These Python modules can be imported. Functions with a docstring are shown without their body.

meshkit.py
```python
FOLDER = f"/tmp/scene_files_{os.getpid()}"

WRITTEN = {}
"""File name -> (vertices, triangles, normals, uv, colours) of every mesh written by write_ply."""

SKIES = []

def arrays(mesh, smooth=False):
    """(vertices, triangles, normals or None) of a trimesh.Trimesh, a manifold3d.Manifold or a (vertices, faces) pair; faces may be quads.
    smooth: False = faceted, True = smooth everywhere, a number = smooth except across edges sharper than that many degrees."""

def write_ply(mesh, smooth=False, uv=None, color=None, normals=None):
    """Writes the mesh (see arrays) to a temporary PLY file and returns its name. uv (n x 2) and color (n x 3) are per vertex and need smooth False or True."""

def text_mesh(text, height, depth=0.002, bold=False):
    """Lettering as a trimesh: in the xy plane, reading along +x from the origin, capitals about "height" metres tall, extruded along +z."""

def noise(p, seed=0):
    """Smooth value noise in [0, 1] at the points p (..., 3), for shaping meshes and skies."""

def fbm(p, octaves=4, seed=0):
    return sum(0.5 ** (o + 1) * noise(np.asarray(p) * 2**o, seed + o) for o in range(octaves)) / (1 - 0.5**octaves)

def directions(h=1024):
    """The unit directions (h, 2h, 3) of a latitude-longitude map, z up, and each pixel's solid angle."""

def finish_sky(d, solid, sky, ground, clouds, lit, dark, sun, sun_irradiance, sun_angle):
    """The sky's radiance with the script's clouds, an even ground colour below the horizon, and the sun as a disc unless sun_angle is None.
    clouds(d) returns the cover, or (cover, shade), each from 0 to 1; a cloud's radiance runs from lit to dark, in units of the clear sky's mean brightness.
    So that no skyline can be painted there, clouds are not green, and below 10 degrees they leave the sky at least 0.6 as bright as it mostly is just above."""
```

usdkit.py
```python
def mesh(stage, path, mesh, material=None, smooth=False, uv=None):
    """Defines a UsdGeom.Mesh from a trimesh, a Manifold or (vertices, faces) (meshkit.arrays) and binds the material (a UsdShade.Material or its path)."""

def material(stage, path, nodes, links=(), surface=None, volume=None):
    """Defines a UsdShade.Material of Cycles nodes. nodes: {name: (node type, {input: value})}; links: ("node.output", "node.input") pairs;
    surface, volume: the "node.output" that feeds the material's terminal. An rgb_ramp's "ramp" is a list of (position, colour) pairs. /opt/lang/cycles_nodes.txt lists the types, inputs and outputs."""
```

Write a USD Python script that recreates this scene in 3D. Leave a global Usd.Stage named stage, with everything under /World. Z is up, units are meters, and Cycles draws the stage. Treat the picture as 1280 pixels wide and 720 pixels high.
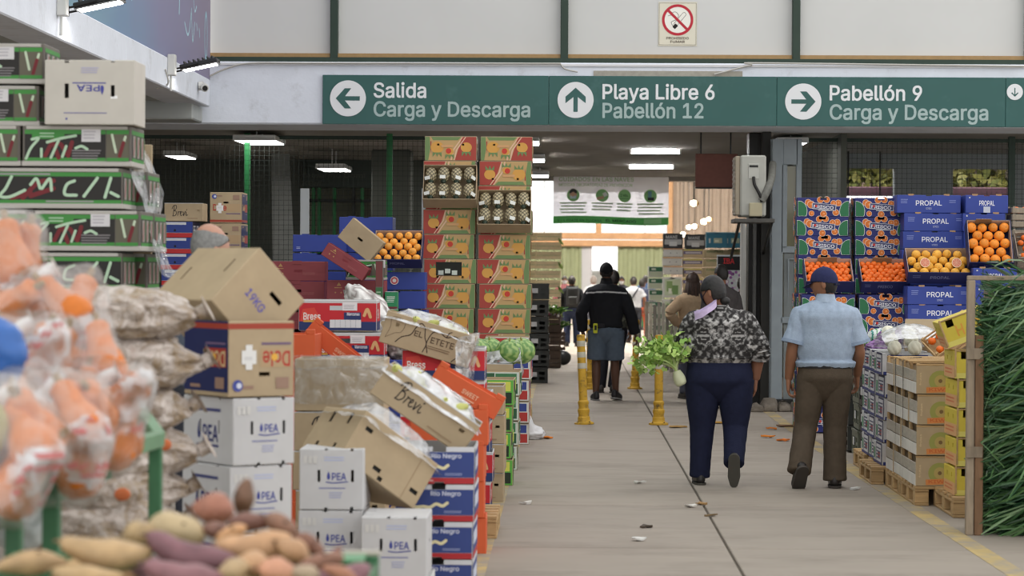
import math, random
import numpy as np, trimesh, usdkit, meshkit
import manifold3d as m3
from pxr import Usd, UsdGeom, UsdLux, UsdShade, Gf, Sdf, Vt
from shapely.geometry import Polygon, LineString, Point, box as sbox
from shapely import affinity
from shapely.ops import unary_union

random.seed(7)
RNG = np.random.default_rng(11)
stage = Usd.Stage.CreateInMemory()
UsdGeom.SetStageUpAxis(stage, 'Z')
UsdGeom.SetStageMetersPerUnit(stage, 1.0)
UsdGeom.Xform.Define(stage, '/World')
UsdGeom.Scope.Define(stage, '/World/Looks')

# ------------------------------------------------------------------ camera, sky, exposure
F = 3200.0                       # focal length in pixels of the 1280 px wide frame
EYE = np.array([0.0, 0.0, 1.68])
YAW, PITCH, ROLL = math.atan(70 / F), math.atan(-25 / F), 0.0058


def _basis():
    f = np.array([-math.sin(YAW) * math.cos(PITCH), math.cos(YAW) * math.cos(PITCH), math.sin(PITCH)])
    r = np.cross(f, [0, 0, 1.0]); r /= np.linalg.norm(r)
    u = np.cross(r, f)
    c, s = math.cos(ROLL), math.sin(ROLL)
    return f, c * r + s * u, c * u - s * r


FW, RT, UP = _basis()
cam = UsdGeom.Camera.Define(stage, '/World/camera')
cam.CreateHorizontalApertureAttr(36.0)
cam.CreateVerticalApertureAttr(36.0 * 720 / 1280)
cam.CreateFocalLengthAttr(36.0 * F / 1280)
cam.CreateFStopAttr(3.5)
cam.CreateFocusDistanceAttr(23.0)
cam.CreateClippingRangeAttr(Gf.Vec2f(0.5, 400))
cam.CreateExposureAttr(-0.32)
cam.AddTransformOp().Set(Gf.Matrix4d(*RT, 0, *UP, 0, *(-FW), 0, *EYE, 1))

dome = UsdLux.DomeLight.Define(stage, '/World/sky')     # bright overcast daylight
dome.CreateIntensityAttr(0.62)
dome.CreateColorAttr(Gf.Vec3f(1.0, 0.99, 0.98))


def at(u, v, Y):
    """The point seen at pixel (u, v) at distance Y down the aisle."""
    d = FW + RT * (u - 640) / F - UP * (v - 360) / F
    return EYE + d * (Y / d[1])


def X(u, Y, v=400): return float(at(u, v, Y)[0])
def Z(v, Y, u=640): return float(at(u, v, Y)[2])


# ------------------------------------------------------------------ helpers
def lin(c):
    c = np.asarray(c, float)[..., :3] / 255.0
    return np.where(c <= 0.04045, c / 12.92, ((c + 0.055) / 1.055) ** 2.4)


MATS = {}


def mat(name, rgb=None, rough=0.6, var=0.0, vs=5.0, bump=0.0, bs=60.0, metal=0.0, spec=0.35, rnd=0.0, stretch=None, dirt=None, **extra):
    """A principled material: colour (sRGB 0-255) or, with rgb None, the mesh's own colours; noise variation, bump."""
    if name in MATS:
        return MATS[name]
    N = {'p': ('principled_bsdf', {'roughness': rough, 'metallic': metal, 'specular_ior_level': spec, **extra}), 'g': ('geometry', {})}
    L = []
    if rgb is None:
        N['a'] = ('attribute', {'attribute': 'displayColor'}); src = 'a.color'
    else:
        N['a'] = ('color', {'value': tuple(lin(rgb))}); src = 'a.color'
    pos = 'g.position'
    if stretch:
        N['mp'] = ('mapping', {'scale': stretch}); L.append(('g.position', 'mp.vector')); pos = 'mp.vector'
    if var:
        N['n'] = ('noise_texture', {'scale': vs, 'detail': 4.0, 'roughness': 0.6}); L.append((pos, 'n.vector'))
        N['m'] = ('map_range', {'from_min': 0.3, 'from_max': 0.7, 'to_min': 1 - var, 'to_max': 1 + var}); L.append(('n.fac', 'm.value'))
        N['x'] = ('mix_color', {'blend_type': 'multiply', 'fac': 1.0, 'use_clamp': False}); L += [(src, 'x.a'), ('m.result', 'x.b')]; src = 'x.result'
    if dirt:
        N['dn'] = ('noise_texture', {'scale': dirt[1], 'detail': 6.0, 'roughness': 0.7}); L.append((pos, 'dn.vector'))
        N['dm'] = ('map_range', {'from_min': dirt[2], 'from_max': dirt[3], 'to_min': 0.0, 'to_max': 1.0, 'clamp': True}); L.append(('dn.fac', 'dm.value'))
        N['dx'] = ('mix_color', {'b': tuple(lin(dirt[0]))}); L += [(src, 'dx.a'), ('dm.result', 'dx.fac')]; src = 'dx.result'
    if rnd:
        N['o'] = ('object_info', {}); N['om'] = ('map_range', {'to_min': 1 - rnd, 'to_max': 1 + rnd}); L.append(('o.random', 'om.value'))
        N['ox'] = ('mix_color', {'blend_type': 'multiply', 'fac': 1.0}); L += [(src, 'ox.a'), ('om.result', 'ox.b')]; src = 'ox.result'
    L.append((src, 'p.base_color'))
    if bump:
        N['bn'] = ('noise_texture', {'scale': bs, 'detail': 3.0}); L.append((pos, 'bn.vector'))
        N['b'] = ('bump', {'strength': bump, 'distance': 0.01}); L += [('bn.fac', 'b.height'), ('b.normal', 'p.normal')]
    MATS[name] = usdkit.material(stage, '/World/Looks/' + name, N, L, surface='p.BSDF')
    return MATS[name]


def emit(name, rgb, strength):
    if name not in MATS:
        MATS[name] = usdkit.material(stage, '/World/Looks/' + name, {'e': ('emission', {'color': tuple(lin(rgb)), 'strength': strength})}, [], surface='e.emission')
    return MATS[name]


def pane(name, tint, fac, rough=0.15, gloss=(0.9, 0.9, 0.9)):
    """Thin clear sheet: transparent mixed with gloss (fac by facing) - plastic film and window glass."""
    if name not in MATS:
        MATS[name] = usdkit.material(stage, '/World/Looks/' + name, {
            't': ('transparent_bsdf', {'color': tuple(tint)}), 'd': ('glossy_bsdf', {'color': gloss, 'roughness': rough}),
            'm': ('mix_closure', {'fac': fac})}, [('t.BSDF', 'm.closure1'), ('d.BSDF', 'm.closure2')], surface='m.closure')
    return MATS[name]


def film(name, white=0.25, gloss=0.25, rough=0.12, rgb=(225, 228, 232)):
    """Crinkled plastic film: clear, partly milky, partly shiny."""
    if name not in MATS:
        MATS[name] = usdkit.material(stage, '/World/Looks/' + name, {
            'g': ('geometry', {}), 'n': ('noise_texture', {'scale': 14.0, 'detail': 4.0, 'distortion': 0.6}), 'b': ('bump', {'strength': 0.7, 'distance': 0.012}),
            'mr': ('map_range', {'from_min': 0.38, 'from_max': 0.68, 'to_min': white * 0.2, 'to_max': min(1, white * 2.0), 'clamp': True}),
            't': ('transparent_bsdf', {'color': (0.96, 0.97, 0.98)}), 'd': ('diffuse_bsdf', {'color': tuple(lin(rgb))}), 's': ('glossy_bsdf', {'color': (0.95, 0.95, 0.95), 'roughness': rough}),
            'm1': ('mix_closure', {}), 'm2': ('mix_closure', {'fac': gloss})},
            [('g.position', 'n.vector'), ('n.fac', 'b.height'), ('b.normal', 'd.normal'), ('b.normal', 's.normal'), ('n.fac', 'mr.value'), ('mr.result', 'm1.fac'),
             ('t.BSDF', 'm1.closure1'), ('d.BSDF', 'm1.closure2'), ('m1.closure', 'm2.closure1'), ('s.BSDF', 'm2.closure2')], surface='m2.closure')
    return MATS[name]


CARD = mat('printed_card', None, 0.62, var=0.05, vs=9)
PRINT = mat('print_ink', None, 0.5, spec=0.3)
GLOSSY = mat('glossy_coloured', None, 0.3, spec=0.5)
MATTE = mat('matte_coloured', None, 0.75, var=0.06, vs=14)
CLOTH = mat('cloth_coloured', None, 0.85, var=0.10, vs=22, bump=0.25, bs=90, spec=0.15)
FRUIT = mat('fruit_skin', None, 0.42, var=0.10, vs=26, bump=0.25, bs=120, rnd=0.10)
LEAF = mat('leaf_green', None, 0.45, var=0.22, vs=9, spec=0.4)


def rotz(a):
    c, s = math.cos(a), math.sin(a); return np.array([[c, -s, 0], [s, c, 0], [0, 0, 1.0]])


def roty(a):
    c, s = math.cos(a), math.sin(a); return np.array([[c, 0, s], [0, 1, 0], [-s, 0, c]])


def rotx(a):
    c, s = math.cos(a), math.sin(a); return np.array([[1, 0, 0], [0, c, -s], [0, s, c]])


def T(loc=(0, 0, 0), R=None, yaw=0.0, roll=0.0, pitch=0.0, s=1.0):
    """4x4: roll turns the picture plane clockwise, pitch tips the top towards the camera, yaw turns about z."""
    M = np.eye(4)
    M[:3, :3] = (R if R is not None else rotz(yaw) @ roty(roll) @ rotx(pitch)) * s
    M[:3, 3] = loc
    return M


def arr(m):
    if hasattr(m, 'to_mesh'):
        q = m.to_mesh(); return np.asarray(q.vert_properties[:, :3], float), np.asarray(q.tri_verts, int)
    if isinstance(m, tuple):
        v, f = np.asarray(m[0], float), np.asarray(m[1], int)
        return v, (np.vstack([f[:, [0, 1, 2]], f[:, [0, 2, 3]]]) if f.shape[1] == 4 else f)
    return np.asarray(m.vertices, float), np.asarray(m.faces, int)


_ico = {k: arr(trimesh.creation.icosphere(subdivisions=k)) for k in (1, 2, 3)}
_uv = arr(trimesh.creation.uv_sphere(1.0, count=[8, 12]))


def cbox(w, d, h, ch=0.0):
    """Box with chamfered edges, base centre at the origin."""
    x, y, z = w / 2, d / 2, h / 2
    if ch <= 0:
        m = trimesh.creation.box([w, d, h]); m.apply_translation([0, 0, z]); return arr(m)
    pts = [(sx * (x - (k != 0) * ch), sy * (y - (k != 1) * ch), z + sz * (z - (k != 2) * ch)) for sx in (-1, 1) for sy in (-1, 1) for sz in (-1, 1) for k in range(3)]
    return arr(m3.Manifold.hull_points(np.array(pts, np.float32)))


def sweep(points, radii, n=8, cap=True, flat=None):
    """Tube along points; radii scalar, list, or list of (rx, ry)."""
    p = np.asarray(points, float); k = len(p)
    r = np.asarray(radii, float)
    if r.ndim == 0: r = np.full((k, 2), float(r))
    elif r.ndim == 1: r = np.repeat(r[:, None], 2, 1)
    t = np.gradient(p, axis=0); t /= np.linalg.norm(t, axis=1, keepdims=True) + 1e-12
    ref = np.array(flat if flat is not None else ([0, 0, 1.0] if abs(t[:, 2]).mean() < 0.8 else [0, 1.0, 0]), float)
    a = np.cross(t, ref); a /= np.linalg.norm(a, axis=1, keepdims=True) + 1e-12
    b = np.cross(a, t)
    g = np.arange(n) * 2 * np.pi / n
    v = (p[:, None] + r[:, None, :1] * np.cos(g)[None, :, None] * a[:, None] + r[:, None, 1:] * np.sin(g)[None, :, None] * b[:, None]).reshape(-1, 3)
    i, j = np.meshgrid(np.arange(k - 1), np.arange(n), indexing='ij')
    q = np.stack([i * n + j, i * n + (j + 1) % n, (i + 1) * n + (j + 1) % n, (i + 1) * n + j], -1).reshape(-1, 4)
    f = np.vstack([q[:, [0, 2, 1]], q[:, [0, 3, 2]]])
    if cap:
        v = np.vstack([v, p[:1], p[-1:]]); c0, c1 = k * n, k * n + 1
        jj = np.arange(n); j2 = (jj + 1) % n
        f = np.vstack([f, np.stack([np.full(n, c0), jj, j2], 1), np.stack([np.full(n, c1), (k - 1) * n + j2, (k - 1) * n + jj], 1)])
    # outward check
    m = trimesh.Trimesh(v, f, process=False)
    if cap and m.volume < 0: f = f[:, ::-1]
    return v, f


class MB:
    """Collects pieces that become one mesh; colours per vertex when given."""
    def __init__(s): s.v, s.f, s.c, s.n = [], [], [], 0

    def add(s, m, col=None, M=None):
        v, f = arr(m)
        if M is not None: v = v @ M[:3, :3].T + M[:3, 3]
        s.v.append(v); s.f.append(f + s.n); s.n += len(v)
        c = np.asarray(col if col is not None else (200, 200, 200), float)
        s.c.append(np.broadcast_to(lin(c), (len(v), 3)))
        return s

    def box(s, lo, hi, col=None, ch=0.0):
        lo, hi = np.minimum(lo, hi), np.maximum(lo, hi); e = hi - lo
        return s.add(cbox(*e, ch), col, T(((lo[0] + hi[0]) / 2, (lo[1] + hi[1]) / 2, lo[2])))

    def tube(s, pts, r, col=None, n=8): return s.add(sweep(pts, r, n), col)

    def ball(s, c, r, col=None, R=None, k=2):
        v, f = _ico[k]; v = v * np.broadcast_to(r, 3)
        if R is not None: v = v @ R.T
        return s.add((v + c, f), col)

    def sheet(s, shape, M, col=None, thick=None):
        """A shapely shape in its own plane, moved by M; flat print or, with thick, a slab."""
        for g in getattr(shape, 'geoms', [shape]):
            if g.is_empty or g.geom_type != 'Polygon' or g.area < 1e-8: continue
            if thick: m = trimesh.creation.extrude_polygon(g, thick, engine='earcut'); s.add(m, col, M)
            else:
                v, f = trimesh.creation.triangulate_polygon(g, engine='earcut')
                s.add((np.c_[v, np.zeros(len(v))], f), col, M)
        return s

    def arrays(s): return np.vstack(s.v), np.vstack(s.f), np.vstack(s.c)


NUM = {}


def unique(parent, name):
    k = NUM.get((parent, name), -1) + 1; NUM[(parent, name)] = k
    return f'{parent}/{name}' + (f'_{k:03d}' if k else '')


def data(prim, **kw):
    for k, v in kw.items():
        if v: prim.SetCustomDataByKey(k, v)


def put(path, mesh, m, smooth=False):
    """One mesh prim; MB meshes carry their colours."""
    col = None
    if isinstance(mesh, MB):
        v, f, col = mesh.arrays(); mesh = (v, f)
    v, f = arr(mesh); used = np.unique(f)
    if len(used) < len(v):
        back = np.zeros(len(v), int); back[used] = np.arange(len(used)); mesh = (v[used], back[f]); col = col[used] if col is not None else None
    if smooth and smooth is not True:
        tm = trimesh.Trimesh(*arr(mesh), process=False)
        if col is not None:
            tm.visual = trimesh.visual.ColorVisuals(tm)
            fc = col[np.asarray(tm.faces)[:, 0]]
            # split by smoothing groups, colours carried by face
            tm2 = trimesh.graph.smooth_shade(tm, angle=np.radians(smooth), facet_minarea=None)
            cc = np.zeros((len(tm2.vertices), 3)); idx = np.asarray(tm2.faces)
            if len(idx) == len(fc) :
                from scipy.spatial import cKDTree
                _, near = cKDTree(np.asarray(tm.vertices)).query(np.asarray(tm2.vertices)); cc = col[near]
            mesh, col = (np.asarray(tm2.vertices), idx), cc
        else:
            tm2 = trimesh.graph.smooth_shade(tm, angle=np.radians(smooth), facet_minarea=None); mesh = (np.asarray(tm2.vertices), np.asarray(tm2.faces))
        p = usdkit.mesh(stage, path, mesh, m, True)
    else:
        p = usdkit.mesh(stage, path, mesh, m, smooth)
    if col is not None:
        UsdGeom.PrimvarsAPI(p).CreatePrimvar('displayColor', Sdf.ValueTypeNames.Color3fArray, 'vertex').Set(Vt.Vec3fArray.FromNumpy(col.astype(np.float32)))
    return str(path)


def part(parent, name, mesh, m, smooth=False, label=None, kind=None):
    p = put(unique(parent, name), mesh, m, smooth)
    data(stage.GetPrimAtPath(p), label=label, kind=kind)
    return p


def thing(name, label, cat, M=None, group=None, kind=None):
    p = unique('/World', name)
    x = UsdGeom.Xform.Define(stage, p)
    x.AddTransformOp().Set(Gf.Matrix4d(*(np.eye(4) if M is None else M).T.ravel().tolist()))
    data(x.GetPrim(), label=label, category=cat, group=group, kind=kind)
    return p


def solo(name, label, cat, mesh, m, smooth=False, group=None, kind=None):
    """A thing that is one mesh."""
    p = put(unique('/World', name), mesh, m, smooth)
    data(stage.GetPrimAtPath(p), label=label, category=cat, group=group, kind=kind)
    return p


PROTO = {}


def inst(key, name, label, cat, M, build, group=None):
    """The first of a kind is built, every further one is a copy of it with its parts."""
    if key not in PROTO:
        p = thing(name, label, cat, M, group); build(p); PROTO[key] = p
        return p
    p = unique('/World', name)
    x = UsdGeom.Xform.Define(stage, p)
    x.AddTransformOp().Set(Gf.Matrix4d(*M.T.ravel().tolist()))
    x.GetPrim().GetReferences().AddInternalReference(PROTO[key])
    x.GetPrim().SetInstanceable(True)
    data(x.GetPrim(), label=label, category=cat, group=group)
    return p


_txt = {}


def text2d(s, bold=False):
    """Flat lettering, capitals 1 high, starting at x=0."""
    if (s, bold) not in _txt:
        m = meshkit.text_mesh(s, 1.0, 0.01, bold)
        n = m.face_normals[:, 2] > 0.5
        f = np.asarray(m.faces)[n]; used, inv = np.unique(f, return_inverse=True)
        v = np.asarray(m.vertices)[used].copy(); v[:, 2] = 0; v[:, 0] -= v[:, 0].min()
        _txt[(s, bold)] = (v, inv.reshape(-1, 3))
    v, f = _txt[(s, bold)]
    return v.copy(), f


def smoothline(pts, k=6):
    p = np.asarray(pts, float); q = np.vstack([2 * p[0] - p[1], p, 2 * p[-1] - p[-2]]); out = []
    for i in range(1, len(q) - 2):
        for t in np.linspace(0, 1, k, endpoint=False):
            a, b, c, d = q[i - 1:i + 3]
            out.append(0.5 * (2 * b + (c - a) * t + (2 * a - 5 * b + 4 * c - d) * t * t + (3 * b - a - 3 * c + d) * t ** 3))
    return np.array(out + [p[-1]])


class Art(MB):
    """Flat print on the faces of a box w x d x h (base centre at the origin)."""
    def __init__(s, w, d, h, holes=()):
        super().__init__(); s.w, s.d, s.h, s.k, s.holes = w, d, h, 0, holes; s.on('F')

    def on(s, face, lift=0.0):
        w, d, h = s.w, s.d, s.h
        o, x, y = {'F': ((-w / 2, -d / 2, 0), (1, 0, 0), (0, 0, 1)), 'R': ((w / 2, -d / 2, 0), (0, 1, 0), (0, 0, 1)), 'L': ((-w / 2, d / 2, 0), (0, -1, 0), (0, 0, 1)),
                   'B': ((w / 2, d / 2, 0), (-1, 0, 0), (0, 0, 1)), 'T': ((-w / 2, -d / 2, h), (1, 0, 0), (0, 1, 0))}[face]
        x, y = np.array(x, float), np.array(y, float); n = np.cross(x, y)
        s.face, s.fr, s.k, s.lift = face, (np.array(o, float), x, y, n), 0, lift
        s.W, s.H = (d if face in 'RL' else w), (d if face == 'T' else h)
        hs = [sbox(u - a / 2, v - b / 2, u + a / 2, v + b / 2) for fc, u, v, a, b in s.holes if fc == face]
        s.cut = unary_union(hs) if hs else None
        return s

    def M(s):
        s.k += 1; o, x, y, n = s.fr; M = np.eye(4); M[:3, 0], M[:3, 1], M[:3, 2] = x, y, n
        M[:3, 3] = o + n * (0.0008 + 0.0003 * s.k + s.lift); return M

    def poly(s, g, col):
        if s.cut is not None: g = g.difference(s.cut)
        return s.sheet(g, s.M(), col)

    def rect(s, x0, y0, x1, y1, col): return s.poly(sbox(x0, y0, x1, y1), col)
    def disc(s, x, y, r, col, ry=None): return s.poly(affinity.scale(Point(x, y).buffer(r, 10), 1, (ry or r) / r), col)
    def line(s, pts, w, col, curve=True): return s.poly(LineString(smoothline(pts) if curve and len(pts) > 2 else pts).buffer(w / 2, 3), col)

    def text(s, t, x, y, h, col, bold=True, width=None, rot=0.0, center=False, squash=None):
        v, f = text2d(t, bold); v = v * h
        if width: v[:, 0] *= width / (v[:, 0].max() + 1e-9)
        if center: v[:, 0] -= v[:, 0].max() / 2
        c, sn = math.cos(rot), math.sin(rot); v = np.c_[x + v[:, 0] * c - v[:, 1] * sn, y + v[:, 0] * sn + v[:, 1] * c, v[:, 2]]
        return s.add((v, f), col, s.M())

    def bars(s, x0, y0, x1, y1, n, col, seed=0):
        """Lines of print too small to read, as thin bars."""
        r = random.Random(seed)
        hgt = (y1 - y0) / n
        for i in range(n):
            e = x1 - (x1 - x0) * r.uniform(0, 0.2)
            s.rect(x0, y0 + i * hgt + hgt * 0.25, e, y0 + i * hgt + hgt * 0.7, col); s.k -= 1
        return s


def shell(w, d, h, t=0.006, holes=(), open_top=False, ch=0.004):
    """A carton: hollow, hand holes cut through, chamfered edges. holes: (face, x, y, w, h) on that face."""
    if not holes and not open_top:
        return cbox(w, d, h, ch)
    def mf(v, f): return m3.Manifold(m3.Mesh(np.asarray(v, np.float32), np.asarray(f, np.uint32)))
    out = mf(*cbox(w, d, h, ch))
    inner = m3.Manifold.cube([w - 2 * t, d - 2 * t, (h - t) if open_top else h - 2 * t]).translate([-w / 2 + t, -d / 2 + t, t])
    if open_top: inner = inner + m3.Manifold.cube([w - 2 * t, d - 2 * t, 0.1]).translate([-w / 2 + t, -d / 2 + t, h - 0.05])
    b = out - inner
    for fc, u, v, a, c in holes:
        if fc == 'F': k = m3.Manifold.cube([a, 0.1, c], True).translate([-w / 2 + u, -d / 2, v])
        elif fc == 'R': k = m3.Manifold.cube([0.1, a, c], True).translate([w / 2, -d / 2 + u, v])
        elif fc == 'L': k = m3.Manifold.cube([0.1, a, c], True).translate([-w / 2, d / 2 - u, v])
        else: k = m3.Manifold.cube([a, c, 0.1], True).translate([-w / 2 + u, -d / 2 + v, h])
        b -= k
    return arr(b)


def ordinal(i): return ['first', 'second', 'third', 'fourth', 'fifth', 'sixth', 'seventh', 'eighth', 'ninth', 'tenth', 'eleventh', 'twelfth'][i]
# ================================================================== the setting
CONC = mat('floor_concrete', (147, 138, 127), 0.72, var=0.07, vs=1.5, bump=0.25, bs=35, rnd=0.035, stretch=(0.7, 1.4, 1), dirt=((116, 107, 97), 0.8, 0.50, 0.80))
WHITEWALL = mat('white_painted_concrete', (222, 227, 236), 0.7, var=0.05, vs=2.5, bump=0.2, bs=25, dirt=((192, 195, 200), 3.0, 0.55, 0.8))
PANEL = mat('white_wall_panel', (206, 207, 205), 0.55, var=0.03, vs=0.7, dirt=((178, 172, 162), 0.55, 0.6, 0.85))
CEIL = mat('grey_concrete_ceiling', (150, 145, 138), 0.8, var=0.08, vs=2, bump=0.2, bs=20)
DGREEN = mat('dark_green_paint', (44, 62, 52), 0.5, var=0.08, vs=10)
BGREEN = mat('bright_green_paint', (38, 120, 66), 0.45, var=0.08, vs=10)
OCHRE = mat('ochre_wood_strip', (168, 136, 92), 0.6, var=0.10, vs=12)
STEEL = mat('grey_blue_steel', (138, 147, 152), 0.45, var=0.06, vs=6)
BLACKMETAL = mat('black_metal', (34, 33, 32), 0.5, var=0.15, vs=6)
DARKWALL = mat('dark_grey_green_wall', (84, 87, 80), 0.8, var=0.10, vs=2)
YPAINT = mat('worn_yellow_paint', (178, 156, 104), 0.65, var=0.12, vs=4, dirt=((147, 138, 124), 3.1, 0.42, 0.58))


def struct(name): return thing(name, None, None, kind='structure')


fl = struct('floor')
part(fl, 'floor_base', MB().box((-14, 1, -0.4), (14, 120, -0.014)), mat('joint_dirt', (92, 84, 74), 0.9, var=0.2, vs=8))
ys = [15.4 + 2.76 * k for k in range(-5, 13)]
xs = [-13.9, -9.4, -5.95, -2.5, 0.975, 4.4, 7.9, 13.9]
for i in range(len(xs) - 1):
    for j in range(len(ys) - 1):
        g = 0.006
        part(fl, 'slab', MB().box((xs[i] + g, ys[j] + g, -0.06), (xs[i + 1] - g * 1.6, ys[j + 1] - g, 0.0), ch=0.005), CONC)
part(fl, 'slab', MB().box((-13.9, ys[-1] + 0.006, -0.06), (0.975, 119, 0)), CONC)
part(fl, 'slab', MB().box((0.99, ys[-1] + 0.006, -0.06), (13.9, 119, 0)), CONC)
for pts in (((-0.56, 6), (-0.445, 6), (-0.445, 60), (-0.56, 60)), ((2.455, 12), (2.585, 12), (2.44, 24.4), (2.44, 60), (2.31, 60), (2.31, 24.4))):
    part(fl, 'painted_line', MB().sheet(Polygon(pts), T((0, 0, 0.0005)), None, 0.0015), YPAINT)

# the wall over the passage
YW = 30.0
wb = struct('wall_back')
zb, zt = 3.35, Z(78, YW)
part(wb, 'beam', MB().box((-12, YW, zb), (12, YW + 1.3, zt), ch=0.02), WHITEWALL)
part(wb, 'sill', MB().box((-4.3, YW + 0.02, zt), (12, YW + 0.3, zt + 0.055)), DGREEN)
part(wb, 'wood_strip', MB().box((-4.3, YW + 0.08, zt + 0.055), (12, YW + 0.3, zt + 0.105)), OCHRE)
posts = [X(417, YW, 40), X(705.5, YW, 40), X(996, YW, 40)]
step = posts[2] - posts[1]
posts = [posts[0]] + posts[1:] + [posts[2] + step, posts[2] + 2 * step, posts[2] + 3 * step]
for x in posts:
    part(wb, 'post', MB().box((x - 0.045, YW + 0.04, zt + 0.03), (x + 0.045, YW + 0.2, 8.0), ch=0.006), DGREEN)
edges = [-4.35] + posts
for a, b in zip(edges[:-1], edges[1:]):
    part(wb, 'wall_panel', MB().box((a + 0.045, YW + 0.16, zt + 0.1), (b - 0.045, YW + 0.22, 8.0)), PANEL)
part(wb, 'capping', MB().box((-4.3, YW - 0.02, zt - 0.045), (12, YW + 0.02, zt - 0.02)), mat('capping_white', (212, 212, 214), 0.6))
# bare patch of render above the sign
part(wb, 'patch', MB().box((X(740, YW), YW - 0.012, Z(95, YW)), (X(926, YW), YW - 0.002, Z(88, YW))), mat('bare_render', (166, 161, 150), 0.85, var=0.12, vs=14))

ce = struct('ceiling')
part(ce, 'ceiling_slab', MB().box((-12, YW + 1.3, 3.36), (12, 47, 3.8)), CEIL)
for y in (46.69,):
    part(ce, 'cross_beam', MB().box((-12, y, 3.28), (12, y + 0.3, 3.37)), CEIL)
for y in np.arange(47, 91, 6.0):
    part(ce, 'far_roof', MB().box((-14, y, 7.0), (14, y + 3.2, 7.1)), mat('far_roof_sheet', (128, 120, 110), 0.7, var=0.1))
    part(ce, 'skylight', MB().box((-14, y + 3.2, 7.05), (14, y + 6, 7.06)), pane('skylight_sheet', (0.8, 0.82, 0.82), 0.04, 0.2))
part(ce, 'roof_front', MB().box((-14, 46.8, 3.8), (14, 47, 7.2)), CEIL)

# mezzanine along the left side
XF = -4.2
wl = struct('wall_left')
zf0, zf1 = 3.54, 3.865
ysF = [9.0, 13.5, 18.0, 24.2, 29.85]
for a, b in zip(ysF[:-1], ysF[1:]):
    part(wl, 'fascia_panel', MB().box((XF - 0.42, a + 0.006, zf0), (XF, b - 0.006, zf1), ch=0.012), WHITEWALL)
part(wl, 'mezzanine_slab', MB().box((-13, 9, 3.80), (XF - 0.43, 30, 4.0)), CEIL)
SOFF = mat('pale_soffit', (176, 180, 178), 0.8, var=0.06, vs=2)
part(wl, 'soffit', MB().box((-13, 9, 3.72), (XF - 0.44, 30, 3.795)), SOFF)
for y in (14.0, 19.2, 24.5, 28.6):
    part(wl, 'soffit_rib', MB().box((-13, y, 3.56), (XF - 0.44, y + 0.45, 3.715), ch=0.01), SOFF)
part(wl, 'end_beam', MB().box((-13, 29.2, 3.36), (XF - 0.1, 29.96, 3.70), ch=0.015), SOFF)
# mural board on top of the fascia
MB1 = MB().box((XF - 0.08, 9, 3.87), (XF - 0.02, YW + 0.02, 8.0))
N = {'g': ('geometry', {}), 's': ('separate_xyz', {}), 'm': ('map_range', {'from_min': 18.0, 'from_max': 30.0, 'clamp': True}), 'n': ('noise_texture', {'scale': 0.6, 'detail': 3.0}),
     'ad': ('math', {'math_type': 'multiply_add', 'value2': 0.35}), 'sub': ('math', {'math_type': 'subtract', 'value2': 0.17}),
     'r': ('rgb_ramp', {'ramp': [(0.0, lin((150, 178, 156))), (0.25, lin((122, 160, 172))), (0.5, lin((112, 140, 170))), (0.75, lin((128, 128, 160))), (1.0, lin((132, 122, 146)))]}),
     'p': ('principled_bsdf', {'roughness': 0.5})}
MURAL = usdkit.material(stage, '/World/Looks/mural_paint', N, [('g.position', 's.vector'), ('s.y', 'm.value'), ('g.position', 'n.vector'), ('n.fac', 'ad.value1'), ('m.result', 'ad.value3'),
                                                             ('ad.value', 'sub.value1'), ('sub.value', 'r.fac'), ('r.color', 'p.base_color')], surface='p.BSDF')
part(wl, 'mural_board', MB1, MURAL)
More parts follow.
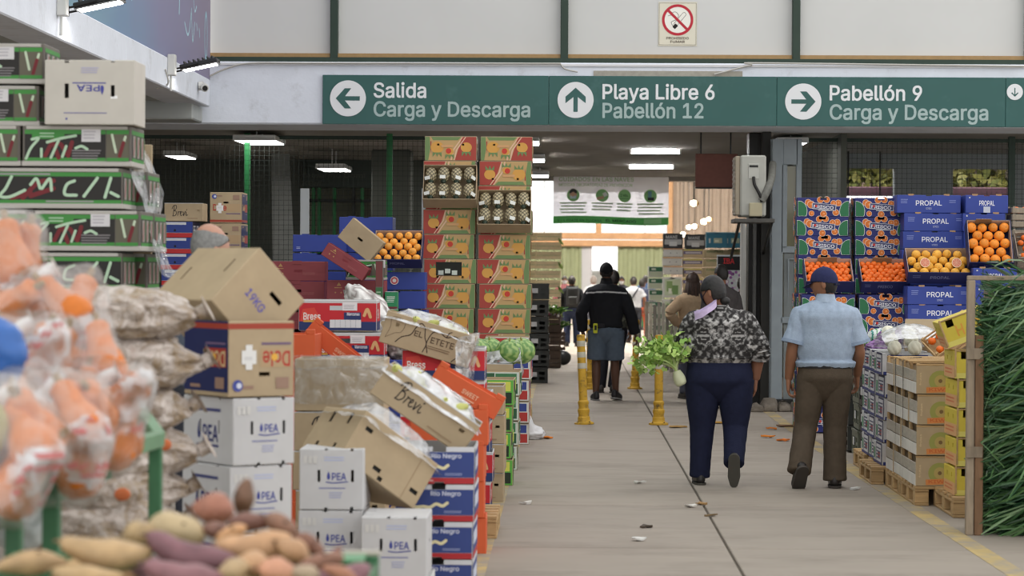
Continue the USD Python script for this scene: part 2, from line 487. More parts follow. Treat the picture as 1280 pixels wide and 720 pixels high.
MM = np.eye(4); MM[:3, 0], MM[:3, 1], MM[:3, 2], MM[:3, 3] = (0, 1, 0), (0, 0, 1), (1, 0, 0), (XF - 0.018, 0, 0)
md = MB()
for pts, w in (([(28.0, 4.35), (28.2, 4.24), (28.35, 4.3), (28.5, 4.55)], .03), ([(28.5, 4.5), (28.6, 4.2), (28.75, 4.42)], .03), ([(28.6, 4.75), (28.75, 4.55), (28.9, 4.62)], .025), ([(28.9, 4.42), (28.95, 4.36)], .03), ([(29.1, 4.38), (29.15, 4.3)], .03),
               ([(27.6, 4.42), (27.62, 4.6)], .05), ([(24.6, 4.25), (24.7, 4.36), (24.9, 4.4)], .04)):
    md.sheet(LineString(smoothline(pts) if len(pts) > 2 else pts).buffer(w / 2, 3), MM, (176, 214, 226))
md.sheet(affinity.scale(Point(29.65, 4.35).buffer(.12), 1, 2.4).difference(affinity.scale(Point(29.65, 4.35).buffer(.085), 1, 2.6)), MM, (160, 200, 216))
part(wl, 'mural_drawing', md, PRINT, label='pale blue drawn squiggles')

# walls of the dark space behind the fence on the left, with its opening to the daylight
wi = struct('wall_inner_left')
YI = 40.0
ox0, ox1, oz0, oz1 = X(378, YI), X(464, YI), Z(322, YI), Z(178, YI)
part(wi, 'wall_sheet', MB().box((-13, YI, 0), (ox0, YI + 0.2, 3.36)).box((ox1, YI, 0), (-0.75, YI + 0.2, 3.36)).box((ox0, YI, 0), (ox1, YI + 0.2, oz0)), DARKWALL)
part(wi, 'lintel', MB().box((ox0, YI - 0.05, Z(236, YI)), (ox1, YI + 0.2, Z(201, YI)), ch=0.01), mat('dark_lintel', (62, 70, 64), 0.7))
for t_, v_, w_ in (('Supermo Domi', 222, 78), ('KBar', 232, 24)):
    tv, tf = text2d(t_, False); tv = tv * [w_ * YI / F / tv[:, 0].max(), 5.5 * YI / F, 1]; part(wi, 'lettering', ((tv @ rotx(math.pi / 2).T) + [X(379, YI, v_), YI - .054, Z(v_, YI, 380)], tf), mat('dim_letters', (96, 98, 88), .7))
part(wi, 'window_bar', MB().box((ox0, YI, Z(254, YI)), (ox1, YI + 0.1, Z(250, YI))), BLACKMETAL)
for u in (391, 398, 417, 441, 452):
    x = X(u, YI); part(wi, 'window_bar', MB().box((x - 0.025, YI, oz0), (x + 0.025, YI + 0.08, Z(236, YI))), BGREEN if u != 441 else BLACKMETAL)
xg0, xg1 = X(318, YI), X(362, YI)
part(wi, 'grey_sheet', MB().sheet(Polygon([(X(344, 38), 0.0), (X(376, 38), 0.0), (X(360, 38), Z(180, 38)), (X(338, 38), Z(180, 38))]), T((0, 38, 0), R=rotx(math.pi / 2)), None, 0.04), mat('grey_sheet', (128, 130, 126), 0.7, var=0.1))
wib = struct('wall_inner_back'); part(wib, 'wall_sheet', MB().box((-13, 46.55, 0), (-0.95, 46.75, 3.36)), mat('olive_grey_wall', (150, 150, 130), .8, var=.08, vs=1))
part(wi, 'column', MB().box((X(463, 36.5), 36.5, 0), (X(512, 36.5), 37.2, 3.36), ch=0.02), DARKWALL)
part(wib, 'side_sheet', MB().box((-0.95, YI, 0), (-0.75, 46.8, 3.36)), DARKWALL)
wol = struct('wall_outer_left'); part(wol, 'wall_sheet', MB().box((-13.2, 30, 0), (-13, 47, 3.36)), DARKWALL)

wr = struct('wall_inner_right')
YR = 37.0
GREYW = mat('grey_blue_wall', (150, 156, 158), 0.75, var=0.07, vs=2)
w1 = (X(1001, YR), X(1117, YR), Z(262, YR), Z(208, YR)); w2 = (X(1190, YR), X(1264, YR), Z(262, YR), Z(209, YR))
wm = MB().box((3.42, YR, 0), (13, YR + 0.2, w1[2])).box((3.42, YR, w1[3]), (13, YR + 0.2, 3.36)).box((3.42, YR, w1[2]), (w1[0], YR + 0.2, w1[3])).box((w1[1], YR, w1[2]), (w2[0], YR + 0.2, w1[3])).box((w2[1], YR, w1[2]), (13, YR + 0.2, w1[3]))
part(wr, 'wall_sheet', wm, GREYW)
wro = struct('wall_outer_right'); part(wro, 'wall_sheet', MB().box((13, 30, 0), (13.2, 47, 3.36)), GREYW)
wps = struct('wall_passage'); part(wps, 'wall_sheet', MB().box((3.35, 31.6, 0), (3.42, 46.8, 3.36)), DARKWALL)

# ground-floor walls along both sides, far beyond the stalls
ws = struct('wall_side_left'); part(ws, 'wall_sheet', MB().box((-13.2, 9, 0), (-13, 30, 3.8)), mat('side_wall', (150, 150, 146), 0.8, var=0.08, vs=1))

# the far hall and its end wall
we = struct('wall_far')
YE = 90.0
def xe(u): return X(u, YE, 330)
def ze(v): return Z(v, YE, 740)
WOOD = mat('orange_brown_wood', (158, 122, 86), 0.6, var=0.12, vs=5)
OLIVE = mat('olive_corrugated_sheet', (116, 122, 92), 0.6, var=0.08, vs=3)
BROWNC = mat('brown_corrugated_sheet', (132, 118, 104), 0.6, var=0.08, vs=3)
xdo0, xdo1 = xe(727), xe(772)
def corr(x0, x1, z0, z1, y, pitch=0.28, amp=0.05):
    n = max(2, int((x1 - x0) / pitch)) * 4 + 1
    x = np.linspace(x0, x1, n); yy = y + amp * np.array([0, 1, 1, 0])[np.arange(n) % 4]
    v = np.vstack([np.c_[x, yy, np.full(n, z0)], np.c_[x, yy, np.full(n, z1)], np.c_[x, yy + .04, np.full(n, z0)], np.c_[x, yy + .04, np.full(n, z1)]])
    i = np.arange(n - 1)
    return v, np.vstack([np.c_[i, i + 1, n + i + 1, n + i], np.c_[2 * n + i + 1, 2 * n + i, 3 * n + i, 3 * n + i + 1]])
part(we, 'corrugated_sheet', MB().add(corr(-9, xdo0, 0, ze(307), YE)), OLIVE)
part(we, 'corrugated_sheet', MB().add(corr(xdo1, xe(838), 0, ze(307), YE)), OLIVE)
part(we, 'corrugated_sheet', MB().add(corr(xe(838), 13, 0, 7.0, YE)), BROWNC)
part(we, 'wall_sheet', MB().box((-14, YE, ze(222)), (xe(838), YE + .2, 7.0)), BROWNC)
part(we, 'wood_beam', MB().box((-9, YE - .12, ze(308)), (xe(838), YE + .15, ze(300)), ch=.02), WOOD)
part(we, 'wood_beam', MB().box((-9, YE - .08, ze(299)), (xe(838), YE + .15, ze(291)), ch=.02), WOOD)
for u in (748, 837, 655, 566):
    part(we, 'wood_post', MB().box((xe(u) - .1, YE - .1, ze(295)), (xe(u) + .1, YE + .15, ze(222)), ch=.02), WOOD)
for u in (680, 701, 723, 777, 806):
    part(we, 'glazing_bar', MB().box((xe(u) - .02, YE, ze(293)), (xe(u) + .02, YE + .05, ze(222))), mat('glazing_bar', (190, 190, 190), 0.6))
part(we, 'glass', MB().box((-9, YE + .07, ze(293)), (xe(838), YE + .085, ze(222))), pane('window_glass', (0.95, 0.97, 0.97), 0.06, 0.03))
part(we, 'door_shutter', MB().box((xe(727), YE + .02, 0), (xe(740), YE + .1, ze(307)), ch=.01), mat('grey_shutter', (150, 150, 152), 0.6))
part(we, 'side_wall', MB().box((13, 47, 0), (13.2, 90, 7)), BROWNC)
part(we, 'side_wall', MB().box((-13.2, 47, 0), (-13, 90, 7)), BROWNC)
# ================================================================== signs, lamps, fences, fixtures
SIGN_G = mat('sign_green', (48, 92, 88), 0.4, var=0.06, vs=1.5, dirt=((72, 112, 110), 1.6, 0.55, 0.8))
SIGN_W = mat('sign_white', (226, 228, 230), 0.45)
SIGN_P = mat('sign_pale_green', (164, 184, 182), 0.45)
YS = YW - 0.05


def vplate(u, v, y):            # frame standing at (u, v, y), facing the camera
    return T(at(u, v, y), R=rotx(math.pi / 2))


sg = thing('direction_sign', 'long dark green overhead direction sign with white arrows in discs', 'sign')
sz0, sz1 = Z(156, YS), Z(94.5, YS)
px = YS / F
for a, b in ((403, 686), (686, 971), (971, 1257), (1257, 1540)):
    part(sg, 'sign_board', MB().box((X(a, YS, 125) + .002, YS, sz0), (X(b, YS, 125) - .002, YS + 0.045, sz1), ch=0.003), SIGN_G)
ARW = {0: [], 1: []}
def arrow(cx, cz, r, ang, thin=False):
    M0 = T((cx, YS - 0.003, cz), R=rotx(math.pi / 2))
    part(sg, 'arrow_disc', MB().sheet(Point(0, 0).buffer(r, 16), M0, None, 0.003), SIGN_W)
    if thin:
        g = unary_union([LineString([(-.5 * r, 0), (.5 * r, 0)]).buffer(.06 * r, cap_style=2), LineString([(.1 * r, .4 * r), (.5 * r, 0), (.1 * r, -.4 * r)]).buffer(.07 * r, cap_style=2)])
    else:   # shaft with a swept chevron head, pointing +x
        g = unary_union([sbox(-.66 * r, -.12 * r, .4 * r, .12 * r), Polygon([(-.18 * r, .56 * r), (.18 * r, .56 * r), (.68 * r, 0), (.18 * r, -.56 * r), (-.18 * r, -.56 * r), (.26 * r, -.0 * r)]).buffer(0)])
    part(sg, 'arrow', MB().sheet(affinity.rotate(g, ang, origin=(0, 0)), T((cx, YS - 0.0063, cz), R=rotx(math.pi / 2)), None, 0.0015), SIGN_G)
for u, v, r, an, th in ((435, 123, 22.5, 180, False), (719.5, 125, 22.5, 90, False), (1004, 127, 22.5, 0, False), (1268.5, 115, 10, -90, True)):
    p = at(u, v, YS); arrow(p[0], p[2], r * px, an, th)
def sign_text(t, u0, u1, vbase, m, bold=True, cap=18.0):
    v, f = text2d(t, bold); w = (u1 - u0) * px
    v = v * [w / v[:, 0].max(), cap * px, 1]; p = at(u0, vbase, YS - 0.002)
    part(sg, 'lettering', ((v @ rotx(math.pi / 2).T) + p, f), m)
sign_text('Salida', 467, 533, 121.5, SIGN_W); sign_text('Carga y Descarga', 467, 663, 145, SIGN_P)
sign_text('Playa Libre 6', 753, 893, 123.5, SIGN_W); sign_text('Pabellón 12', 753, 879, 147, SIGN_P)
sign_text('Pabellón 9', 1037, 1152, 125, SIGN_W); sign_text('Carga y Descarga', 1037, 1234, 149, SIGN_P)

# no-smoking poster
YP = YW + 0.158
ps = thing('no_smoking_poster', 'cream paper no smoking poster with red crossed ring on white wall panel', 'poster')
q = YP / F
c0 = at(847, 30, YP)
def pl(g, col, k, name, lab=None): part(ps, name, MB().sheet(g, T((c0[0], YP - 0.004 - .0008 * k, c0[2]), R=rotx(math.pi / 2) * 1.0), col, 0.0006), PRINT, label=lab)
Pq = lambda pts: [(a * q, b * q) for a, b in pts]
pl(sbox(-24 * q, -27.5 * q, 24 * q, 27.5 * q), (222, 218, 200), 0, 'paper')
pl(LineString(Pq([(-23, -26), (23, -26), (23, 26), (-23, 26), (-23, -26)])).buffer(.25 * q), (120, 110, 96), 1, 'frame_line')
pl(Point(0, 5 * q).buffer(17 * q), (240, 238, 230), 1, 'disc')
cig = unary_union([LineString(Pq([(-2, 0), (8, 12)])).buffer(2.6 * q, 4).difference(LineString(Pq([(-2, 0), (8, 12)])).buffer(2.1 * q, 4)), LineString(smoothline(Pq([(-9, 13), (-3, 15), (1, 11), (-1, 6), (-5, 4), (-8, 2), (-6, -2), (-2, -4)]))).buffer(.28 * q),
                  LineString(smoothline(Pq([(-12, 10), (-7, 11), (-4, 8)]))).buffer(.25 * q)])
pl(cig, (60, 56, 54), 2, 'drawing')
pl(LineString(Pq([(-5, -5), (-1, -1)])).buffer(2.2 * q, cap_style=2), (40, 36, 36), 2, 'drawing')
pl(unary_union([Point(0, 5 * q).buffer(19.5 * q, 24).difference(Point(0, 5 * q).buffer(16.2 * q, 24)), LineString(Pq([(-12, 17), (12, -7)])).buffer(1.6 * q)]), (186, 42, 58), 3, 'red_ring')
for t, y in (('PROHIBIDO', -19.2), ('FUMAR', -23.6)):
    v, f = text2d(t, True); v = v * [(28 if t[0] == 'P' else 18) * q / v[:, 0].max(), 2.9 * q, 1]; v[:, 0] -= v[:, 0].max() / 2; v[:, 1] += y * q
    part(ps, 'lettering', ((v @ rotx(math.pi / 2).T) + [c0[0], YP - .0064, c0[2]], f), mat('poster_ink', (88, 74, 62), 0.6))

# floodlights on the fascia
HOUSING = mat('black_lamp_housing', (42, 42, 44), 0.4)
def floodlight(u, v, Y, lab):
    c = at(u, v, Y); L = thing('floodlight', lab, 'lamp', T((XF, Y, c[2])))
    w = 0.40; R_ = rotz(0) @ roty(math.radians(-12))
    MT = T((0.30, 0, 0.02), R=R_)
    part(L, 'housing', MB().add(cbox(w, .26, .045, .008), None, MT), HOUSING)
    for i in range(7):
        part(L, 'cooling_fin', MB().add(cbox(.012, .20, .03), None, MT @ T((-.15 + .05 * i, 0, .045))), HOUSING)
    part(L, 'frame', MB().add(cbox(w, .26, .012, .004), None, MT @ T((0, 0, -.012))), mat('grey_rim', (128, 128, 128), .4))
    part(L, 'lit_glass', MB().add(cbox(w - .05, .21, .006), None, MT @ T((0, 0, -.020))), emit('flood_glow', (255, 253, 250), 30.0))
    part(L, 'bracket', MB().tube([(0.012, -.14, -.03), (.15, -.14, .0), (.30, -.14, .04)], .009).tube([(0.012, .14, -.03), (.15, .14, .0), (.30, .14, .04)], .009).box((0, -.17, -.06), (.012, .17, .03)), BLACKMETAL)
    part(L, 'junction_box', MB().box((0.0, -.32, -.10), (.08, -.2, .12), ch=.008), mat('pale_plastic', (206, 206, 202), .5))
    part(L, 'conduit', MB().tube([(.03, -.27, -.10), (.03, -.27, -.26)], .014), mat('pale_plastic', None or (206, 206, 202), .5))
floodlight(92, 9, 21.2, 'black floodlight nearer the camera on the white fascia by the green blue mural')
floodlight(230, 85, 27.0, 'black floodlight at the far end of the white fascia above the security camera')

cc = thing('security_camera', 'small white round security camera at the end of the fascia', 'camera', T((XF + .01, 28.9, 3.70)))
part(cc, 'mount', MB().tube([(0, 0, .02), (.05, 0, .02)], .05, n=12), mat('pale_plastic'), 30)
part(cc, 'body', MB().tube([(.05, .06, .02), (.06, 0, .01), (.08, -.08, -.01), (.083, -.09, -.012)], [.04, .045, .045, .04], n=14), mat('pale_plastic'), 40)
part(cc, 'lens', MB().tube([(.083, -.088, -.012), (.085, -.098, -.014)], .03, n=14), BLACKMETAL)

# cables on the wall
def cable(pts, r, lab, m): solo('cable', lab, 'cable', MB().tube(smoothline(pts), r, n=6), m, 60)
CAB_W, CAB_D = mat('pale_cable', (186, 184, 178), .5), mat('dark_cable', (70, 68, 66), .5)
def wpt(u, v, d=0.045): return tuple(at(u, v, YW - d))
cable([wpt(262, 95), wpt(285, 85), wpt(315, 79), wpt(400, 79), wpt(700, 79.5)], .012, 'pale conduit rising from the fascia end along the top of the white beam', CAB_W)
cable([wpt(700, 79), wpt(706, 86), wpt(722, 90)], .010, 'grey cable sagging behind the sign beside the middle post', CAB_W)
cable([wpt(893, 93), wpt(905, 90), wpt(940, 81), wpt(958, 79), wpt(1280, 83)], .012, 'pale conduit climbing from the sign above the right arrow', CAB_W)
cable([(XF + .01, 26.5, 3.72), (XF + .02, 26.6, 3.58), (XF - .1, 26.6, 3.53)], .010, 'short pale cable hanging down the fascia below the far floodlight', CAB_W)

# fluorescent lamps of the passage
TUBE = emit('tube_glow', (255, 252, 250), 85.0)
STALL = emit('stall_glow', (255, 252, 250), 10.0)
def tube_lamp(u0, u1, v, Y, lab, deep=0.12):
    a, b = at(u0, v, Y), at(u1, v, Y); w = b[0] - a[0]
    L = thing('ceiling_light', lab, 'light', T(((a[0] + b[0]) / 2, Y, a[2])), 'ceiling lights of the passage' if 0 else None)
    part(L, 'housing', MB().add(cbox(w + .06, deep, .035, .006), None, T((0, 0, .03))), mat('lamp_white', (222, 222, 220), .4))
    part(L, 'tube', MB().tube([(-w / 2, 0, .0), (w / 2, 0, .0)], .028, n=10), TUBE)
    for s in (-1, 1):
        part(L, 'end_cap', MB().box((s * w / 2 - .015, -.035, -.035), (s * w / 2 + .015, .035, .035)), mat('lamp_white'))
        part(L, 'hanger', MB().tube([(s * w / 3, 0, .06), (s * w / 3, 0, 3.36 - a[2])], .006, n=5), mat('lamp_white'))
tube_lamp(788, 850, 189.5, 36.0, 'nearer glowing tube light of the pair over the passage')
tube_lamp(786, 842, 208.5, 41.5, 'farther glowing tube light of the pair over the passage')
def panel_lamp(u0, u1, v0, v1, Y, lab, glow=None):
    a, b = at(u0, v1, Y), at(u1, v1, Y); w = b[0] - a[0]
    L = thing('ceiling_light', lab, 'light', T(((a[0] + b[0]) / 2, Y, a[2])))
    h = .06
    if 3.36 - a[2] > .09: part(L, 'hanger', MB().tube([(0, .2, .06), (0, .2, 3.36 - a[2])], .008, n=5), mat('lamp_white')); part(L, 'hanger', MB().tube([(0, .8, .06), (0, .8, 3.36 - a[2])], .008, n=5), mat('lamp_white'))
    part(L, 'housing', MB().add(cbox(w, 1.2, h, .01), None, T((0, 0.5, 0.012))), mat('lamp_white'))
    part(L, 'diffuser', MB().add(cbox(w - .04, 1.15, .012), None, T((0, 0.5, 0))), glow or TUBE)
    part(L, 'frame', MB().add(cbox(w, .02, .03), None, T((0, -.09, 0))), mat('lamp_white'))
panel_lamp(640, 674, 168, 177, 33.0, 'square lit ceiling light at the top right corner of the pineapple stack')
panel_lamp(660, 681, 191, 199, 37.5, 'lit ceiling light left of the passage, second from the front')
panel_lamp(663, 686, 211, 219, 42.5, 'lit ceiling light left of the passage above the bright window')
panel_lamp(292, 345, 166, 176, 31.6, 'lit ceiling light behind the fence at the bright green post', STALL)
panel_lamp(970, 1010, 170, 179, 31.9, 'lit ceiling light at the head of the grey steel kiosk', STALL)
panel_lamp(205, 232, 183, 195, 34.5, 'lit ceiling light in the dark behind the asparagus cartons', STALL)
panel_lamp(395, 432, 205, 211, 36.2, 'lit ceiling light before the dark lintel on the left', STALL)
for i, (x, y) in enumerate(((4.1, 37.75), (-8.2, 34.0), (8.2, 34.0), (6.1, 37.75), (-5.5, 43.5))):
    Lp = thing('ceiling_light', f'lit ceiling light hidden deep under the slab {["before the yellow green hedge", "at the far left", "at the far right", "before the olive hedge", "behind the dark wall"][i]}', 'light', T((x, y, 3.29)))
    part(Lp, 'housing', MB().add(cbox(1.2, .5, .055, .01), None, T((0, 0, .012))), mat('lamp_white')); part(Lp, 'diffuser', MB().add(cbox(1.16, .46, .012)), emit('hidden_stall_glow', (255, 252, 250), 16.0))

# hanging lamps in the far hall
BULB = emit('bulb_glow', (255, 236, 200), 25.0)
for i, (u, v, Y, r) in enumerate(((867, 254, 52, .10), (880, 277, 62, .11), (868, 283, 68, .10), (861, 284, 74, .10), (854, 293, 82, .12), (886, 274, 60, .08))):
    p = at(u, v, Y); r *= .6; L = thing('hanging_lamp', f'{ordinal(i)} glowing hanging lamp from the front in the row above the right stalls', 'lamp', T(p))
    part(L, 'bulb', MB().ball((0, 0, 0), (r * 1.2, r, r)), BULB, True)
    part(L, 'cap', MB().tube([(r * .9, 0, 0), (r * 1.8, 0, 0)], [r * .8, r * .6], n=10), mat('brass_cap', (170, 130, 70), .4))
    part(L, 'cord', MB().tube([(0, 0, r), (0, 0, 7 - p[2])], .012, n=5), CAB_D)
for k, y in enumerate((55, 70, 84)):
    for x in (-4.5, 1.2, 6.0):
        L = thing('hall_light', f'long lit roof lamp of the far hall, {["front", "middle", "back"][k]} row {["left", "centre", "right"][[-4.5, 1.2, 6.0].index(x)]}', 'light', T((x, y, 6.9)))
        part(L, 'housing', MB().add(cbox(2.4, 1.2, .08, .01), None, T((0, 0, .012))), mat('lamp_white')); part(L, 'diffuser', MB().add(cbox(2.3, 1.1, .012)), emit('hall_glow', (255, 246, 236), 150.0))

# wire fences left and right of the passage
YFN = 32.0
WIRE = mat('fence_wire', (44, 52, 47), .6)
def fence(x0, x1, z0, z1, y, lab, post_list, pm, pw, pitch=0.062, r=.0022):
    f = thing('wire_fence', lab, 'fence')
    for x in post_list:
        part(f, 'post', MB().box((x - pw / 2, y - .03, 0.001), (x + pw / 2, y + .03, 3.35), ch=.006), pm)
    part(f, 'rail', MB().box((x0, y - .025, z1 - .045), (x1, y + .025, z1), ch=.005), DGREEN)
    part(f, 'rail', MB().box((x0, y - .02, z0), (x1, y + .02, z0 + .04), ch=.005), DGREEN)
    m = MB()
    for x in np.arange(x0, x1, pitch): m.box((x - r, y - .033, z0), (x + r, y - .03, z1))
    for z in np.arange(z0, z1, pitch): m.box((x0, y - .03, z - r), (x1, y - .027, z + r))
    part(f, 'wire_mesh', m, WIRE, kind='stuff')
    return f
fence(-6.6, -1.75, 0.9, 3.32, YFN, 'green framed wire mesh fence closing the dark space on the left', [X(308, YFN), X(486, YFN), -6.6], BGREEN, .075)
fence(2.72, 7.6, 0.9, 3.32, YFN, 'dark framed wire mesh fence behind the orange and blue cartons', [X(997, YFN), X(1263, YFN), 7.6], DGREEN, .085)

# what stands outside and behind the openings
def bush(x, y, z0, w, h, lab, n=420, seed=1, cols=((150, 148, 82), (168, 164, 100), (126, 132, 76))):
    rr = np.random.default_rng(seed); b = thing('hedge', lab, 'hedge', T((x, y, 0)))
    part(b, 'stem', MB().tube([(0, 0, 0), (.05, 0, z0 + h * .5)], [.06, .03]), mat('bark', (90, 74, 58), .8))
    m = MB()
    for i in range(n):
        c = rr.uniform(-1, 1, size=3); c = c / max(1, np.linalg.norm(c)) * [w * .8, .32, h * .48] + [0, 0, z0 + h * .5]; a = rr.normal(size=3); bb = rr.normal(size=3); a /= np.linalg.norm(a); bb -= a * (a @ bb); bb /= np.linalg.norm(bb)
        s = rr.uniform(.08, .16)
        m.add((np.array([c - a * s, c + bb * s * .5, c + a * s, c - bb * s * .5]), np.array([[0, 1, 2], [0, 2, 3]])), cols[i % len(cols)])
    part(b, 'foliage', m, LEAF, kind='stuff')
bush(4.4, 38.75, 2.35, .95, .92, 'yellow green hedge seen through the right hand window behind the fence', seed=2)
bush(6.1, 38.75, 2.35, .75, .92, 'olive hedge seen through the farther right window', seed=3)
YM = 38.0
solo('awning', 'dark maroon awning seen through the windows behind the right fence', 'awning', MB().box((3.45, YM, Z(246, YM)), (7.4, YM + .25, Z(231, YM)), ch=.02), mat('maroon_cloth', (58, 32, 42), .7, var=.1))
L = thing('light_box', 'bright white light box glowing above the orange cartons', 'light')
part(L, 'casing', MB().box((X(1044, 36), 36.03, Z(252, 36)), (X(1118, 36), 36.3, Z(242, 36)), ch=.01), mat('lamp_white')); part(L, 'lit_face', MB().box((X(1046, 36), 36.0, Z(251, 36)), (X(1117, 36), 36.02, Z(243, 36))), emit('lightbox_glow', (255, 255, 255), 2.5))
part(L, 'bracket', MB().box((X(1060, 36), 36.2, Z(243, 36)), (X(1062, 36), 36.22, 3.355)), BLACKMETAL); part(L, 'bracket', MB().box((X(1100, 36), 36.2, Z(243, 36)), (X(1102, 36), 36.22, 3.355)), BLACKMETAL)

# white upright plank behind the left fence
solo('upright_board', 'white upright board leaning behind the blue cartons on the left', 'board', MB().box((X(375, 31.2), 31.15, 0), (X(386, 31.2), 31.2, Z(237, 31.2)), ch=.006), mat('white_board', (206, 212, 214), .5))

# grey steel kiosk at the right of the passage
YK = 30.9
kx0, kx1 = X(963, YK), X(1000, YK)
kk = thing('steel_kiosk', 'grey blue steel kiosk frame with olive glass beside the orange cartons', 'kiosk')
ktop = Z(172, YK)
kpost = lambda a, b, z0, z1, d=.06: MB().box((X(a, YK), YK, z0), (X(b, YK), YK + d, z1), ch=.005)
part(kk, 'post', kpost(964, 978, 0.0, ktop), STEEL); part(kk, 'post', kpost(994, 1001, 0.0, ktop), STEEL)
part(kk, 'head_panel', kpost(978, 996, Z(204, YK), ktop, .05), STEEL)
part(kk, 'window_frame', kpost(976, 983, Z(308, YK), Z(204, YK), .07), STEEL); part(kk, 'rail', kpost(976, 996, Z(314, YK), Z(306, YK), .07), STEEL); part(kk, 'rail', kpost(976, 996, Z(402, YK), Z(394, YK), .07), STEEL)
part(kk, 'glass', MB().box((X(982, YK), YK + .03, Z(307, YK)), (X(996, YK), YK + .036, Z(206, YK))), mat('olive_glass', (110, 108, 84), .12, spec=.6))
part(kk, 'lower_panel', MB().box((X(980, YK), YK + .03, .12), (X(996, YK), YK + .04, Z(314, YK))), mat('kiosk_panel', (122, 128, 128), .5, var=.1))
part(kk, 'plinth', MB().box((X(962, YK), YK - .03, 0), (X(1002, YK), YK + .5, .12), ch=.01), BLACKMETAL)
part(kk, 'side_panel', MB().box((kx0, YK + .06, 0), (kx0 + .04, YK + 1.0, ktop)), STEEL)
part(kk, 'door_bars', MB().tube([(X(985, YK), YK + .01, Z(385, YK)), (X(985, YK), YK + .01, Z(322, YK)), (X(992, YK), YK + .01, Z(322, YK))], .012), STEEL)

dc = thing('steel_column', 'black steel column and cladding at the right of the passage', 'column')
part(dc, 'column', MB().box((X(935, 31.3), 31.3, 0), (X(952, 31.3), 31.7, 3.35), ch=.01), BLACKMETAL)
part(dc, 'cladding', MB().box((X(951, 31.1), 31.1, 0), (X(963, 31.1), 31.6, 3.35), ch=.01), mat('dark_cladding', (50, 49, 46), .6, var=.2, vs=4))
part(dc, 'flange', MB().box((X(941, 31.2), 31.2, .2), (X(945, 31.2), 31.32, 2.6), ch=.004), mat('worn_steel', (92, 92, 90), .45, var=.2, vs=9))
part(dc, 'base_plate', MB().box((X(930, 31.2), 31.15, 0), (X(964, 31.2), 31.75, .03), ch=.005), BLACKMETAL)
bx = thing('column_box', 'dark bracketed shelf under the air conditioner', 'shelf')
part(bx, 'shelf_plate', MB().box((X(916, 29.9), 29.7, Z(277, 29.9)), (X(966, 29.9), 30.4, Z(272, 29.9)), ch=.006), mat('rusty_grey', (76, 74, 70), .6, var=.2))
part(bx, 'shelf_arm', MB().tube([(X(920, 30.3), 29.8, Z(276, 29.9)), (X(920, 30.3), 31.3, Z(320, 30.3))], .018), BLACKMETAL)
part(bx, 'shelf_arm', MB().tube([(X(960, 30.3), 29.8, Z(276, 29.9)), (X(960, 30.3), 31.3, Z(320, 30.3))], .018), BLACKMETAL)
ac = thing('air_conditioner', 'grey air conditioner unit on a shelf beside the black column', 'air conditioner')
YA = 29.8
def ap(u, v, y=YA): return at(u, v, y)
a0, a1 = ap(925, 271), ap(958, 194)
part(ac, 'casing', MB().box((a0[0], YA, a0[2] + .004), (a1[0], YA + .55, a1[2]), ch=.02), mat('grey_casing', (168, 168, 160), .45, var=.06))
part(ac, 'grille_frame', MB().box((X(918, YA), YA + .02, a0[2] + .02), (a0[0] - .001, YA + .5, a1[2] - .01), ch=.01), mat('beige_casing', (150, 140, 122), .5))
for z in np.linspace(a0[2] + .06, a1[2] - .06, 12):
    part(ac, 'grille_bar', MB().box((X(917.2, YA), YA + .06, z), (X(918, YA), YA + .46, z + .02)), mat('beige_casing'))
part(ac, 'cover_plate', MB().box((ap(937, 0)[0], YA - .008, Z(222, YA)), (ap(950, 0)[0], YA, Z(203, YA)), ch=.003), mat('grey_casing2', (178, 178, 170), .4))
part(ac, 'grip', MB().box((ap(938, 0)[0], YA - .014, Z(207.5, YA)), (ap(949, 0)[0], YA - .008, Z(205, YA))), BLACKMETAL)
part(ac, 'valve_cover', MB().box((ap(938, 0)[0], YA - .05, Z(269, YA)), (ap(954, 0)[0], YA - .001, Z(252, YA)), ch=.008), mat('yellowed_plastic', (172, 164, 136), .5))
part(ac, 'hose', MB().tube(smoothline([ap(942, 221, YA - .02), ap(943, 230, YA - .04), ap(947, 238, YA - .05), ap(951, 246, YA - .05), ap(952, 252, YA - .04)]), .018), BLACKMETAL, 60)
part(ac, 'pipe_lagging', MB().tube(smoothline([ap(952, 251, YA - .03), ap(958, 240, YA - .02), ap(964, 224, YA + .1), ap(966, 205, YA + .5)]), .045), mat('grey_lagging', (112, 112, 106), .7, var=.2, vs=30), 60)
rb = thing('rust_brown_board', 'rust brown board hung under the ceiling beside the air conditioner', 'board')
part(rb, 'board_face', MB().box((X(868, 31.5), 31.5, Z(233, 31.5)), (X(921, 31.5), 31.56, Z(191, 31.5)), ch=.008), mat('rust_brown', (112, 68, 58), .6, var=.08, vs=20))
part(rb, 'edge_trim', MB().box((X(868, 31.5), 31.49, Z(234.5, 31.5)), (X(921, 31.5), 31.57, Z(233, 31.5))), BLACKMETAL)
part(rb, 'hanger', MB().tube([(X(875, 31.5), 31.53, Z(191, 31.5)), (X(875, 31.5), 31.53, 3.36)], .01), BLACKMETAL); part(rb, 'hanger', MB().tube([(X(912, 31.5), 31.53, Z(191, 31.5)), (X(912, 31.5), 31.53, 3.36)], .01), BLACKMETAL)
wp = solo('drain_pipe', 'white drain pipe standing behind the air conditioner shelf', 'pipe', MB().tube([(X(928, 32.5), 32.5, 0), (X(928, 32.5), 32.5, Z(277, 32.5))], .035), mat('pale_plastic'), 40)
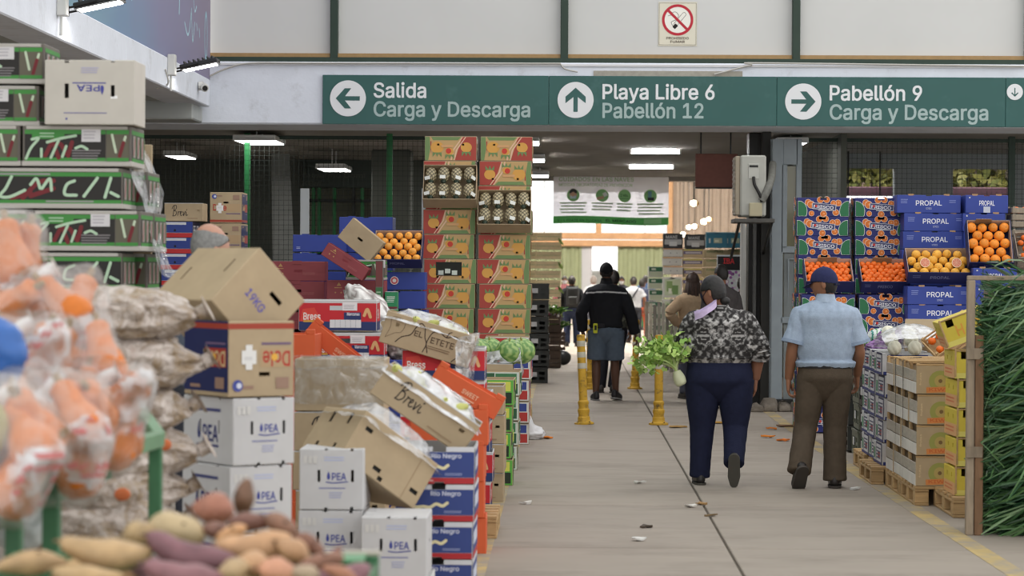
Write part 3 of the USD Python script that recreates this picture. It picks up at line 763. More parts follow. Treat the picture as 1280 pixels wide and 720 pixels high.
# broken masonry at the foot of the column
for i, (u, v, w, h) in enumerate(((945, 515, .2, .12), (962, 512, .2, .15), (930, 508, .13, .1), (979, 515, .17, .17), (992, 506, .13, .12))):
    p = at(u, v, 30.4); vv, ff = _ico[2]; vv = vv * [w / 2, .14, h]; vv += (meshkit.noise(vv * 6 + i * 9)[:, None] - .5) * .16 * np.sign(vv) * [1, 1, .6]; vv[:, 2] = np.maximum(vv[:, 2] * .8, -.02)
    solo('rubble_lump', f'{["brown", "grey", "small dark", "blackened", "far"][i]} lump of broken masonry at the foot of the black column', 'rubble', (vv + [p[0], 30.35 + .08 * (i % 2), .02], ff), mat('rubble', (112, 104, 94), .9, var=.3, vs=9, bump=.5), 40)

# hanging banner of prevention rules
YB = 47.0 - 0.5
BANNER = usdkit.material(stage, '/World/Looks/banner_cloth', {'d': ('diffuse_bsdf', {'color': tuple(lin((228, 232, 240)))}), 't': ('translucent_bsdf', {'color': tuple(lin((222, 226, 238)))}), 'm': ('mix_closure', {'fac': .62})},
                         [('d.BSDF', 'm.closure1'), ('t.BSDF', 'm.closure2')], surface='m.closure')
bn = thing('hanging_banner', 'white hanging banner with four green round pictograms and a green foot strip', 'banner')
b0, b1 = at(691.5, 280, YB), at(836, 221.5, YB)
bw, bh = b1[0] - b0[0], b1[2] - b0[2]
def wave(v):
    v = v.copy(); x, z = v[:, 0], v[:, 2]
    v[:, 1] += .03 * np.sin(x * 5.2 + z * 2) + .02 * np.sin(x * 11 - z * 5) ; v[:, 2] += .018 * np.sin(x * 2.6 + .4) * (1 - z / bh); return v
nx, nz = 46, 18
gx, gz = np.meshgrid(np.linspace(0, bw, nx), np.linspace(0, bh, nz)); vv = np.c_[gx.ravel(), np.zeros(nx * nz), gz.ravel()]
i, j = np.meshgrid(np.arange(nx - 1), np.arange(nz - 1)); a = (j * nx + i).ravel()
ff = np.c_[a, a + 1, a + nx + 1, a + nx]
vback = vv + [0, .006, 0]
part(bn, 'cloth', MB().add((wave(vv) + b0, ff)), BANNER, True)
def bprint(name, pieces):
    m = MB()
    for k, (v, f, col) in enumerate(pieces):
        tm = trimesh.Trimesh(v, f, process=False)
        if len(tm.faces) < 60: tm = tm.subdivide_to_size(.07)
        v = np.asarray(tm.vertices); v = np.c_[v[:, 0], np.full(len(v), -.004 - .0012 * k), v[:, 1]]
        m.add((wave(v) + b0, np.asarray(tm.faces)), col)
    part(bn, name, m, PRINT)
def shp(g, col): v, f = trimesh.creation.triangulate_polygon(g, engine='earcut'); return v, f, col
def btx(t, x, y, h, w, col, bold=False):
    v, f = text2d(t, bold); v = v * [w / v[:, 0].max(), h, 1]; return v[:, :2] + [x, y], f, col
U = bw / 145.0
bprint('heading', [btx('CUIDADOS EN LAS NAVES', 7 * U, 54.0 * U, 5 * U, 94 * U, (120, 176, 120))])
bprint('heading', [btx('MEDIDAS OBLIGATORIAS DE PREVENCIÓN', 7 * U, 47.5 * U, 3.6 * U, 92 * U, (120, 176, 120))])
bprint('foot_strip', [shp(sbox(0, 0.002, bw, 9.5 * U), (92, 186, 96))] + [btx('Y QUEDATE EN TU CASA', 5 * U, 2.2 * U, 3.0 * U, 56 * U, (40, 120, 60), True), btx('EL MERCADO', 66 * U, 3 * U, 3 * U, 38 * U, (34, 70, 48), True), shp(sbox(114 * U, 1.6 * U, 136 * U, 8 * U), (150, 210, 150))])
gcol, skin_, dk = (150, 210, 142), (216, 176, 150), (60, 62, 64)
for k, x in enumerate((25, 61.5, 89.5, 122)):
    pcs = [shp(Point(x * U, 36 * U).buffer(8 * U, 10), gcol)]
    if k == 0: pcs += [shp(Point(x * U, 36.5 * U).buffer(4.6 * U), skin_), shp(Point(x * U, 39.6 * U).buffer(4.8 * U).intersection(sbox(0, 38.4 * U, bw, 60)), dk), shp(sbox((x - 3.6) * U, 31.6 * U, (x + 3.6) * U, 35.6 * U), (190, 214, 226))]
    if k == 1: pcs += [shp(affinity.rotate(sbox((x - 7) * U, 31 * U, (x + 2) * U, 34.6 * U), 14), skin_), shp(affinity.rotate(sbox((x + 1) * U, 35 * U, (x + 6) * U, 40 * U), 30), (226, 232, 232))]
    if k == 2: pcs += [btx('2 Mts.', (x - 5) * U, 35 * U, 3.4 * U, 10 * U, (60, 120, 70), True), shp(sbox((x - 6) * U, 32.6 * U, (x + 6) * U, 33.1 * U), (60, 120, 70))]
    if k == 3: pcs += [shp(sbox((x - 3) * U, 34 * U, (x + 1.5) * U, 42 * U), (120, 170, 190)), shp(sbox((x - 3.4) * U, 30.6 * U, (x + 4.4) * U, 34.4 * U), dk)]
    bprint('pictogram', pcs)
    n = (4, 3, 3, 4)[k]; wdt = (34, 27, 20, 33)[k]
    bprint('caption', [shp(sbox((x - wdt * (.5 - .05 * (r % 2))) * U, (25 - 4.0 * r) * U, (x + wdt * (.5 - .06 * (r % 3))) * U, (27 - 4.0 * r) * U), (196, 220, 196)) for r in range(n)])
part(bn, 'rope', MB().tube([b0 + [0, 0, bh], b0 + [-.05, .02, bh + .25]], .006, n=5), CAB_D); part(bn, 'rope', MB().tube([b0 + [bw, 0, bh], b0 + [bw + .05, .02, bh + .25]], .006, n=5), CAB_D)

# bollards
BOLY, BOLW = mat('bollard_yellow', (190, 150, 48), .55, var=.18, vs=9, dirt=((104, 84, 48), 14, .53, .68)), mat('bollard_white', (180, 176, 160), .5, var=.15, vs=20)
def bollard(M, lab):
    def b(p):
        prof = [(0.0, .0), (.105, .0), (.105, .018), (.075, .03), (.066, .045), (.066, .075), (.058, .085), (.058, .12), (.064, .13), (.064, .16), (.054, .17), (.053, .21), (.059, .22), (.059, .245), (.046, .26), (.045, .55), (.045, .95), (.04, .965), (0, .97)]
        part(p, 'tube', trimesh.creation.revolve(np.array(prof), sections=20), BOLY, 35)
        for z in (.60, .72, .84):
            part(p, 'reflective_band', trimesh.creation.revolve(np.array([(.0455, z), (.0475, z + .003), (.0475, z + .057), (.0455, z + .06)]), sections=20), BOLW, 35)
        for k in range(4):
            a = k * math.pi / 2 + .7; part(p, 'bolt', MB().tube([(.088 * math.cos(a), .088 * math.sin(a), .017), (.088 * math.cos(a), .088 * math.sin(a), .03)], .009, n=6), BLACKMETAL)
    inst('bollard', 'bollard', lab, 'bollard', M, b, None)
for u, Y, tilt, lab in ((731, 27.6, -.045, 'yellow bollard with white bands, nearest on the left of the man in shorts'), (824, 27.6, .0, 'yellow bollard in front of the hanging celery'), (739, 35.6, -.03, 'yellow bollard half hidden behind the left leg of the man in shorts'), (794, 35.8, .02, 'far yellow bollard to the right of the man in shorts')):
    bollard(T((X(u, Y), Y, 0.001), R=roty(tilt)), lab)
# ================================================================== cartons: builders
NAVY, BLUEP, REDP, WHITE, TAN, DTAN, INK = (36, 44, 92), (52, 72, 156), (178, 44, 48), (216, 214, 210), (176, 150, 116), (132, 104, 74), (46, 40, 38)
SLOT = None
TANM = mat('brown_card', (172, 153, 124), .7, var=.06, vs=7, bump=.08, bs=50)
TAND = mat('brown_card_inside', (142, 117, 88), .75, var=.06, vs=7)
WHITEC = mat('white_card', (194, 194, 195), .6, var=.04, vs=6)
CREAMC = mat('cream_card', (192, 187, 178), .6, var=.04, vs=6)


def body_art(p, b, m, art, names=('box_body', 'printed_artwork')):
    part(p, names[0], b, m)
    if art is not None and art.v: part(p, names[1], art, PRINT)


def drop_logo(a, x, y, s, col=(52, 60, 140), flip=1):
    a.poly(affinity.translate(affinity.scale(Polygon([(0, 1.15), (.35, .55), (.48, .1), (.34, -.32), (0, -.45), (-.34, -.32), (-.48, .1), (-.35, .55)]), s * .62, s * flip, origin=(0, 0)), x, y), col)


def pear_carton(p):             # white carton, blue drop and lettering
    w, d, h = .312, .46, .296
    hs = [('F', .095, .165, .014, .058), ('F', .258, .165, .014, .058), ('F', .13, .30, .016, .022), ('F', .255, .30, .016, .03), ('F', .13, .0, .016, .022), ('F', .255, .0, .016, .03), ('R', .24, .165, .08, .02),
          ('L', .16, .165, .014, .058), ('L', .33, .165, .014, .058), ('L', .14, .3, .016, .026), ('L', .34, .3, .016, .026)]
    a = Art(w, d, h, hs); B = (60, 68, 146)
    a.bars(.12, .235, .235, .262, 2, (176, 184, 214)); a.text('PEA', .158, .145, .034, B, width=.07); drop_logo(a, .142, .158, .026, B)
    a.line([(.13, .135), (.17, .131), (.235, .137)], .005, B); a.bars(.095, .10, .25, .112, 1, (120, 124, 168)); a.bars(.145, .055, .215, .09, 3, (168, 172, 200))
    for i in range(3): a.rect(.02 + .024 * i, .225, .038 + .024 * i, .262, (203, 202, 199))
    a.on('L'); a.text('PEA', .185, .10, .07, (46, 52, 110), width=.14); drop_logo(a, .15, .13, .05, (46, 52, 110)); a.rect(.13, .075, .33, .085, (46, 52, 110)); a.bars(.10, .225, .40, .255, 1, (70, 74, 120))
    body_art(p, shell(w, d, h, .005, hs), WHITEC, a)


def pear_carton_long(p):        # the same kind lying upside down, long side to the front
    w, d, h = .47, .33, .335
    hs = [('F', .115, .175, .022, .075), ('F', .355, .175, .02, .06), ('F', .115, .335, .024, .03), ('F', .355, .335, .02, .024)]
    a = Art(w, d, h, hs); B = (70, 72, 150)
    v = [('rect', .145, .213, .32, .219)]
    a.rect(.145, .213, .32, .219, B); a.text('PEA', .288, .205, .032, B, width=.12, rot=math.pi); drop_logo(a, .30, .19, .032, B, flip=-1); a.bars(.19, .265, .29, .30, 3, (168, 166, 196)); a.bars(.10, .055, .37, .066, 1, (120, 118, 160))
    a.rect(.345, .135, .38, .15, (240, 240, 240)); a.rect(.11, .025, .12, .035, B)
    body_art(p, shell(w, d, h, .005, hs), CREAMC, a)


def script(a, strokes, w, col):
    for s in strokes: a.line(s, w, col)


def asparagus_carton(w, wide):
    def f(p):
        d, h = .40, .205
        a = Art(w, d, h); G, PG, RD, GR = (66, 136, 64), (176, 204, 176), (112, 36, 42), (128, 124, 126)
        e = w - (.13 if not wide else .0)
        a.rect(.012, .022, e - .005, h - .02, (40, 38, 36))
        a.rect(.012, h - .042, e - .005, h - .02, G); a.rect(.012, .022, e - .005, .04, G)
        if not wide:
            a.rect(.05, h - .068, .22, h - .018, G); a.bars(.09, h - .062, .18, h - .03, 2, (160, 190, 160)); a.bars(.26, .03, e - .02, .085, 4, GR)
            script(a, [[(.19, .04), (.17, .10), (.20, .11), (.23, .06)], [(.24, .05), (.26, .12)], [(.12, .05), (.16, .13)]], .022, RD)
            script(a, [[(.02, .035), (.045, .09), (.085, .14), (.05, .135)], [(.10, .045), (.10, .085)], [(.15, .04), (.19, .13)], [(.21, .045), (.23, .10)], [(.28, .09), (.31, .10), (.34, .085)], [(.13, .12), (.20, .14), (.28, .155)]], .014, PG)
            a.rect(.31, h - .082, .41, h + .0, (206, 204, 206)); a.bars(.32, h - .07, .39, h - .02, 3, (176, 172, 178))
            a.rect(e, .022, w - .012, h - .02, (96, 92, 78)); a.rect(e, .022, w - .012, .04, G); a.rect(e, h - .042, w - .012, h - .02, G)
            script(a, [[(e + .03, .16), (e + .05, .07)], [(e + .075, .06), (e + .10, .15)]], .013, (190, 206, 180)); script(a, [[(e + .07, .05), (e + .09, .12)]], .018, RD)
        else:
            a.bars(.12, h - .04, .46, h - .02, 1, (150, 146, 148)); a.bars(.38, .024, w - .10, .042, 1, (150, 146, 148))
            script(a, [[(.26, .05), (.34, .13), (.42, .14)], [(.30, .06), (.42, .10)], [(.20, .05), (.30, .075)]], .024, RD)
            script(a, [[(.05, .15), (.08, .12), (.11, .10)], [(.20, .16), (.17, .10), (.14, .06), (.19, .055), (.27, .09)], [(.30, .12), (.33, .15), (.35, .10)], [(.36, .10), (.40, .15), (.41, .09)], [(.53, .14), (.49, .12), (.48, .07), (.54, .065)], [(.58, .06), (.65, .155)], [(.69, .055), (.72, .155)], [(.72, .08), (.76, .06)]], .016, PG)
        a.on('R'); a.rect(.01, .022, d - .01, h - .02, (58, 54, 50)); a.rect(.01, h - .042, d - .01, h - .02, G); a.rect(.01, .022, d - .01, .04, G)
        for o in (.05, .17, .29):
            a.rect(o, .045, o + .07, h - .048, (150, 146, 140)); script(a, [[(o + .02, .06), (o + .05, .14)]], .018, (150, 60, 58)); a.rect(o + .08, .045, o + .10, h - .048, (84, 120, 78))
        part(p, 'box_body', cbox(w, d, h, .004), mat('dark_printed_card', (104, 98, 92), .6, var=.06))
        part(p, 'lid_rim', MB().box((-w / 2 - .004, -d / 2 - .004, -.004), (w / 2 + .004, d / 2 + .004, .022), ch=.003), mat('grey_rim_card', (178, 174, 168), .6))
        part(p, 'printed_artwork', a, PRINT)
        part(p, 'label', MB().box((-w / 2 + .02, -d / 2 - .006, h - .018), (w / 2 - .02, -d / 2 + .0, h), ch=.002), mat('grey_rim_card'), label='pale top edge')
    return f


def banana_art(a, face, W, Hh, blue, up=1):
    a.on(face)
    Y = (lambda y: y) if up > 0 else (lambda y: Hh - y)
    def R(x0, y0, x1, y1, c):
        a.rect(x0, min(Y(y0), Y(y1)), x1, max(Y(y0), Y(y1)), c)
    if blue: R(.0, .0, W, Hh - .02, (40, 46, 88))
    R(.0, .01, W, .035, (158, 64, 48))
    lw = W * .42
    R(W * .48, .12, W * .96, .205, (158, 56, 46) if blue else TAN)
    a.text('Dole', W * .94 if up < 0 else W * .1, Y(.135), .065, (170, 60, 48) if not blue else (196, 170, 130), width=lw, rot=0 if up > 0 else math.pi)
    a.disc((W * .7) if up < 0 else W * .30, Y(.16), .016, (222, 170, 70))
    R(W * .5, .095, W * .95, .105, (110, 90, 120)); R(W * .15, .285, W * .38, .30, (150, 122, 106)); R(W * .72, .25, W * .92, .30, (150, 122, 106))
    if not blue:
        g = unary_union([sbox(W * .2, .13, W * .42, .19), sbox(W * .26, .105, W * .36, .215)])
        a.poly(g if up > 0 else affinity.scale(g, 1, -1, origin=(0, Hh / 2)), (222, 222, 220)); a.bars(W * .24, Y(.165) - .008, W * .38, Y(.165) + .008, 2, (190, 190, 192))
        a.disc(W * .14, Y(.285), .026, (70, 80, 150)); a.disc(W * .16, Y(.285), .013, (206, 210, 226))


def banana_carton(w, d, h, up, open_top):
    def f(p):
        hs = [('F', w * (.55 if up < 0 else .5), h - .235 if up < 0 else .22, .055, .018)]
        if up < 0: hs += [('L', d * .5, h * .6, .05, .018)]
        a = Art(w, d, h, hs); banana_art(a, 'F', w, h, False, up); banana_art(a, 'L' if up < 0 else 'R', d, h, True, up)
        body_art(p, shell(w, d, h, .006, hs, open_top), TANM, a)
    return f


def banana_lid(p):              # the tan telescoping lid, printed with its weight
    w, d, h = .335, .60, .34
    hs = [('F', w * .66, h * .70, .075, .022), ('L', d * .2, h * .5, .020, .08), ('L', d * .78, h * .66, .020, .08)]
    a = Art(w, d, h, hs)
    a.text('19KG', w * .28, h * .42, .038, (88, 84, 160), width=.12, rot=-.06)
    body_art(p, shell(w, d, h, .006, hs), TANM, a)
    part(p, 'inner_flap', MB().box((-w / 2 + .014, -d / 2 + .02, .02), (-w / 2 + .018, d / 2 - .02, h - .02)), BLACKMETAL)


def brevi(a, x, y, s, col, rot=0):
    st = [[(.10, .0), (.16, .45), (.24, 1.02)], [(.0, .72), (.14, 1.0), (.38, 1.08), (.46, .86), (.32, .62), (.18, .54), (.38, .50), (.44, .26), (.28, .04), (.06, .02)],
          [(.56, .06), (.62, .40), (.60, .46), (.70, .40), (.76, .44)], [(.82, .24), (.94, .34), (.92, .46), (.84, .42), (.82, .2), (.90, .06), (1.04, .14)], [(1.08, .44), (1.12, .36), (1.16, .06), (1.24, .26), (1.32, .46)], [(1.42, .42), (1.40, .16), (1.46, .06), (1.56, .14)], [(1.45, .60), (1.50, .66)]]
    for k in st:
        q = affinity.rotate(LineString(smoothline([(px * s, py * s) for px, py in k])), rot, origin=(0, 0)); a.poly(affinity.translate(q.buffer(.032 * s, 3), x, y), col)


def script_carton(w, d, h):     # plain tan carton with black script
    def f(p):
        hs = [('F', w * .88, h * .6, .03, .018)]
        a = Art(w, d, h, hs); brevi(a, w * .20, h * .28, h * .56, INK); a.bars(w * .6, h * .12, w * .92, h * .2, 1, (150, 126, 98))
        a.on('T'); a.rect(.0, .0, w, .03, (190, 196, 206))
        body_art(p, shell(w, d, h, .005, hs, True), TANM, a)
        part(p, 'rim', MB().box((-w / 2, -d / 2, h - .003), (w / 2, -d / 2 + .012, h + .002)).box((-w / 2, d / 2 - .012, h - .003), (w / 2, d / 2, h + .002)), mat('pale_rim', (196, 198, 200), .6))
    return f


def fruit_pair_carton(p):       # tan carton with a pear and an apple in outline
    w, d, h = .58, .34, .205
    hs = [('F', .085, h - .07, .024, .024), ('F', w - .08, .07, .024, .024)]
    a = Art(w, d, h, hs)
    a.line([(.03, .04), (.045, .11), (.04, .17), (.09, .18), (.13, .16), (.12, .10), (.08, .08), (.03, .04)], .003, (110, 90, 70))
    a.line([(.10, .03), (.13, .07), (.18, .10), (.20, .15), (.225, .185), (.255, .165), (.27, .11), (.29, .07), (.28, .015)], .006, (64, 50, 42))
    a.line([(.31, .02), (.29, .08), (.31, .15), (.35, .165), (.40, .145), (.45, .165), (.50, .14), (.51, .07), (.47, .01)], .006, (64, 50, 42)); a.line([(.40, .145), (.41, .175), (.425, .185)], .006, (64, 50, 42))
    a.text('EL', .20, .10, .034, (96, 78, 60), width=.055); a.text('ETETE', .31, .085, .038, (96, 78, 60), width=.15); a.bars(.30, .045, .47, .07, 2, (126, 104, 80)); a.bars(.50, .17, .55, .19, 2, (120, 100, 78))
    body_art(p, shell(w, d, h, .005, hs, True), TANM, a)


def pineapple_print(a, W, H, flip):
    gold, red, org, gr = (190, 158, 108), (166, 70, 60), (212, 158, 78), (112, 138, 88)
    fx = (lambda x: W - x) if flip else (lambda x: x); fy = (lambda y: H - y) if flip else (lambda y: y)
    def P(pts, c): a.poly(Polygon([(fx(x), fy(y)) for x, y in pts]), c)
    P([(0.005, .006), (W - .004, .006), (W - .004, H - .006), (.005, H - .006)], gold)
    P([(.005, .006), (W * .28, .006), (W * .42, H - .006), (.005, H - .006)], red)
    for o in (0, .035): P([(W * .2 + o, .006), (W * .22 + o, .006), (W * .40 + o, H * .55), (W * .44 + o, H - .006), (W * .42 + o, H - .006), (W * .37 + o, H * .55)], (222, 186, 160))
    P([(W * .30, .006), (W * .88, .006), (W * .84, H * .16), (W * .36, H * .16)], gr)
    P([(W - .055, .006), (W - .004, .006), (W - .004, H - .006), (W - .04, H - .006), (W - .062, H * .5)], gr); P([(W - .075, H * .2), (W - .062, H * .2), (W - .068, H * .75)], red)
    for x, y, r in ((W * .2, H * .45, .062), (W * .76, H * .45, .072), (W * .52, H * .62, .045)):
        a.disc(fx(x), fy(y), r, org, r * .9)
        for k in (-1, 0, 1): P([(x - .02 + .03 * k, y + r * .8), (x + .02 + .03 * k, y + r * .8), (x + .05 * k, y + r * .8 + .05)], gr)
    a.disc(fx(W * .54), fy(H * .6), .03, (196, 66, 52)); P([(W * .45, H * .35), (W * .68, H * .35), (W * .68, H * .45), (W * .45, H * .45)], (206, 160, 112))


def pineapple_carton(flip):
    def f(p):
        w, d, h = .58, .40, .272
        hs = [('F', w * .26, h * .27 if not flip else h * .66, .024, .02), ('F', w * .74, h * .27 if not flip else h * .66, .024, .02)]
        a = Art(w, d, h, hs); pineapple_print(a, w, h, flip); a.on('R'); pineapple_print(a, d, h, flip)
        body_art(p, shell(w, d, h, .006, hs), TANM, a)
    return f


def open_tray(w, d, h, m, art=None, liner=None, cut=.0, holes=()):
    """An open topped tray with its print and, inside, a lighter liner."""
    def f(p):
        body_art(p, shell(w, d, h, .007, holes, True), m, art)
        if liner:
            t = .008
            for nm, lo, hi in (('liner', (-w / 2 + t, d / 2 - t - .004, .02), (w / 2 - t, d / 2 - t, h - .004)), ('liner', (-w / 2 + t, -d / 2 + t, .02), (-w / 2 + t + .004, d / 2 - t - .005, h - .004)), ('liner', (w / 2 - t - .004, -d / 2 + t, .02), (w / 2 - t, d / 2 - t - .005, h - .004))):
                part(p, nm, MB().box(lo, hi), liner)
    return f


MAROON = mat('maroon_card', (140, 64, 70), .55, var=.05)
def maroon_art(w, h, hs=()):
    a = Art(w, .38, h, hs); g = (178, 138, 92)
    a.poly(Polygon([(w * .17, h * .72), (w * .25, h * .72), (w * .21, h * .9)]), g); a.bars(w * .13, h * .58, w * .29, h * .68, 1, g); a.bars(w * .60, h * .3, w * .86, h * .45, 2, (160, 92, 92)); a.disc(w * .15, h * .38, .008, g); a.disc(w * .25, h * .38, .008, g)
    return a
def maroon_carton(p):
    w, h = .60, .205; hs = [('F', w * .52, h * .5, .09, .03)]
    body_art(p, shell(w, .38, h, .006, hs, True), MAROON, maroon_art(w, h, hs))
    part(p, 'rim_tab', MB().box((-.05, -.196, h - .03), (.05, -.191, h + .006)), MAROON)


BLUEC = mat('blue_card', (52, 70, 150), .5, var=.05)
NAVYC = mat('navy_card', (34, 40, 84), .5, var=.05)
def propal_art(w, d, h, hs, name, side=False):
    a = Art(w, d, h, hs)
    tw = .27 if not side else .16
    a.text(name, w / 2 - tw / 2, h * .42, .050, (226, 226, 236), width=tw); a.text('CITRUS' if 0 else 'CITRICO', w / 2, h * .2, .018, (180, 186, 220), width=.06, center=True)
    if not side:
        a.bars(w * .06, h * .52, w * .18, h * .8, 3, (126, 138, 196)); a.bars(w * .82, h * .55, w * .94, h * .75, 2, (126, 138, 196))
    else:
        a.rect(w / 2 - .035, h * .02, w / 2 + .035, h * .36, (196, 200, 214)); a.rect(w * .08, h * .82, w * .11, h * .9, WHITE)
    return a
def propal_carton(side):
    def f(p):
        w, d, h = (.66, .44, .186) if not side else (.44, .6, .186)
        hs = [('F', w * .5, h, .06, .022), ('F', w * .22, h, .04, .012), ('F', w * .8, h, .04, .012)]
        body_art(p, shell(w, d, h, .006, hs, True), BLUEC, propal_art(w, d, h, hs, 'PROPAL', side))
        for x in (-w * .28, w * .28): part(p, 'rim_tab', MB().box((x - .03, -d / 2 + .001, h - .02), (x + .03, -d / 2 + .006, h + .012)), mat('tan_tab', (176, 140, 104), .7))
    return f
def orange_slice(a, x, y, r):
    r *= 1.22; a.disc(x, y, r * 1.1, (232, 226, 214)); a.disc(x, y, r, (216, 118, 52)); a.disc(x + r * .15, y + r * .1, r * .3, (232, 160, 98))
def citrus_print(a, w, h):
    G = (46, 112, 74)
    a.rect(.006, .004, w - .006, h - .004, (44, 48, 110))
    for sgn in (0, 1):
        xx = (lambda x: x) if not sgn else (lambda x: w - x)
        g = affinity.scale(Point(xx(.02), .06).buffer(.082), 1, 1.25).intersection(sbox(.01, .008, w - .01, h - .01)); a.poly(affinity.scale(g, 1.1, 1.06).intersection(sbox(.008, .006, w - .008, h - .006)), (226, 226, 220)); a.poly(g, G)
        for x, y, r in ((.115, .15, .026), (.145, .128, .03), (.15, .035, .022)) if not sgn else ((.12, .145, .026), (.17, .142, .024), (.145, .045, .026)): orange_slice(a, xx(x), y, r)
    orange_slice(a, w * .44, h * .93 - .01, .026); orange_slice(a, w * .56, h * .93 - .008, .026); orange_slice(a, w * .5, .03, .026)
    a.poly(affinity.rotate(sbox(w * .28, h * .36, w * .74, h * .68), -5), (216, 216, 222)); a.poly(affinity.rotate(sbox(w * .29, h * .39, w * .73, h * .66), -5), (74, 76, 110))
    a.text('FRISCO', w * .31, h * .46, .032, (232, 232, 236), width=w * .38, rot=-.07); a.disc(w * .36, h * .56, .014, (196, 60, 56)); a.bars(w * .4, h * .3, w * .72, h * .37, 1, (200, 206, 210))
def frisco_carton(p):
    w, d, h = .55, .40, .202
    hs = [('F', w * .5, h - .012, .07, .03)]
    a = Art(w, d, h, hs); citrus_print(a, w, h); a.on('L'); citrus_print(a, d, h)
    part(p, 'box_body', shell(w, d, h, .006, hs, True), mat('indigo_card', (52, 52, 104), .5)); part(p, 'printed_artwork', a, PRINT)
    part(p, 'handle_lip', MB().box((-.06, -.2, h - .05), (.06, -.194, h - .032)), mat('dark_lip', (90, 42, 26), .6), label='dark handle lip')


def tray_art(w, d, h, name):
    a = Art(w, d, h); a.rect(.006, .004, w - .006, h - .004, (40, 44, 92)); a.text(name, w / 2, h * .45, .034, (112, 118, 156), width=w * .3, center=True); a.bars(w * .08, h * .5, w * .22, h * .8, 2, (90, 96, 140)); return a


def rio_carton(p):
    w, d, h = .40, .50, .186
    hs = [('F', w * .55, h, .07, .05), ('F', w * .55, 0, .05, .02)]
    a = Art(w, d, h, hs); B = (56, 72, 132)
    a.rect(.004, .0, w - .004, h * .16, (176, 48, 54)); a.text('valle del rio', .07, .010, .014, (230, 200, 200), width=.12)
    a.rect(.004, h * .17, w - .004, h * .86, B); a.rect(.004, h * .87, w - .004, h - .002, (206, 208, 214))
    a.text('Río Negro', w * .45, h * .70, .022, (206, 210, 226), width=w * .38); a.line([(w * .26, h * .38), (w * .36, h * .40), (w * .44, h * .38), (w * .52, h * .47), (w * .6, h * .42), (w * .66, h * .5)], .016, (226, 218, 176)); a.bars(w * .62, h * .22, w * .88, h * .3, 2, (150, 160, 200))
    a.on('R'); a.rect(.0, .0, d, h * .16, (176, 48, 54)); a.rect(.0, h * .17, d, h * .86, B); a.rect(.0, h * .87, d, h - .002, (206, 208, 214)); a.rect(d * .1, h * .35, d * .9, h * .7, (198, 204, 220))
    body_art(p, shell(w, d, h, .006, hs, True), WHITEC, a)


def red_navy_carton(p):         # orchard fruit carton: red over navy
    w, d, h = .52, .40, .205
    hs = [('F', w * .48, h * .74, .085, .03)]
    a = Art(w, d, h, hs); R, N_ = (190, 44, 52), (42, 56, 104)
    a.rect(.003, .003, w - .003, h * .9, R); a.rect(.003, .003, w - .003, h * .3, N_)
    a.poly(Polygon([(w * .02, h * .3), (w * .3, h * .3), (w * .2, h * .75), (w * .05, h * .7)]), (206, 70, 60)); a.text('Bress', w * .06, h * .36, .045, (230, 226, 222), width=w * .22); a.rect(w * .06, h * .28, w * .27, h * .34, (206, 160, 70))
    a.rect(w * .58, h * .3, w * .8, h * .6, N_); a.rect(w * .40, h * .1, w * .8, h * .36, (214, 216, 220))
    for i in range(1, 6): a.rect(w * (.40 + .066 * i), h * .1, w * (.404 + .066 * i), h * .36, (150, 156, 170))
    a.text('Manzanas', w * .62, h * .5, .02, (220, 222, 232), width=w * .16); a.rect(w * .56, h * .66, w * .75, h * .93, (222, 220, 222)); a.bars(w * .58, h * .7, w * .73, h * .86, 3, (180, 180, 186)); a.line([(w * .84, h * .5), (w * .88, h * .7), (w * .92, h * .45)], .02, (214, 170, 120))
    a.on('R'); a.rect(.003, .003, d - .003, h * .9, R); a.rect(.003, .003, d - .003, h * .3, N_); a.text('PERA', .06, h * .4, .06, (222, 216, 212), width=.16)
    body_art(p, shell(w, d, h, .006, hs, True), WHITEC, a)


ORANGEC = mat('orange_card', (206, 92, 52), .55, var=.05)
def orange_tray(w, d, h, name='SWEET'):
    def f(p):
        a = Art(w, d, h); a.text(name, w * .44, h * .38, h * .22, (226, 180, 150), width=w * .24); a.bars(w * .45, h * .15, w * .7, h * .28, 1, (226, 180, 150))
        body_art(p, shell(w, d, h, .006, (), True), ORANGEC, a)
        for s in (-1, 1): part(p, 'corner_lug', MB().box((s * (w / 2 - .03) - .028, -d / 2, h - .002), (s * (w / 2 - .03) + .028, -d / 2 + .05, h + .03), ch=.003), ORANGEC)
    return f


# ---- wooden pallets
WOODP = mat('pallet_wood', (176, 146, 104), .75, var=.14, vs=5, stretch=(1, 6, 6), bump=.2, bs=30, rnd=.12)
WOODG = mat('grey_wood', (150, 138, 122), .8, var=.18, vs=6, stretch=(6, 6, 1), bump=.3, bs=30, rnd=.1)
def pallet(w, d):
    def f(p):
        for i in range(5):
            y = -d / 2 + .05 + i * (d - .1) / 4; part(p, 'top_board', MB().box((-w / 2, y - .05, .118), (w / 2, y + .05, .14), ch=.003), WOODP)
        for x in (-w / 2 + .05, 0, w / 2 - .05):
            part(p, 'stringer', MB().box((x - .05, -d / 2, .10), (x + .05, d / 2, .1175), ch=.003), WOODP); part(p, 'bottom_board', MB().box((x - .05, -d / 2, .0), (x + .05, d / 2, .018), ch=.003), WOODP)
            for y in (-d / 2 + .06, 0, d / 2 - .06): part(p, 'block', MB().box((x - .05, y - .055, .0185), (x + .05, y + .055, .0995), ch=.004), WOODP)
    return f
def put_pallet(w, d, x, y, yaw, lab): return inst(('pallet', w, d), 'pallet', 'pallet', 'pallet', T((x, y, .001), yaw=yaw), pallet(w, d)) if 0 else inst(('pallet', w, d), 'pallet', lab, 'pallet', T((x, y, .001), yaw=yaw), pallet(w, d))


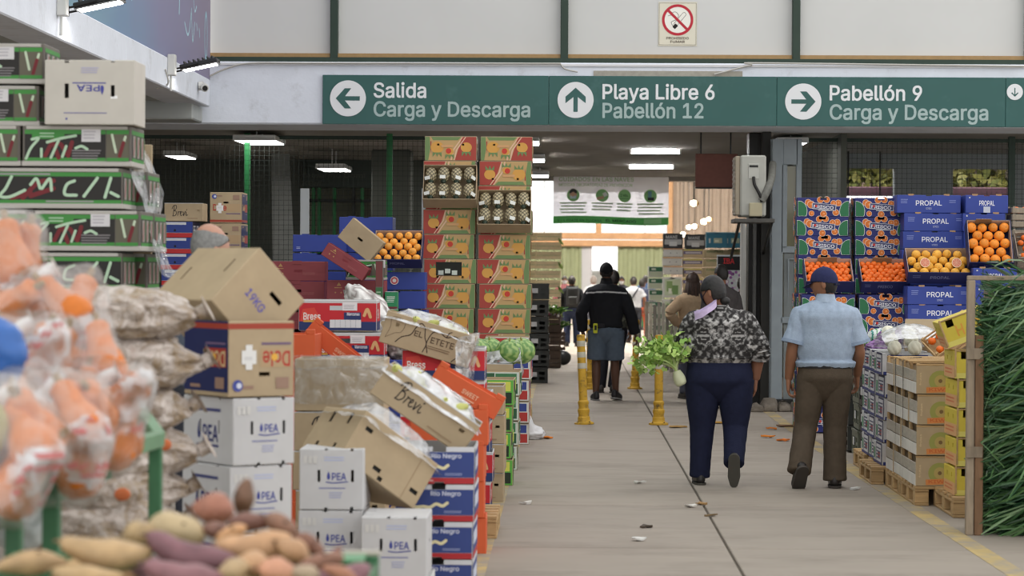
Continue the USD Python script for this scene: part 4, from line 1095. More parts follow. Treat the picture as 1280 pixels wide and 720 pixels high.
def pile(key, name, cat, build, n, x, y, z0, pitch, lab, yaw=0.0, jit=.012, jyaw=.02, group=None, rng=None, flip=None):
    """n cartons one on the other, from the bottom; lab(k from the top) gives each its label."""
    r = rng or random.Random(hash((key if isinstance(key, str) else key[0], round(x, 2), n)) % 1000 if 0 else int(abs(x * 977 + y * 131 + n) * 10) % 9973)
    for k in range(n):
        dz = z0 + k * pitch
        inst(key, name, lab(n - 1 - k), cat, T((x + r.uniform(-jit, jit), y + r.uniform(-jit, jit), dz), yaw=yaw + r.uniform(-jyaw, jyaw)), build, group)
# ================================================================== stalls on the right
def fruit(kind, rad, col, cx=1.0):
    def f(p):
        v, ff = _ico[3]; q = v * rad * [1, 1, .93 * cx]
        q = q * (1 + .03 * (meshkit.noise(v * 2.2 + rad * 90)[:, None] - .5)); q[:, 2] -= rad * .10 * np.exp(-((v[:, :2] ** 2).sum(1)) * 16) * np.sign(v[:, 2]) * (v[:, 2] > 0)
        part(p, 'peel', MB().add((q, ff), col), FRUIT, True)
        part(p, 'stem_end', MB().ball((0, 0, rad * .84 * cx), (rad * .10, rad * .10, rad * .05), (126, 118, 60), k=1), LEAF, True)
    return f


def fill(kind, rad, col, M, w, d, z, rows, cols, lab, cat, grp, seed, layers=1, skew=0.0, label_fn=None, name=None):
    """Fruit lying in an open carton: rows from the back to the front on the carton's own floor plane."""
    r = random.Random(seed)
    for L_ in range(layers):
        for j in range(rows):
            for i in range(cols - (j % 2)):
                x = -w / 2 + rad * 1.05 + (i + .5 * (j % 2)) * (w - 2.1 * rad) / max(1, cols - 1); y = -d / 2 + rad * 1.05 + j * (d - 2.1 * rad) / max(1, rows - 1)
                q = M @ np.array([x + r.uniform(-.006, .006), y + r.uniform(-.006, .006), z + L_ * rad * 1.6 + r.uniform(-.008, .008), 1])
                inst(kind, name or kind, f'{lab}, {ordinal(j)} row from the back, {ordinal(i)} from left' + (', upper' if L_ else ''), cat, T(q[:3], R=M[:3, :3] @ rotz(r.uniform(0, 6)) @ rotx(r.uniform(-.9, .9)), s=r.uniform(.93, 1.05)), fruit(kind, rad, col), grp)


def lab_pile(desc, where):
    return lambda k: f'{desc}, {where}, {ordinal(k)} from the top' if k < 12 else f'{desc}, {where}, lowest of all'


# citrus cartons with printed orange slices: two columns at the back, two shorter ones before them
YF_ = 27.0
for c, (u, cn) in enumerate(((1029, 'left'), (1101, 'right'))):
    x = X(u, YF_, 300)
    pile('frisco', 'citrus_carton', 'carton', frisco_carton, 12, x, YF_ + .2, 0.01, .2025, lab_pile('indigo carton with orange slices', f'{cn} back column'))
    x2 = X((1033, 1104)[c], 26.5, 400)
    pile('frisco', 'citrus_carton', 'carton', frisco_carton, 7, x2, 26.4 + .15, 0.01, .2025, lab_pile('indigo carton with orange slices', f'{cn} front column'))
    xo = X((1036, 1105)[c], 26.4, 350); zo = 7 * .2025 + .15
    M = T((xo, 26.52, zo), pitch=math.radians(40), yaw=.02)
    a = tray_art(.50, .38, .15, 'FRISCO'); tr = mat('pale_inside_card', (200, 176, 160), .7)
    inst('citrus_tray', 'citrus_tray', f'tilted open carton of small oranges in the {cn} citrus column', 'carton', M, open_tray(.50, .38, .15, NAVYC, a, tr))
    solo('carton_flap', f'brown flap at the back of the {cn} open carton of small oranges', 'flap', MB().add(cbox(.2, .005, .11), None, M @ T((0, .174, .06))), TAND)
    fill('small_orange', .031, (226, 108, 32), M, .48, .36, .095, 7, 8, f'small orange in the {cn} open carton', 'orange', f'small oranges in the {cn} open carton', 5 + c)

# blue cartons
YB_ = 26.7
xb = X(1169, YB_, 300)
for k in range(13):
    dx = (0, -.0, 0)[0] + (-.055 if k == 12 else 0.0)
    inst('propal', 'blue_carton', lab_pile('blue carton with white lettering', 'tall back column')(12 - k), 'carton', T((xb + dx + .006 * (k % 3 - 1), YB_ + .25, .01 + k * .189), yaw=.015 * (k % 3 - 1)), propal_carton(False))
xf = X(1174, 26.1, 400)
pile('propal', 'blue_carton', 'carton', propal_carton(False), 8, xf, 26.25, .01, .189, lab_pile('blue carton with white lettering', 'below the grapefruit'))
M = T((X(1176, 26.0, 330), 26.25, 8 * .189 + .16), pitch=math.radians(40), yaw=.0)
inst('grapefruit_tray', 'grapefruit_tray', 'tilted open blue tray of yellow grapefruit with two cut ones', 'carton', M, open_tray(.66, .40, .15, NAVYC, tray_art(.66, .40, .15, 'PROPAL'), mat('pale_inside_card')))
fill('grapefruit', .050, (226, 166, 62), M, .64, .38, .10, 4, 6, 'whole grapefruit in the blue tray', 'grapefruit', 'grapefruit in the tilted blue tray', 9)
for k, (dx, lab) in enumerate(((-.145, 'cut grapefruit showing pink flesh, on the left of the tray'), (.175, 'cut grapefruit showing pink flesh, on the right of the tray'))):
    q = M @ np.array([dx, -.06, .165, 1]); g = thing('cut_grapefruit', lab, 'grapefruit', T(q[:3], R=M[:3, :3] @ rotx(math.radians(38)) if 0 else rotx(math.radians(75))))
    part(g, 'rind', MB().tube([(0, 0, -.03), (0, 0, -.015), (0, 0, .0)], [.032, .048, .052], (226, 170, 80), 18), FRUIT, 40)
    part(g, 'flesh', MB().tube([(0, 0, .0005), (0, 0, .002)], [.044, .044], (206, 122, 92), 18), GLOSSY)
    part(g, 'pith', MB().tube([(0, 0, .0), (0, 0, .0012)], [.050, .050], (232, 208, 176), 18), MATTE)
    for s in range(8):
        a_ = s * math.pi / 4; part(g, 'segment_wall', MB().box((.004, -.0012, .002), (.043, .0012, .0026), (232, 190, 160)).add(([[0, 0, 0]], np.zeros((0, 3), int))) if 0 else MB().add(cbox(.04, .0024, .001), (232, 190, 160), T((.023 * math.cos(a_), .023 * math.sin(a_), .0018), yaw=a_)), MATTE)
xs_ = X(1233, 26.6, 250)
pile('propal_side', 'blue_carton', 'carton', propal_carton(True), 13, xs_, 26.95, .01, .189, lab_pile('narrow blue carton end', 'rightmost back column'))
xs2 = X(1243, 26.0, 350)
pile('propal_side', 'blue_carton', 'carton', propal_carton(True), 9, xs2, 26.2, .01, .189, lab_pile('narrow blue carton end', 'below the orange tray'))
M = T((X(1241, 25.9, 300), 26.20, 9 * .189 + .21), pitch=math.radians(62), yaw=.0)
inst('orange_tray', 'orange_tray', 'steeply tilted open blue tray of large oranges at the right', 'carton', M, open_tray(.45, .50, .15, NAVYC, tray_art(.45, .50, .15, 'PROPAL'), mat('pale_inside_card')))
solo('carton_flap', 'brown flap at the head of the steep tray of oranges', 'flap', MB().add(cbox(.16, .005, .12), None, M @ T((-.05, .232, .07))), TAND)
fill('large_orange', .052, (228, 138, 44), M, .44, .47, .095, 5, 4, 'large orange in the steep tray', 'orange', 'large oranges in the steep tray', 12)

# wooden crates of oranges at the right edge
def slat_crate(w, d, h, m=None):
    m = m or WOODG
    def f(p):
        n = 3
        for i in range(n):
            z = .012 + i * h / n
            for s in (-1, 1):
                part(p, 'slat', MB().box((-w / 2, s * (d / 2) - .005, z), (w / 2, s * (d / 2) + .005, z + h / n - .016), ch=.002), m); part(p, 'slat', MB().box((s * w / 2 - .005, -d / 2 + .006, z), (s * w / 2 + .005, d / 2 - .006, z + h / n - .016), ch=.002), m)
        for sx in (-1, 1):
            for sy in (-1, 1): part(p, 'corner_post', MB().box((sx * (w / 2 - .017) - .011, sy * (d / 2 - .017) - .011, 0), (sx * (w / 2 - .017) + .011, sy * (d / 2 - .017) + .011, h + .01), ch=.002), m)
        part(p, 'floor_board', MB().box((-w / 2 + .006, -d / 2 + .006, .006), (w / 2 - .006, d / 2 - .006, .014)), m)
    return f
xw = X(1263, 26.6, 300) + .27
for k in range(10):
    inst('slat_crate', 'slat_crate', lab_pile('grey slatted wooden crate', 'at the right edge')(9 - k), 'crate', T((xw + .015 * (k % 2), 26.8 - .05 * (k % 3), .01 + .235 * k)), slat_crate(.52, .36, .215))
fill('small_orange', .031, (226, 108, 32), T((xw, 26.8, .01 + .235 * 9)), .48, .32, .19, 3, 6, 'orange in the topmost wooden crate', 'orange', 'oranges in the top wooden crate', 21)
M = T((xw - .02, 26.35, 1.80), pitch=math.radians(45))
inst('slat_crate', 'slat_crate', 'tilted wooden crate of oranges leaning on the crates at the right edge', 'crate', M, slat_crate(.52, .36, .215))
fill('small_orange', .031, (226, 108, 32), M, .48, .32, .19, 4, 6, 'orange in the tilted wooden crate', 'orange', 'oranges in the tilted wooden crate', 22)
pile('slat_crate', 'slat_crate', 'crate', slat_crate(.52, .36, .215), 7, xw - .02, 26.22, .01, .235, lab_pile('grey slatted crate', 'under the tilted crate of oranges'))

# green onions in a tall wooden bin
YO = 16.35
x0 = X(1207, YO, 500)
ob = thing('onion_bin', 'rough wooden corner posts and slats holding the heap of green onions', 'bin')
ONW = mat('weathered_wood', (142, 128, 110), .85, var=.2, vs=4, stretch=(8, 8, 1.2), bump=.35, bs=25, rnd=.12)
OBW = mat('brown_rough_wood', (122, 94, 70), .85, var=.2, vs=4, stretch=(8, 8, 1.2), bump=.35, bs=25)
ztop = Z(347, YO)
part(ob, 'corner_post', MB().box((x0, YO - .05, 0), (x0 + .05, YO, ztop), ch=.004), ONW); part(ob, 'corner_post', MB().box((x0 + .053, YO - .06, 0), (x0 + .105, YO - .01, ztop - .35), ch=.004), OBW, label='reddish brown post')
part(ob, 'corner_post', MB().box((x0 + 1.6, YO - .05, 0), (x0 + 1.66, YO, ztop), ch=.004), ONW); part(ob, 'corner_post', MB().box((x0 + 1.6, YO + .45, 0), (x0 + 1.66, YO + .5, ztop), ch=.004), ONW); part(ob, 'corner_post', MB().box((x0 + .19, YO + .45, 0), (x0 + .25, YO + .5, ztop), ch=.004), ONW)
for i, z in enumerate(np.arange(.08, ztop - .1, .25)):
    part(ob, 'back_slat', MB().box((x0 + .19, YO + .501, z), (x0 + 1.66, YO + .52, z + .11), ch=.003), ONW)
for z in (Z(567, YO), Z(445, YO)):
    part(ob, 'cleat', MB().box((x0 - .004, YO - .068, z), (x0 + .10, YO - .061, z + .07), ch=.002), ONW)
part(ob, 'top_rail', MB().box((x0, YO - .04, ztop + .001), (x0 + 1.66, YO - .01, ztop + .03), ch=.004), ONW)


def blades(n, seed, L0, spread, droop, curl=.15, xm=None):
    """Long narrow leaves of a bunch lying along x, tips drooping to the front (-y)."""
    r = np.random.default_rng(seed); m = MB(); G = np.array([(48, 86, 50), (58, 98, 56), (40, 74, 46), (78, 114, 66), (54, 90, 58), (100, 128, 86)])
    for i in range(n):
        L = L0 * r.uniform(.7, 1.1); k = 8; t = np.linspace(0, 1, k)
        st = np.array([r.uniform(-.12, .12), *(r.normal(size=2) * spread)])
        a0 = r.normal(0, .26); el = r.normal(0, .15)
        amp, ph = r.normal(0, curl), r.uniform(0, 6)
        x = st[0] + L * (t - .5) * math.cos(a0); y = st[1] + L * (t - .5) * math.sin(a0) * .5 + amp * np.sin(t * 3.2 + ph) * .5 - droop * .35 * t ** 2 * r.uniform(.2, 1)
        x = xm + np.abs(x - xm) + 0.0 * x if xm is not None else x
        z = st[2] + el * L * (t - .5) + amp * np.cos(t * 2.6 + ph) * .5 - droop * t ** 2.2 * r.uniform(0, 1)
        wd = .0085 * r.uniform(.7, 1.3) * np.clip(np.minimum(t * 6 + .4, (1 - t) * 3.2 + .05), 0, 1)
        p = np.c_[x, y, z]; tn = np.gradient(p, axis=0); tn /= np.linalg.norm(tn, axis=1, keepdims=True); up = r.normal(size=3); sd = np.cross(tn, up); sd /= np.linalg.norm(sd, axis=1, keepdims=True) + 1e-9
        nn = np.cross(sd, tn) * (wd * .6)[:, None]
        v = np.vstack([p + sd * wd[:, None], p + nn, p - sd * wd[:, None]]); q = np.arange(k - 1)
        f = np.vstack([np.c_[q, q + 1, k + q + 1, k + q], np.c_[k + q, k + q + 1, 2 * k + q + 1, 2 * k + q]])
        m.add((v, f), G[r.integers(6)])
    return m


LEAFG = mat('onion_leaf', None, .4, var=.15, vs=20, spec=.45)
nm_ = ['left', 'middle', 'right']
for lay in range(8):
    z = .11 + lay * .172
    for c in range(2):
        lab = f'{ordinal(7 - lay)} layer from the top of the green onion heap, {["left", "right"][c]} bunch'
        g = thing('green_onion_bunch', lab, 'green onions', T((x0 + .52 + .68 * c, YO + .12 + .02 * (lay % 2), z)))
        part(g, 'leaves', blades(210, 100 + lay * 3 + c, .95, .052, .24, .30, -.45 + .02 * (lay % 3) if c == 0 else None), LEAFG, kind='stuff')
        part(g, 'tie', MB().tube([(0.25 - .5 * c, .09 * math.cos(a), .075 * math.sin(a)) for a in np.linspace(0, 6.28, 14)], .006, (150, 120, 70), 5), MATTE)
g = thing('green_onion_bunch', 'loose top bunch of green onions spilling over the bin front', 'green onions', T((x0 + .62, YO + .06, .11 + 7.75 * .172)))
part(g, 'leaves', blades(240, 300, .95, .05, .30, .22, -.54), LEAFG, kind='stuff')
g = thing('green_onion_bunch', 'bunch of green onions hanging over the left corner post', 'green onions', T((x0 + .42, YO - .02, .11 + 6.6 * .172)))
part(g, 'leaves', blades(150, 301, .75, .07, .34, .24, -.36), LEAFG, kind='stuff')
g = thing('green_onion_bunch', 'loose bunch of green onions hanging down the front in the middle of the heap', 'green onions', T((x0 + .60, YO - .02, .11 + 4.5 * .172)))
part(g, 'leaves', blades(170, 302, .9, .10, .26, .26, -.5), LEAFG, kind='stuff')
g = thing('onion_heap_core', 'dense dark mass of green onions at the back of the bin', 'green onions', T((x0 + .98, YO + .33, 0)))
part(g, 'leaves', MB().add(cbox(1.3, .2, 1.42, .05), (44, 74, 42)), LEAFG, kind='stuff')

# yellow cartons in front of the onion bin
YELC = mat('yellow_card', (206, 186, 70), .55, var=.06)
def yellow_carton(p):
    w, d, h = .34, .50, .185
    hs = [('L', d * .3, h * .72, .035, .03), ('L', d * .7, h * .72, .035, .03), ('F', w * .2, h * .85, .05, .05)]
    a = Art(w, d, h, hs)
    a.rect(.002, .0, w - .002, h * .2, (214, 204, 110)); a.text('H-O', w * .28, h * .3, .075, (216, 156, 70), width=.17)
    a.on('L'); a.rect(.0, .0, d, h * .45, (216, 168, 118)); a.bars(d * .1, h * .12, d * .9, h * .38, 2, (206, 120, 80))
    body_art(p, shell(w, d, h, .006, hs), YELC, a)
    for s in (-1, 1): part(p, 'wood_end', MB().box((s * w / 2 - .012 if s > 0 else -w / 2, -d / 2 - .008, .01), (s * w / 2 if s > 0 else -w / 2 + .012, -d / 2 - .001, h + .015), ch=.002), WOODP)
    part(p, 'wood_rim', MB().box((-w / 2, -d / 2 - .004, h), (w / 2, -d / 2 + .02, h + .008)), WOODP)
YY = 17.55
xy_ = X(1194, YY, 560) + .17
put_pallet(.9, .95, xy_ + .25, YY + .35, 0, 'wooden pallet under the yellow cartons beside the onion bin')
pile('yellow', 'yellow_carton', 'carton', yellow_carton, 5, xy_, YY + .25, .143, .200, lab_pile('yellow carton with wooden ends', 'beside the onion bin'), jit=.008)
inst('yellow', 'yellow_carton', 'yellow carton leaning steeply on top of the yellow stack', 'carton', T((xy_ - .04, YY + .32, .143 + 5 * .2 + .062), yaw=-.05, roll=-.36), yellow_carton)

# tan crates with the round green print, four deep and four high
KRIM = mat('crate_slat_grey', (172, 165, 152), .75, var=.12, vs=8, stretch=(6, 1, 6))
def green_print_crate(p):
    w, d, h = .44, .42, .20
    hs = [('F', .17, h * .9, .10, .016)]
    a = Art(w, d, h, hs); a.disc(.17, h * .46, .082, (150, 152, 84), .074); a.disc(.17, h * .46, .042, (176, 156, 96)); a.disc(.17, h * .46, .014, (120, 96, 62))
    a.poly(affinity.rotate(sbox(.07, h * .06, .30, h * .26), 3), (206, 134, 76)); a.text('KIWIS', .09, h * .1, .022, (196, 104, 60), width=.17); a.text('frutas', w * .08, h * .3, .014, (206, 186, 150), width=.09, rot=math.pi / 2)
    part(p, 'end_panel', shell(w, .012, h, .003, (), False, .002) if 0 else MB().add(cbox(w, .012, h, .002), None, T((0, -d / 2 + .006, 0))), TANM); part(p, 'end_panel', MB().add(cbox(w, .012, h, .002), None, T((0, d / 2 - .006, 0))), TANM)
    part(p, 'printed_artwork', a, PRINT)
    for s in (-1, 1):
        part(p, 'side_slat', MB().box((s * w / 2 - .004, -d / 2 + .0125, .0), (s * w / 2 + .004, d / 2 - .0125, .082), ch=.002), mat('paper_white_slat', (214, 211, 204), .7, var=.08, vs=8)); part(p, 'side_slat', MB().box((s * w / 2 - .004, -d / 2 + .0125, .088), (s * w / 2 + .004, d / 2 - .0125, .165), ch=.002), KRIM)
        for y in (-d / 2 + .024, d / 2 - .024): part(p, 'corner_post', MB().box((s * (w / 2 - .016) - .01, y - .01, 0), (s * (w / 2 - .016) + .01, y + .01, .216), ch=.002), WOODP)
        part(p, 'end_cap_board', MB().box((-w / 2, s * (d / 2 - .012) - .012, h + .0005), (w / 2, s * (d / 2 - .012) + .012, h + .012), ch=.002), WOODP)
    part(p, 'floor_board', MB().box((-w / 2 + .005, -d / 2 + .013, .002), (w / 2 - .005, d / 2 - .013, .01)), WOODP)
    for i in range(4):
        for j in range(3):
            part(p, 'kiwi', MB().ball((-w / 2 + .07 + i * .1, -d / 2 + .1 + j * .11, .10), (.036, .042, .034), (122, 100, 62), k=1), FRUIT, True)
YC = 18.3
xc = X(1146, YC, 520) + .22
for j in range(4):
    put_pallet(.9, .84, xc + .22, YC + .42 + .86 * j, 0, f'wooden pallet under the tan crates, {ordinal(j)} from the front') if j < 2 else None
    yj = YC + .21 + .428 * j
    for k in range(4):
        inst('green_crate', 'tan_crate', f'round green print crate, {ordinal(3 - k)} layer down, {ordinal(j)} row from the front', 'crate', T((xc + .004 * ((j + k) % 3 - 1), yj, .143 + k * .219)), green_print_crate)
        inst('green_crate', 'tan_crate', f'tan crate of the inner column behind the yellow cartons, {ordinal(3 - k)} layer down', 'crate', T((xc + .455, yj, .143 + k * .219)), green_print_crate) if j == 0 else None
STRAP = mat('strap', (96, 92, 84), .6)
for j in (1, 2):
    ys_ = YC + .428 * j + .21
    solo('strap', f'dark strap round the tan crates, {["front", "back"][j - 1]} one', 'strap', MB().tube([(xc - .236, ys_, .16), (xc - .236, ys_, 1.03), (xc - .10, ys_, 1.04)], .004, n=5), STRAP)
for j in range(5):
    solo('cover_board', f'loose wooden board on top of the tan crates, {ordinal(j)} from the front', 'board', MB().add(cbox(.66, .07, .012, .002), None, T((xc + .06, YC + .12 + .20 * j, .143 + 4 * .219 + .004 + .0), yaw=.03 * (j % 2))), WOODP)

# behind the crates: wrapped cabbages, purple nets, an open tan carton
FILM = film('clear_film', .42, .22)
def drape(u0, uv, nu, nv, fn, seed, amp=.02, freq=7):
    """A crinkled sheet: fn(s, t) -> point, s,t in 0..1."""
    s, t = np.meshgrid(np.linspace(0, 1, nu), np.linspace(0, 1, nv)); p = np.array([fn(a, b) for a, b in zip(s.ravel(), t.ravel())], float)
    n = np.stack([meshkit.fbm(p * freq + 31 * k + seed, 3) for k in range(3)], 1) - .5; p += n * amp * 2
    i, j = np.meshgrid(np.arange(nu - 1), np.arange(nv - 1)); a = (j * nu + i).ravel()
    return p, np.c_[a, a + 1, a + nu + 1, a + nu]
zt_ = .143 + 4 * .219 + .02
def cabbage(p):
    v, f = _ico[3]; q = v * (1 + .10 * np.abs(np.sin(np.arctan2(v[:, 1], v[:, 0]) * 3 + v[:, 2] * 2))[:, None]) * .064
    part(p, 'head', MB().add((q, f), (222, 220, 200)), MATTE, True)
    part(p, 'stem', MB().tube([(0, 0, -.066), (0, 0, -.05)], .016, (210, 206, 180), 8), MATTE)
for i in range(6):
    inst('cabbage', 'white_cabbage', f'pale round cabbage under plastic behind the tan crates, {ordinal(i)} from the front', 'cabbage', T((xc - .14 + .16 * (i % 2), YC + 1.9 + .2 * (i // 2), zt_ + .03 + .055 * (i // 2)), yaw=i, s=.82), cabbage, 'cabbages under plastic')
pile('tan_low', 'tan_carton', 'carton', script_carton(.52, .40, .2), 4, xc + .05, YC + 2.2, .145, .205, lab_pile('plain tan carton', 'under the wrapped cabbages'))
put_pallet(.9, .84, xc + .12, YC + 2.2, 0, 'wooden pallet under the wrapped cabbages')
solo('plastic_wrap', 'clear plastic drawn over the pale cabbages behind the tan crates', 'plastic', drape(0, 0, 26, 20, lambda s, t: (xc - .24 + .52 * s, YC + 1.75 + .75 * t, zt_ + .02 + .20 * math.sin(math.pi * min(1, .15 + t * .9)) * (.55 + .45 * math.sin(math.pi * s))), 3, .025), FILM, True)
def net_bag(cols, r=(.16, .12, .1), seed=0, tail=True):
    def f(p):
        v, ff = _ico[3]; q = v * np.array(r); q = q * (1 + .22 * (meshkit.fbm(v * 3.2 + seed, 3)[:, None] - .5) * 2)
        c = lin(np.array(cols)[(meshkit.noise(v * 9 + seed) * len(cols)).astype(int) % len(cols)])
        mb = MB().add((q, ff)); mb.c[0] = c
        part(p, 'net', mb, CLOTH, True)
        if tail: part(p, 'tied_end', MB().tube(smoothline([(r[0] * .8, 0, 0), (r[0] * 1.1, 0, .01), (r[0] * 1.3, .01, .03)]), [.05] + [.028] * 11 + [.05], cols[0], 9), CLOTH, 40)
    return f
for i in range(5):
    inst('purple_net', 'purple_net_bag', f'purple net bag of vegetables behind the wrapped cabbages, {ordinal(i)} from the left', 'net bag', T((X(1098 + 9 * i, 21.6, 425), 21.6 + .12 * (i % 2), Z(432 - 4.0 * i, 21.6)), yaw=.4 + i), net_bag([(126, 92, 142), (150, 118, 164), (104, 70, 116), (176, 150, 186)], (.12, .10, .07), 4))
M = T((X(1172, 21.3, 420), 21.2, Z(441, 21.3)), pitch=-.5, yaw=-.25)
inst('tan_open', 'open_carton', 'large open tan carton standing behind the wrapped cabbages', 'carton', M, open_tray(.55, .4, .24, TANM))
pile('tan_low', 'tan_carton', 'carton', script_carton(.52, .40, .2), 4, X(1180, 21.4, 420) + .0, 21.42, .0, .205, lab_pile('plain tan carton', 'under the large open carton'))
# fruit tray leaning near the onion heap
M = T((X(1196, 19.6, 412), 19.7, Z(423, 19.6)), roll=-.62, pitch=.5)
inst('lean_tray', 'fruit_tray', 'pale wooden tray of yellow fruit leaning behind the yellow cartons', 'tray', M, slat_crate(.40, .3, .09, WOODP))
for i in range(9):
    q = M @ np.array([-.14 + .07 * (i % 5), -.08 + .15 * (i // 5), .07, 1]); inst('small_orange', 'small_orange', f'small orange, {ordinal(i)} in the tray leaning behind the yellow cartons', 'orange', T(q[:3], yaw=i), fruit('small_orange', .031, (226, 108, 32)), 'small fruit in the leaning tray')
pile('tan_low', 'tan_carton', 'carton', script_carton(.52, .40, .2), 5, X(1206, 19.8, 430) + .05, 19.85, .0, .205, lab_pile('plain tan carton', 'under the leaning tray of fruit'))

# white and navy cartons, then dark crates of greens farther on
def white_navy_carton(p):
    w, d, h = .40, .50, .172
    a = Art(w, d, h)
    a.on('L'); a.rect(d * .30, .0, d, h, (44, 50, 84)); a.rect(d * .34, h * .1, d * .9, h * .9, (206, 206, 210)); a.rect(d * .5, h * .25, d * .8, h * .6, (150, 52, 60)); a.bars(d * .36, h * .2, d * .88, h * .8, 4, (70, 76, 104)); a.rect(d * .05, h * .2, d * .24, h * .7, (84, 140, 110)); a.rect(.0, .0, d, h * .12, (52, 62, 118))
    a.on('F'); a.rect(.01, .0, w - .01, h * .15, (52, 62, 118)); a.text('FLOR', w * .2, h * .35, .05, (70, 130, 100), width=.2); a.rect(w * .1, h * .8, w * .9, h * .92, (52, 62, 118))
    body_art(p, shell(w, d, h, .006, [('F', w * .5, h, .07, .03)], True), WHITEC, a)
for j, y in enumerate((20.45, 21.0, 21.55)):
    z0 = .143
    if j != 1: put_pallet(.8, .78, X(1103, 20.3, 560) + .38, y + .25, 0, f'wooden pallet under the white and navy cartons, {["nearer", "", "farther"][j]}')
    pile('white_navy', 'white_navy_carton', 'carton', white_navy_carton, 5, X(1103, 20.3, 560) + .19 + .012 * j, y, z0, .178, lab_pile('white carton with navy print', f'{["near", "middle", "far"][j]} stack beyond the tan crates'))
DARKCR = mat('dark_plastic_crate', (52, 54, 52), .5, var=.1)
def vent_crate(m, w=.42, d=.5, h=.23, label_tag=True):
    def f(p):
        hs = [(fc, (d if fc in 'RL' else w) * fx, h * fz, (d if fc in 'RL' else w) * .2, h * .2) for fc in 'FLR' for fx in (.2, .5, .8) for fz in (.3, .62)]
        part(p, 'crate_body', shell(w, d, h, .007, hs, True), m)
        part(p, 'rim', MB().box((-w / 2 - .006, -d / 2 - .006, h - .02), (w / 2 + .006, -d / 2 - .0005, h)).box((-w / 2 - .006, -d / 2, h - .02), (-w / 2 - .0005, d / 2, h)).box((w / 2 + .0005, -d / 2, h - .02), (w / 2 + .006, d / 2, h)), m)
        if label_tag: part(p, 'price_tag', MB().box((-.05, -d / 2 - .012, h * .4), (.05, -d / 2 - .0075, h * .7)), WHITEC); part(p, 'price_tag', MB().box((w / 2 + .0075, -.05, h * .4), (w / 2 + .012, .05, h * .7)), WHITEC); part(p, 'price_tag', MB().box((-w / 2 - .012, -.05, h * .4), (-w / 2 - .0075, .05, h * .7)), WHITEC)
    return f
GREYCR = mat('grey_green_crate', (106, 110, 96), .6, var=.15)
for j, y in enumerate((22.3, 22.85, 23.6, 24.2, 24.8)):
    pile('vent_grey' if j % 2 else 'vent_dark', 'plastic_crate', 'crate', vent_crate(GREYCR if j % 2 else DARKCR), 4, X(1077, 22.3, 520) + .24, y + .2, .02 if j else .02, .236, lab_pile(['vented dark crate', 'vented grey crate'][j % 2], f'{ordinal(j)} stack beyond the navy print cartons'))
def leafy(seed, n=70, r=.2, h=.22, cols=((96, 138, 62), (124, 160, 78), (72, 112, 54), (150, 178, 100))):
    def f(p):
        rr = np.random.default_rng(seed); m = MB()
        for i in range(n):
            a, b = rr.uniform(0, 6.28), rr.uniform(.1, 1); L = rr.uniform(.5, 1) * h; wd = rr.uniform(.03, .06)
            base = np.array([rr.normal() * r * .25, rr.normal() * r * .25, 0]); d = np.array([math.cos(a) * b * r, math.sin(a) * b * r, L]); sd = np.cross(d, [0, 0, 1.0]); sd /= np.linalg.norm(sd) + 1e-9
            t = [0, .45, .8, 1]; wdt = [.006, wd, wd * .8, .004]; pts = []
            for tt, ww in zip(t, wdt):
                c = base + d * tt + np.array([d[0], d[1], 0]) * tt * tt * .5 - [0, 0, L * .35 * tt ** 3]; rip = rr.normal(size=3) * .008; pts += [c - sd * ww + rip, c - [0, 0, .012 * (tt > .1)], c + sd * ww - rip]
            q = np.arange(3) * 3; m.add((np.array(pts), np.vstack([np.c_[q, q + 1, q + 4, q + 3], np.c_[q + 1, q + 2, q + 5, q + 4]])), cols[rr.integers(len(cols))])
        part(p, 'leaves', m, LEAF, kind='stuff')
        part(p, 'stalks', MB().tube([(0, 0, -.02), (0, 0, h * .3)], [r * .25, r * .18], (176, 190, 140), 8), MATTE)
    return f
LW = X(1077, 22.3, 520) + .24
for i, (y, dx) in enumerate(((22.5, -.06), (23.05, .08), (23.8, -.04), (24.4, .06))):
    inst('lettuce', 'leafy_lettuce', f'leafy lettuce on the vented crates, {ordinal(i)} from the front', 'lettuce', T((LW + dx, y, .02 + 4 * .236)), leafy(8, 80, .2, .13))
pk = thing('lettuce_pack', 'white plastic pack with teal print by the shoulder in pale blue', 'pack', T((X(1100, 23.0, 405), 23.0, .02 + 4 * .236 + .12)))
v, f = _ico[3]; q = v * [.12, .12, .075]; q *= 1 + .16 * (meshkit.fbm(v * 4, 2)[:, None] - .5)
part(pk, 'wrap', MB().add((q, f), (206, 212, 210)), GLOSSY, True)
pc = MB()
for k in range(5):
    sel = (np.abs(v[:, 0][f] - (-.6 + .3 * k)) < .11).all(1) & (v[:, 1][f] < .1).all(1); pc.add((q * 1.02, f[sel]), ((62, 140, 130), (90, 150, 100), (50, 120, 140))[k % 3])
part(pk, 'print', pc, PRINT)

